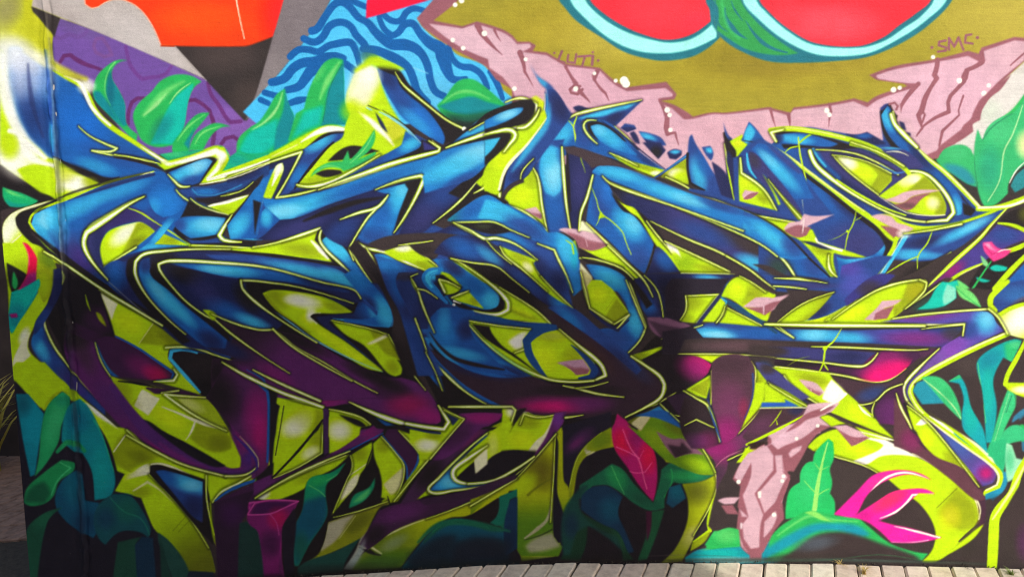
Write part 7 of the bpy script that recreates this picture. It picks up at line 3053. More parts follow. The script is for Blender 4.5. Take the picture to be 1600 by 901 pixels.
F mauv 215,400 248,432 236,520 282,562 240,558 236,622 262,692 292,722 345,705 350,610 400,595 432,560 428,505 402,490 425,425 462,385 432,365 425,290 380,250 290,290 240,350
F rock 280,290 360,258 388,300 388,362 308,462 345,552 332,602 328,690 292,696 262,652 256,592 282,560 258,470 292,390 294,330 250,410 222,395 245,340
F rock 395,300 425,298 430,372 448,390 420,440 395,500 350,545 322,462 402,370
F rock 350,582 398,535 404,560 382,610 346,650
F rock 150,492 180,480 245,478 222,505 180,508
F mauv 165,512 215,510 240,550 190,548
F wht 322,455 336,450 334,478 325,482
F #f4e4ea 248,585 256,588 254,612 247,610
d wht 9 240,412 391,552
d wht 8 431,388 426,408
K 0.74
O painted_leaf|bright green leaf swell at the foot of the pink rock strand
F grn 100,695 128,640 190,608 240,615 248,690 180,705
b lgr@.7 190,640 60,36
F #1c90a0 10,735 100,705 250,688 262,705 292,728 345,712 372,660 360,745 20,745
b turq@.7 160,715 110,24
b #cfe0d8@.5 200,742 160,14
F mauv 285,715 340,705 338,745 288,745
O letter_hook|
S lime 16:26:30:28:20 4 1060,110 1170,195 1290,295 1352,370 1350,430 1292,462
S cream 4:10:16:18:8 4 1080,120 1180,195 1300,295 1352,372 1345,432 1295,458
b mag@0 0,0 1,1
O lime_panel|
F lime@0.01 1050,370 1200,430 1270,520 1262,600 1180,690 1080,690 1080,560
p limo 14 1165,432 1242,500 1266,560 1240,612 1180,622 1092,545
b #cfcc3c@.8 1140,560 50,60
s limd@.7 4 2 1170,440 1085,522
S cream 3:8:12:8:3 3 985,292 1090,345 1230,458 1268,520 1264,572
S brn 4:6 2 1262,592 1215,630 1180,665
O dark_ground|
S #5f8f80@.45 10:14:10 6 20,742 350,742 800,748 1290,762
Z 0 0 1
c off
O dark_ground|
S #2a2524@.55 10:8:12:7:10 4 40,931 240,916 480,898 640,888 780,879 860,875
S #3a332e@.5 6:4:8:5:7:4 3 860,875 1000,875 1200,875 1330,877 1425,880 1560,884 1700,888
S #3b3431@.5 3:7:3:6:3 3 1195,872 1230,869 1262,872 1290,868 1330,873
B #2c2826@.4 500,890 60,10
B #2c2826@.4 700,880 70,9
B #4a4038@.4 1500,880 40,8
S #1a1a26@.3 3:4:3:5:3 1.5 76,60 84,160 88,225 96,360 101,450 112,590 120,680 127,800 132,880
S #1d2238@.22 6:9:6:8 4 80,70 90,225 104,450 118,640 130,860
S #e6e6c0@.25 1:3:1:2 1 73,20 84,200 92,330 99,440
Z 540 360 3.64
O letter_stem|
F #2b2226 10,100 70,60 112,110 175,190 235,330 300,450 335,560 410,825 350,825 262,600 272,500 200,330 80,170
b brn 290,520 50,160 -20
F blue -10,250 60,215 150,300 242,420 266,500 248,552 180,545 -10,520 -10,498 130,502 195,470 100,380
b cyan 225,470 60,110 -25
b b2 60,270 90,50 40
b navy 120,420 70,50 35
F bmid 170,140 300,180 430,232 300,240 285,300 340,420 420,560 560,825 410,825 335,560 300,450 235,330
b b2 240,200 110,50 15
b navy 330,400 60,140 -25
b blue 290,320 40,120 -18
b #1f3f7a@.8 420,650 40,150 -25
F #27386c 300,240 430,232 452,262 545,402 610,425 680,470 600,480 520,450 480,560 420,560 345,420
b navy 480,470 90,90
b #3a3038@.7 340,260 60,30
O letter_mass|
F #215596 480,500 540,440 620,440 720,460 700,515 725,600 805,690 905,780 985,825 700,785 600,722 540,660 470,560
b b2 560,590 100,90 50
b cyan@.8 660,700 150,36 12
b navy 690,560 60,70 40
b cyan@.5 560,500 40,90
S #2a2026 6:20:24:10 6 480,580 545,668 640,735 900,790
O letter_curl|
F lime 366,262 405,330 425,372 385,318
L 3:9:12:7:3 372,270 408,332 440,430 505,580
L 8:5:3 410,332 455,342 522,386
L 4:3 370,262 410,245
S b2 26:40:36:26:16 4 535,225 480,232~ 452,268~ 475,312~ 525,360 575,410
S cyan 10:20:14 6 520,228 472,245~ 462,280 490,320
S navy 8 3 530,262 510,300 560,360
L 8:6:3 395,500 440,620 462,690
L 2:5:2 455,690 490,760 520,825
Z 760 130 3.64
O letter_spike|
F lime -10,490 150,290 240,250 330,150 347,200 302,292 200,382 112,482 82,602 -10,615
b limb 100,420 90,60 -40
b yel@.5 320,130 40,60
F bmid 345,30 342,200 250,330 132,470 92,642 150,565 212,545 300,432 400,300 482,190 400,50
s cyan@.8 16:44:40:10 16 360,120 340,230 240,370 150,500
b navy 420,140 60,110 -25
b navy@.7 180,520 60,40 -40
S cream 4:12:20:14 3 342,200 235,345 115,480 72,605
F #40353a 80,662 98,612 150,566 212,542 216,565 155,592
L 3:6:3 268,430 205,500 195,545
F blk -10,180 100,130 200,95 255,95 275,120 262,170 200,225 100,255 -10,285
F b2 -10,215 90,165 180,140 210,142 200,165 140,205 60,240 -10,262
b lcy 120,180 80,30 -20
L 6:16:22:14 300,148 282,190~ 225,248 180,255
L 6:20:26:22:10 -10,292 60,275 130,265~ 165,295~ 130,350 100,390
F blk -10,315 70,290 130,282 140,310 100,370 -10,470
F cyan -10,325 80,308 40,370 -10,420
O letter_body|
F blue 500,350 540,230 600,205 660,208 730,250 860,380 1015,492 960,505 800,455 640,405 520,372
b bmid 560,300 60,90
b navy@.7 900,430 110,24 38
F blk 570,232 600,218 660,225 740,275 800,335 700,300 640,240 600,250 640,330 585,280
F b2 592,245 640,236~ 700,262 780,330 862,412 720,372 630,312
b cyan 690,300 110,44 35
b lcy@.5 640,265 50,36 30
L 3:10:12:4 625,212 575,213~ 553,240~ 575,290 630,345
S navy 4:10:5 3 650,212 760,285 900,400 1015,488
F #4a3c42 440,362 520,365 640,405 820,480 960,540 870,535 640,472 600,485 545,430 460,400
b limo@.5 900,510 60,16 20
O lime_panel|thin lime splinter on the upper edge of the diagonal band
F lime 700,396 820,442 1012,494 962,526 880,502 760,442
b limo 900,480 90,16 16
b wht 965,512 40,16
L 3:8:4 700,396 780,430 860,470
O letter_band|
F b2 600,505 640,472 760,478 960,548 1200,638 1460,722 1460,825 1085,702 850,605 700,545
b cyan 760,515 150,36 14
b cyan 1050,625 190,40 18
b lcy@.6 1150,665 120,30 20
b bmid 1340,700 140,30 18
b #3f5f94@.7 1000,560 200,16 18
S #4a3c42@.8 6:12:6 4 960,545 1180,628 1460,716
L 4:14:9:8:8 660,528 705,570 850,628 1085,706 1460,840
Z 180 180 6.0667
O painted_leaf|thin green leaf tip below the charcoal triangle
F #23a878 420,372 560,352 840,325 1000,290 1060,332 1082,400 1180,330 1250,360 1462,355 1462,385 1250,455 1010,548 1085,420 1040,310 950,300 700,380 500,432
b #1c9c98@.7 1150,430 110,60
b #58c880@.7 560,370 120,30
s dkt@.7 10 4 560,240 500,340
s dkt@.6 10 4 720,240 640,345
O letter_hook|blue zigzag hook with a lime and white rim below the leaves
S lime 40:46:44 5 960,575 1200,492 1462,395
S wht 14:24:20:12 6 900,605 1020,565 1200,515 1462,420
F #28457a 720,690 900,672 1100,628 1462,470 1462,565 1300,650 1100,722 900,772 760,772
b b2 860,725 130,36
b navy 1250,580 150,40 -20
s cyan@.5 12 6 730,700 780,755 950,755 1200,660
F #2a2228 755,785 1000,765 1200,702 1410,555 1330,692 1000,825 800,825
S cream@.9 4:8:9:7 2 810,652 1000,622 1200,565 1462,455
L 3:8:6:3 1000,770 1150,735 1230,700 1310,632
S #2a2228 10:36:40:20 6 -10,400 180,425 330,465 470,520
L 4:10:12:6 -10,372 180,405 330,440 420,458
F lime 390,455 520,485 470,520
S cream@.8 3:10:4 3 230,570 330,545 380,538
B wht@.9 1010,390 60,60
B wht@.8 480,450 70,26 25
Z 1400 500 2.9286
O dark_ground|
F brn 80,290 300,180 500,90 586,95 586,300 500,310 540,330 560,420 586,700 480,690 420,600 270,500 130,400
b #524846@.6 340,200 90,60
O painted_leaf|long teal leaf hanging from the upper right of the dark corner
F #12a0a4 575,95 540,88 470,112 400,155 372,190 372,230 395,320 405,430 412,560 440,560 462,400 445,290 455,240 492,170 530,190 560,130
p #38b878 12 495,105 575,92 580,120 545,180 510,220 500,150
b #0f8098@.7 430,180 60,40 -30
b turq@.7 420,330 30,110
s lgr@.8 3:5:3 2 374,195 392,320 412,470
b #6ad090@.6 545,110 30,20
O painted_leaf|pale ribbed green leaf inside the outer hook
F #2a90a4 78,320 95,285 140,270 210,340 225,380 120,384
F #48c07c 115,262 190,258 245,300 290,390 302,460 230,390 160,310
s #b4eaa0 3:7:3 2 125,270 200,330 260,390 298,450
b #35a86c@.6 240,340 40,40 45
O painted_leaf|arched teal leaf with a green crown inside the outer hook
F #14a0a8 240,280 290,250 320,300 345,400 400,500 420,610 380,570 310,500 302,430 310,360 290,290
p #40bc78 6 232,282 270,240 310,228 345,245 365,300 385,390 405,470 370,400 340,300 300,265
b turq@.7 345,430 40,90
b #4a7f98@.6 290,470 24,36
s lgr@.7 3:5:2 2 250,275 300,240 345,270
s #1c4a50@.8 3:4 2 370,330 405,450 415,560
O painted_leaf|narrow green leaf in the dark right corner
F #44c080 512,318 540,330 548,390 520,450 490,520 470,640 420,620 440,540 480,400
s #9ae0a0@.7 4 2 520,335 490,430 450,560
s #1c4a50@.7 3 2 530,345 505,420
F #40b880 480,530 520,485 560,478 590,500 590,550 520,565 480,600
F #3a7f9c 540,440 590,400 590,430 530,470
F #34b07c 430,560 500,540 510,600 490,700 470,690 440,630 415,600
F #9ae0b4 505,560 530,570 550,630 590,640 540,720 510,740 500,650
b #50c088@.8 520,640 24,60
F #2a90b0 490,690 510,740 480,790 410,820 408,790 460,770
b #18708c@.6 440,810 40,20
O letter_hook|
F #5a4f92 130,452 200,490 300,560 400,630 455,690 460,730 430,755 400,755 300,640 200,530
b #4468a8@.8 280,570 90,50 42
b #8a4fb0@.7 400,690 50,50
b mag 412,700 44,40
b hot@.4 412,698 24,22
S #4a3c46 6:16:12 4 470,700 450,750 405,765
b #4a3c46@.7 160,470 50,24 45
S lime 10:18:18:18:16 3 130,430 220,500 330,580 430,650 480,705~ 470,760 410,785
S cream 4:8:8:10:6 3 130,440 220,508 330,588 425,655 468,705~ 462,752 412,778
O letter_tail|
F #64404c -10,350 30,430 100,560 200,625 300,670 380,760 410,820 360,820 240,720 100,620 -10,575
b mag@.6 70,550 60,50 40
O lime_panel|lime sliver with a white step inside the outer hook
F lime 50,390 130,450 200,530 320,690 380,762 300,672 180,620 110,540
b limo 260,640 60,30 45
b limb 140,540 40,50
F wht 88,478 118,448 148,468 120,480
L 3:6:5:3 50,390 130,452 210,540 380,762
Z 1400 120 2.9286
O rock_ledge|
K 0.95
F mauv 470,30 500,10 530,-10 480,60 440,90 420,110 395,150 385,200 350,215 355,250 300,290 220,330 190,380 180,360 195,320 300,240 310,220 345,195 350,170 380,110 400,90
K 0.74
O sprayed_corner|pale whitish patch behind the big green leaf at the right
F #dcd8d2 530,-10 600,-10 600,60 500,170 430,230 400,280 385,290 375,240 345,340 330,315 230,330 300,292 355,252 352,217 387,202 397,150 440,92 480,60
b #c8d8c4@.7 430,160 60,60
O painted_leaf|rounded green leaf beside the big leaf at the right
F #3fb070 190,385 210,345 260,315 310,312 345,335 360,400 370,500 320,490 240,430
b #58c484@.6 270,350 60,36
p #2f8f9c 10 215,400 270,402 330,430 368,490 330,495 240,430
F #3a3634 240,430 320,488 370,505 395,580 385,585 330,525
O painted_leaf|big green leaf rising by the right edge of the frame
F #3fb274 600,80 540,160 470,190 420,230 395,290 372,240 357,330 360,430 375,520 395,580 440,585 500,545 560,470 600,400
b #58c888@.7 480,250 70,70
b #2a9a84@.7 430,420 60,110
s #a8e4a0 4:7:5:4 2 580,130 535,260 495,340 475,470 420,570
s #246a5a@.7 4:5:3 3 395,290 440,230 530,170
s #246a5a@.7 3:4 2 355,340 362,430 372,500
F #3a3634 600,395 545,440 515,490 515,545 600,530
F #2f8a90 600,410 550,450 525,500 545,530 600,500
S wht 3:6:3 3 590,390 550,430 520,485
B #f4f4a8 596,310 50,70
O outline_edge|
S lime 20:26:30 4 375,605 460,600 600,555
S wht 8:10:14 4 378,600 450,596 520,590 600,560
T 3 2
O lime_stem|
S lime 20:30:28 3 1610,330 1560,430 1500,540 1485,600
F lime 1470,590 1640,592 1800,600 1800,720 1640,690 1510,640
b wht 1600,635 90,30
Z 1200 675 3.9875
S lime 20:44:50:56:62:66:60 3 1640,110 1560,260 1520,380 1440,480 1412,540 1405,680 1395,850
S cream@.8 8:20:10 5 1620,160 1530,340 1440,480 1400,540
F brn 1452,540 1500,440 1560,340 1640,230 1900,200 1900,860 1432,850
b #3a3430@.6 1500,720 60,120
b pur@.6 1600,680 60,120
Z 0 0 1
c off
O dark_ground|
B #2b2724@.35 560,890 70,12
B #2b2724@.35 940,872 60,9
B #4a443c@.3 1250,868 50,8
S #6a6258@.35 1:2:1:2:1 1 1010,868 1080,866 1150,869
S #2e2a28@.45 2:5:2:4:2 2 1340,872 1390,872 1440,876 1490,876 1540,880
'''
# ---------------------------------------------------------------- materials
def spray_paint():
    m, nt, b = mat_base('spray_paint'); co = objco(nt)
    a = nt.nodes.new('ShaderNodeAttribute'); a.attribute_name = 'paint'; a.attribute_type = 'GEOMETRY'
    n1 = noise(nt, 420, 3, 0.7, co); n2 = noise(nt, 14, 5, 0.65, co); n3 = noise(nt, 90, 4, 0.7, co)
    g = ramp(nt, n1.outputs[0], [(0.25, (0.72, 0.72, 0.72)), (0.75, (1.2, 1.2, 1.2))])
    w = ramp(nt, n2.outputs[0], [(0.3, (0.82, 0.82, 0.82)), (0.7, (1.08, 1.08, 1.08))])
    k = ramp(nt, n3.outputs[0], [(0.3, (0.92, 0.92, 0.92)), (0.7, (1.06, 1.06, 1.06))])
    c = mixc(nt, a.outputs['Color'], g.outputs[0], 0.8, 'MULTIPLY'); c = mixc(nt, c, w.outputs[0], 0.8, 'MULTIPLY'); c = mixc(nt, c, k.outputs[0], 0.9, 'MULTIPLY')
    # thin chalky dust and pinholes of bare plaster
    v = nt.nodes.new('ShaderNodeTexVoronoi'); v.inputs['Scale'].default_value = 34; nt.links.new(co, v.inputs['Vector'])
    dots = ramp(nt, v.outputs['Distance'], [(0.02, (1, 1, 1)), (0.05, (0, 0, 0))])
    msk = ramp(nt, noise(nt, 5.0, 2, 0.5, co).outputs[0], [(0.55, (0, 0, 0)), (0.7, (0.5, 0.5, 0.5))])
    dm = nt.nodes.new('ShaderNodeMath'); dm.operation = 'MULTIPLY'; nt.links.new(dots.outputs[0], dm.inputs[0]); nt.links.new(msk.outputs[0], dm.inputs[1])
    c = mixc(nt, c, (0.5, 0.47, 0.43), dm.outputs[0])
    st = nt.nodes.new('ShaderNodeVectorMath'); st.operation = 'MULTIPLY'; st.inputs[1].default_value = (3.0, 3.0, 60.0); nt.links.new(co, st.inputs[0])
    roll = ramp(nt, noise(nt, 2.2, 5, 0.6, st.outputs[0]).outputs[0], [(0.35, (0.93, 0.93, 0.93)), (0.65, (1.05, 1.05, 1.05))])
    c = mixc(nt, c, roll.outputs[0], 0.9, 'MULTIPLY')
    ch = ramp(nt, noise(nt, 26, 6, 0.75, co).outputs[0], [(0.735, (0, 0, 0)), (0.755, (0.7, 0.7, 0.7))])
    c = mixc(nt, c, (0.36, 0.34, 0.31), ch.outputs[0])
    nt.links.new(c, b.inputs['Base Color']); b.inputs['Roughness'].default_value = 0.6; b.inputs['Specular IOR Level'].default_value = 0.16
    h = nt.nodes.new('ShaderNodeMath'); h.operation = 'ADD'; nt.links.new(n3.outputs[0], h.inputs[0]); nt.links.new(noise(nt, 260, 3, 0.6, co).outputs[0], h.inputs[1])
    bump(nt, b, h.outputs[0], 0.55, 0.003)
    return m
def render_plaster(name, c0, c1, scale=6):
    m, nt, b = mat_base(name); co = objco(nt)
    r = ramp(nt, noise(nt, scale, 8, 0.65, co).outputs[0], [(0.3, c0), (0.7, c1)])
    nt.links.new(r.outputs[0], b.inputs['Base Color']); b.inputs['Roughness'].default_value = 0.9
    bump(nt, b, noise(nt, 60, 5, 0.6, co).outputs[0], 0.4, 0.004); return m
def paver_mat():
    m, nt, b = mat_base('clay_paver'); co = objco(nt)
    oi = nt.nodes.new('ShaderNodeObjectInfo')
    r = ramp(nt, oi.outputs['Random'], [(0.0, (0.66, 0.53, 0.41)), (0.3, (0.76, 0.65, 0.50)), (0.6, (0.68, 0.54, 0.43)), (0.85, (0.80, 0.71, 0.57)), (1.0, (0.58, 0.48, 0.39))])
    st = ramp(nt, noise(nt, 22, 8, 0.7, co).outputs[0], [(0.3, (0.62, 0.58, 0.55)), (0.55, (1, 1, 1)), (0.8, (1.1, 1.08, 1.05))])
    c = mixc(nt, r.outputs[0], st.outputs[0], 0.85, 'MULTIPLY')
    sp = ramp(nt, noise(nt, 300, 3, 0.7, co).outputs[0], [(0.3, (0.8, 0.8, 0.8)), (0.7, (1.1, 1.1, 1.1))])
    c = mixc(nt, c, sp.outputs[0], 0.8, 'MULTIPLY')
    nt.links.new(c, b.inputs['Base Color']); b.inputs['Roughness'].default_value = 0.85
    bump(nt, b, noise(nt, 140, 6, 0.7, co).outputs[0], 0.5, 0.003); return m
def soil_mat():
    m, nt, b = mat_base('joint_soil'); co = objco(nt)
    r = ramp(nt, noise(nt, 40, 8, 0.7, co).outputs[0], [(0.3, (0.025, 0.02, 0.016)), (0.6, (0.06, 0.05, 0.036)), (0.8, (0.05, 0.06, 0.022))])
    nt.links.new(r.outputs[0], b.inputs['Base Color']); b.inputs['Roughness'].default_value = 1.0
    bump(nt, b, noise(nt, 90, 6, 0.7, co).outputs[0], 0.8, 0.01); return m
def plain(name, c, rough=0.7, var=0.25, scale=30):
    m, nt, b = mat_base(name); co = objco(nt)
    r = ramp(nt, noise(nt, scale, 5, 0.6, co).outputs[0], [(0.3, tuple(x * (1 - var) for x in c)), (0.7, tuple(min(1, x * (1 + var)) for x in c))])
    nt.links.new(r.outputs[0], b.inputs['Base Color']); b.inputs['Roughness'].default_value = rough; return m
M_PAINT = spray_paint(); M_PLASTER = render_plaster('grey_plaster', (0.30, 0.28, 0.26), (0.42, 0.40, 0.37)); M_PAVER = paver_mat(); M_SOIL = soil_mat()
M_PAVER_B = plain('brown_paver', (0.24, 0.15, 0.11), 0.9, 0.35, 25)
# ---------------------------------------------------------------- ground
def sheet(name, xs, ys, zf, mat, kind):
    V = [(x, y, zf(x, y)) for y in ys for x in xs]; n = len(xs)
    F = [(j * n + i, j * n + i + 1, (j + 1) * n + i + 1, (j + 1) * n + i) for j in range(len(ys) - 1) for i in range(n - 1)]
    me = bpy.data.meshes.new(name); me.from_pydata(V, [], F); return link(name, me, mat, kind=kind)
xs = [-60, -30, -12, -6] + list(np.arange(-4, 4.01, 0.2)) + [6, 12, 30, 60]
ys = [-60, -30, -12, -6] + list(np.arange(-4, 4.01, 0.5)) + [6, 8, 12, 30, 60]
ground = sheet('ground', xs, ys, lambda x, y: gz(x) - 0.016, M_SOIL, 'structure')
# pavement: headers laid against the foot of the wall, more rows towards the street and behind the wall's end
PAV = link('pavement', None, kind='structure')
PW, PL, PG, SKEW = 0.0994, 0.196, 0.0052, 0.37      # the rows run at a slant to the wall
pm = [box_mesh('paver', PW - PG, PL - PG, 0.06, 0.006, 0.0016) for _ in range(8)]
for m_ in pm:
    for v in m_.vertices: v.co.x += SKEW * v.co.y
X_OFF = px_to_wall(832.5, 875)[0] % PW
pm_b = [m_.copy() for m_ in pm]
for m_ in pm: m_.materials.append(M_PAVER)
for m_ in pm_b: m_.materials.append(M_PAVER_B)
def lay(x, y, k, parent, rot=0.0, mat=None):
    o = link('paver', (pm_b if mat is M_PAVER_B else pm)[k % 8], None, parent)
    x += SKEW * y
    o.location = (x + random.uniform(-.001, .001), y + random.uniform(-.003, .003), gz(x) - 0.03 + random.uniform(-.003, .0015))
    s = (gz(x + 0.05) - gz(x - 0.05)) / 0.1
    o.rotation_euler = (random.uniform(-.012, .012), -math.atan(s) + random.uniform(-.012, .012), rot + random.uniform(-.012, .012))
k = 0
far_v, far_f = [], []
def lay_far(x, y):
    x += SKEW * y
    z = gz(x) + random.uniform(-.003, .001); i = len(far_v); a, b = (PW - PG) / 2, (PL - PG) / 2
    for (dx, dy, dz) in ((-a, -b, -.05), (a, -b, -.05), (a, b, -.05), (-a, b, -.05), (-a, -b, 0), (a, -b, 0), (a, b, 0), (-a, b, 0)):
        far_v.append((x + dx + SKEW * dy, y + dy, z + dz))
    for f in ((4, 5, 6, 7), (0, 1, 5, 4), (1, 2, 6, 5), (2, 3, 7, 6), (3, 0, 4, 7)): far_f.append(tuple(i + q for q in f))
for r in range(14):
    y = -0.016 - PL / 2 - r * PL
    n0 = int((-2.9 - X_OFF) / PW); n1 = int((4.2 - X_OFF) / PW)
    for c in range(n0, n1):
        x = X_OFF + (c + 0.5) * PW + (PW / 2 if r % 2 else 0)
        if r < 4 and -2.35 < x + SKEW * y < 2.35: lay(x, y, k, PAV); k += 1
        else: lay_far(x, y)
for r in range(7):
    for c in range(10):
        y = 0.74 + r * PL; x = WALL_L - 0.09 - c * PW - 2 * SKEW * y
        if c < 8: lay(x, y, k, PAV, mat=M_PAVER_B); k += 1
me = bpy.data.meshes.new('far_pavers'); me.from_pydata(far_v, [], far_f)
link('far_pavers', me, M_PAVER, PAV, kind='stuff')
# ---------------------------------------------------------------- the mural wall
WALL_R, WALL_T = 3.1, 3.05
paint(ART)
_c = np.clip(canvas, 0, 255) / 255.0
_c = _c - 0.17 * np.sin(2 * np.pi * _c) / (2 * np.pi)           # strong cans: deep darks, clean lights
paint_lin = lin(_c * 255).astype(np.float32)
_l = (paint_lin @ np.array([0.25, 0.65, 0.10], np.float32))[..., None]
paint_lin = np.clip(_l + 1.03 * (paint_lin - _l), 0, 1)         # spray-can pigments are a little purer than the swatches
paint_lin = 0.004 + paint_lin * 0.88                            # chalky film: no paint is blacker than soot or whiter than lime wash
wall_me = box_mesh('mural_wall', WALL_R - WALL_L, 0.22, WALL_T + 0.5)
wall = link('mural_wall', wall_me, M_PLASTER, kind='thing', label='long plastered wall covered in blue and lime graffiti lettering and plants', cat='wall')
wall.location = ((WALL_R + WALL_L) / 2, 0.118, (WALL_T - 0.5) / 2)
SEAM = px_to_wall(100, 450)[0]
hn = RNG.normal(size=(64, 64))
def relief(X, Z):
    d = np.zeros_like(X)
    for f, a in ((1.3, .0016), (3.1, .0010), (7.7, .0005)):
        d += a * np.sin(f * X * 2.1 + 1.7 * np.sin(f * Z)) * np.cos(f * Z * 1.7 + np.sin(f * X))
    wob = SEAM + 0.004 * np.sin(9 * Z) + 0.003 * np.sin(31 * Z + 1)
    s = X - wob
    rough = 0.6 + 0.4 * np.sin(57 * Z + 3 * np.sin(13 * Z)) * np.sin(23 * Z)
    d += 0.011 * np.exp(-(s / 0.006) ** 2) * rough - 0.009 * np.exp(-((s - 0.018) / 0.008) ** 2) * rough - 0.003 * np.exp(-((s + 0.03) / 0.012) ** 2)
    return d
def sample(px, py):
    u = np.clip(px - 0.5 - X0, 0, CW - 1.001); v = np.clip(py - 0.5 - Y0, 0, CH - 1.001)
    i = u.astype(int); j = v.astype(int); fu = (u - i)[..., None]; fv = (v - j)[..., None]
    return (paint_lin[j, i] * (1 - fu) + paint_lin[j, i + 1] * fu) * (1 - fv) + (paint_lin[j + 1, i] * (1 - fu) + paint_lin[j + 1, i + 1] * fu) * fv
def pieces(own):
    """connected pieces of equal owner -> piece ids, owner of each piece, size of each piece"""
    H, W = own.shape
    lab = np.zeros((H, W), np.int32); par = []; who = []
    def root(i):
        while par[i] != i: par[i] = par[par[i]]; i = par[i]
        return i
    prev = []
    for r in range(H):
        row = own[r]; cut = np.flatnonzero(np.diff(row)) + 1
        st = np.concatenate([[0], cut]); en = np.concatenate([cut, [W]]); cur = []; k = 0
        for s, e in zip(st, en):
            i = len(par); par.append(i); who.append(row[s])
            while k < len(prev) and prev[k][1] <= s: k += 1
            q = k
            while q < len(prev) and prev[q][0] < e:
                if who[prev[q][2]] == row[s]:
                    ra, rb = root(prev[q][2]), root(i)
                    if ra != rb: par[max(ra, rb)] = min(ra, rb)
                q += 1
            lab[r, s:e] = i; cur.append((s, e, i))
        prev = cur
    rt = np.array([root(i) for i in range(len(par))]); u, inv = np.unique(rt, return_inverse=True)
    lab = inv[lab]; return lab, np.array(who)[u], np.bincount(lab.ravel(), minlength=len(u))
def tidy(own, least):
    """specks of overspray go to the shape they sit in"""
    for _ in range(4):
        lab, who, n = pieces(own); small = (n < least)[lab]
        if not small.any(): break
        own = np.where(small, -1, own)
        for _ in range(60):
            bad = own < 0
            if not bad.any(): break
            for ax, sh in ((1, 1), (1, -1), (0, 1), (0, -1)):
                nb = np.roll(own, sh, ax); own = np.where((own < 0) & (nb >= 0), nb, own)
    return own
def coat(x0, x1, z0, z1, step, least):
    nx = max(2, int(round((x1 - x0) / step)) + 1); nz = max(2, int(round((z1 - z0) / step)) + 1)
    gx = np.linspace(x0, x1, nx); gzv = np.linspace(z0, z1, nz)
    X, Z = np.meshgrid(gx, gzv); px, py = wall_to_px(X, Z)
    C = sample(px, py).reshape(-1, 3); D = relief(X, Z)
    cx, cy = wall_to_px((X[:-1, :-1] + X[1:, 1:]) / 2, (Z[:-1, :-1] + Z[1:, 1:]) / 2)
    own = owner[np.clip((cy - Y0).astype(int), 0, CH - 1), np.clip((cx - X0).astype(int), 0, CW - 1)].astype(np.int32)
    lab, who, n = pieces(tidy(own, least))
    P = np.stack([X, -D, Z], -1).reshape(-1, 3) - np.array(wall.location)
    jj, ii = np.mgrid[0:nz - 1, 0:nx - 1]
    a = (jj * nx + ii).ravel(); order = np.argsort(lab.ravel(), kind='stable'); ends = np.cumsum(n)
    told = set()
    for pid in sorted(range(len(who)), key=lambda q: -n[q]):
        s = a[order[ends[pid] - n[pid]:ends[pid]]]
        q = np.stack([s, s + 1, s + nx + 1, s + nx], 1); u, fs = np.unique(q, return_inverse=True); fs = fs.reshape(-1, 4)
        nm, lb = parts[who[pid]]; vs, cs = P[u].astype(np.float32), C[u]
        me = bpy.data.meshes.new(nm); me.vertices.add(len(vs)); me.vertices.foreach_set('co', vs.ravel())
        me.loops.add(fs.size); me.loops.foreach_set('vertex_index', fs.ravel().astype(np.int32))
        me.polygons.add(len(fs)); me.polygons.foreach_set('loop_start', np.arange(0, fs.size, 4, dtype=np.int32)); me.polygons.foreach_set('use_smooth', np.ones(len(fs), bool))
        at = me.attributes.new('paint', 'FLOAT_COLOR', 'POINT')
        at.data.foreach_set('color', np.concatenate([cs, np.ones((len(cs), 1))], 1).astype(np.float32).ravel())
        me.update(calc_edges=True)
        link(nm, me, M_PAINT, wall, label=lb if who[pid] not in told else None); told.add(who[pid])
    return len(who)
FX, FZ = 2.30, 2.46
N_PIECES = [coat(WALL_L, FX, -0.20, FZ, 0.0033, 70), coat(FX, WALL_R, -0.20, FZ, 0.02, 6), coat(WALL_L, WALL_R, FZ, WALL_T, 0.02, 6)]
print('painted pieces', N_PIECES)
cop = box_mesh('coping', WALL_R - WALL_L + 0.06, 0.30, 0.06, 0.008)
c_ = link('coping', cop, M_PLASTER, wall); c_.location = Vector(((WALL_R + WALL_L) / 2, 0.118, WALL_T + 0.03)) - wall.location
# ---------------------------------------------------------------- what stands off frame: the house across the pavement that shades the wall
PX, PZ = px_to_wall(1072, 418)
HY = 9.0
t_ = HY / -S.y
corner = Vector((PX, 0, PZ)) + S * t_
MAIN_W = PX + 2.12; WING_DROP = -1.9
hb = bpy.data.objects.new('house', None); COL.objects.link(hb); hb.location = (corner.x - MAIN_W / 2, -HY - 2.0, 0)
hb['label'] = 'tall narrow plastered house across the street that shades the wall'; hb['category'] = 'house'
M_HOUSE = render_plaster('house_plaster', (0.16, 0.14, 0.12), (0.24, 0.21, 0.18), 3)
def block(name, x0, x1b, x1t, top):
    hm = bmesh.new(); vv = [hm.verts.new(p) for p in ((x0, 2, -.4), (x1b, 2, -.4), (x1t, 2, top), (x0, 2, top), (x0, -2, -.4), (x1b, -2, -.4), (x1t, -2, top), (x0, -2, top))]
    for f in ((0, 1, 2, 3), (5, 4, 7, 6), (1, 5, 6, 2), (4, 0, 3, 7), (3, 2, 6, 7), (0, 4, 5, 1)): hm.faces.new([vv[i] for i in f])
    me = bpy.data.meshes.new(name); hm.to_mesh(me); hm.free(); return link(name, me, M_HOUSE, hb)
block('wall', -MAIN_W / 2, MAIN_W / 2 + 0.075 * corner.z, MAIN_W / 2, corner.z)
block('wing', -MAIN_W / 2 - 3.6, -MAIN_W / 2 - 0.003, -MAIN_W / 2 - 0.003, corner.z - WING_DROP)
M_GLASS = plain('dark_glass', (0.05, 0.06, 0.07), 0.1); M_WOOD = plain('brown_wood', (0.16, 0.09, 0.05), 0.6)
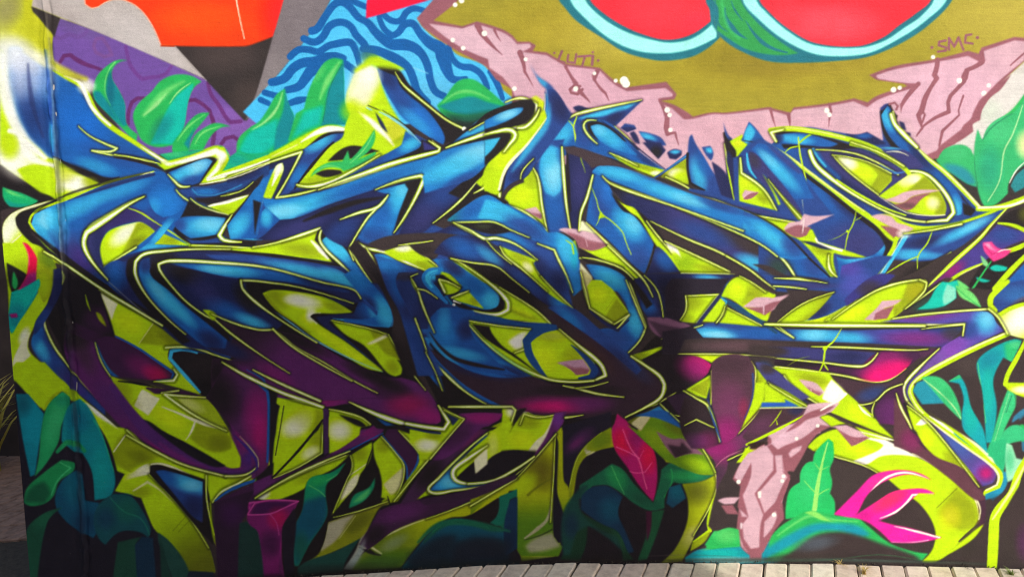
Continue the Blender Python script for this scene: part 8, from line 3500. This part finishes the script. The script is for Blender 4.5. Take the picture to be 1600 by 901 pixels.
for wx, wz in ((-0.75, 1.6), (0.75, 1.6), (-0.75, 4.4), (0.75, 4.4), (-3.2, 1.6), (-3.2, 4.4)):
    fr = link('window', box_mesh('window', 1.0, 0.06, 1.2, 0.01), M_WOOD, hb); fr.location = (wx, 2.02, wz)
    gl = link('pane', box_mesh('pane', 0.84, 0.02, 1.04), M_GLASS, fr); gl.location = (0, 0.03, 0)
    si = link('sill', box_mesh('sill', 1.1, 0.14, 0.05, 0.008), M_PLASTER, fr); si.location = (0, 0.05, -0.63)
gw = link('garden_wall', box_mesh('garden_wall', 6.6, 0.25, 2.9, 0.01), M_HOUSE, kind='thing', label='dark rendered garden wall across the pavement facing the mural', cat='wall')
gw.location = (-2.9, -4.05, 1.15)
# ---------------------------------------------------------------- behind the wall's end
rw = link('rear_wall', box_mesh('rear_wall', 5.6, 0.2, 3.4, 0.01), plain('brown_render', (0.05, 0.034, 0.03), 0.95, 0.4, 4), kind='thing', label='dark brown rendered wall behind the end of the painted wall', cat='wall')
rw.location = (-5.0, 2.05, 1.3)
def blade_tuft(name, loc, n, h, spread, mat, label, width=0.006, group=None):
    V, F = [], []
    for _ in range(n):
        a = random.uniform(0, 2 * math.pi); hh = h * random.uniform(0.45, 1.0); sp = spread * random.uniform(0.2, 1.0); w = width * random.uniform(0.6, 1.2)
        bx, by = random.uniform(-.15, .15) * spread, random.uniform(-.15, .15) * spread
        i = len(V); seg = 4
        for s in range(seg + 1):
            t = s / seg; r = sp * t ** 1.6; z = hh * (t - 0.35 * t ** 3); ww = w * (1 - t) + 0.0004
            cx_, cy_ = bx + math.cos(a) * r, by + math.sin(a) * r
            V += [(cx_ - math.sin(a) * ww, cy_ + math.cos(a) * ww, z), (cx_ + math.sin(a) * ww, cy_ - math.cos(a) * ww, z)]
        for s in range(seg): F.append((i + 2 * s, i + 2 * s + 1, i + 2 * s + 3, i + 2 * s + 2))
    me = bpy.data.meshes.new(name); me.from_pydata(V, [], F)
    o = link(name, me, mat, label=label, cat='weed', group=group); o.location = loc; return o
gv, gf = [], []
for _ in range(900):
    x = random.uniform(WALL_L, 2.4); y = -abs(random.gauss(0.004, 0.010)) - 0.001; s = random.uniform(0.0012, 0.0045); z = gz(x) - 0.010 + random.uniform(0, 0.008)
    i = len(gv)
    for q in ((1, 0, -.5), (-.5, .9, -.5), (-.5, -.9, -.5), (0.1, 0, .9)):
        gv.append((x + q[0] * s * random.uniform(.6, 1.4), min(y + q[1] * s, -0.0006), z + q[2] * s * random.uniform(.6, 1.4)))
    gf += [(i, i + 1, i + 2), (i, i + 3, i + 1), (i + 1, i + 3, i + 2), (i + 2, i + 3, i)]
me = bpy.data.meshes.new('grit'); me.from_pydata(gv, [], gf); link('grit', me, M_SOIL, kind='stuff', label='dark grit and soil lying along the foot of the wall', cat='grit')
M_DRY = plain('dry_grass', (0.42, 0.30, 0.09), 0.8, 0.35, 60); M_WEED = plain('green_weed', (0.14, 0.19, 0.04), 0.7, 0.35, 60); M_GOLD = plain('golden_leaf', (0.45, 0.38, 0.06), 0.7, 0.3, 20)
def at_foot(px, dy=0.02):
    x = px_to_wall(px, 876)[0]; return (x, -dy, gz(x) - 0.006)
blade_tuft('weed_tuft', at_foot(1334, 0.10), 34, 0.055, 0.05, M_DRY, 'small dry yellow grass tuft in a paver joint under the pink flower', 0.0022)
blade_tuft('weed_tuft', at_foot(1563, 0.08), 26, 0.05, 0.04, M_WEED, 'small green weed at the paver joint under the lime stem', 0.003)
blade_tuft('weed_tuft', at_foot(1310, 0.02), 16, 0.03, 0.06, M_DRY, 'flat dry stalks against the foot of the wall under the pink flower', 0.0016)
blade_tuft('weed_tuft', at_foot(1503, 0.02), 18, 0.035, 0.04, M_SOIL, 'dark withered tuft against the foot of the wall below the lime crescent', 0.003)
x_, z_ = px_to_y(-40, 640, 1.6)
blade_tuft('grass_clump', (x_, 1.6, gz(x_)), 90, 1.0, 0.5, M_GOLD, 'golden grass clump growing beyond the left end of the painted wall', 0.022)
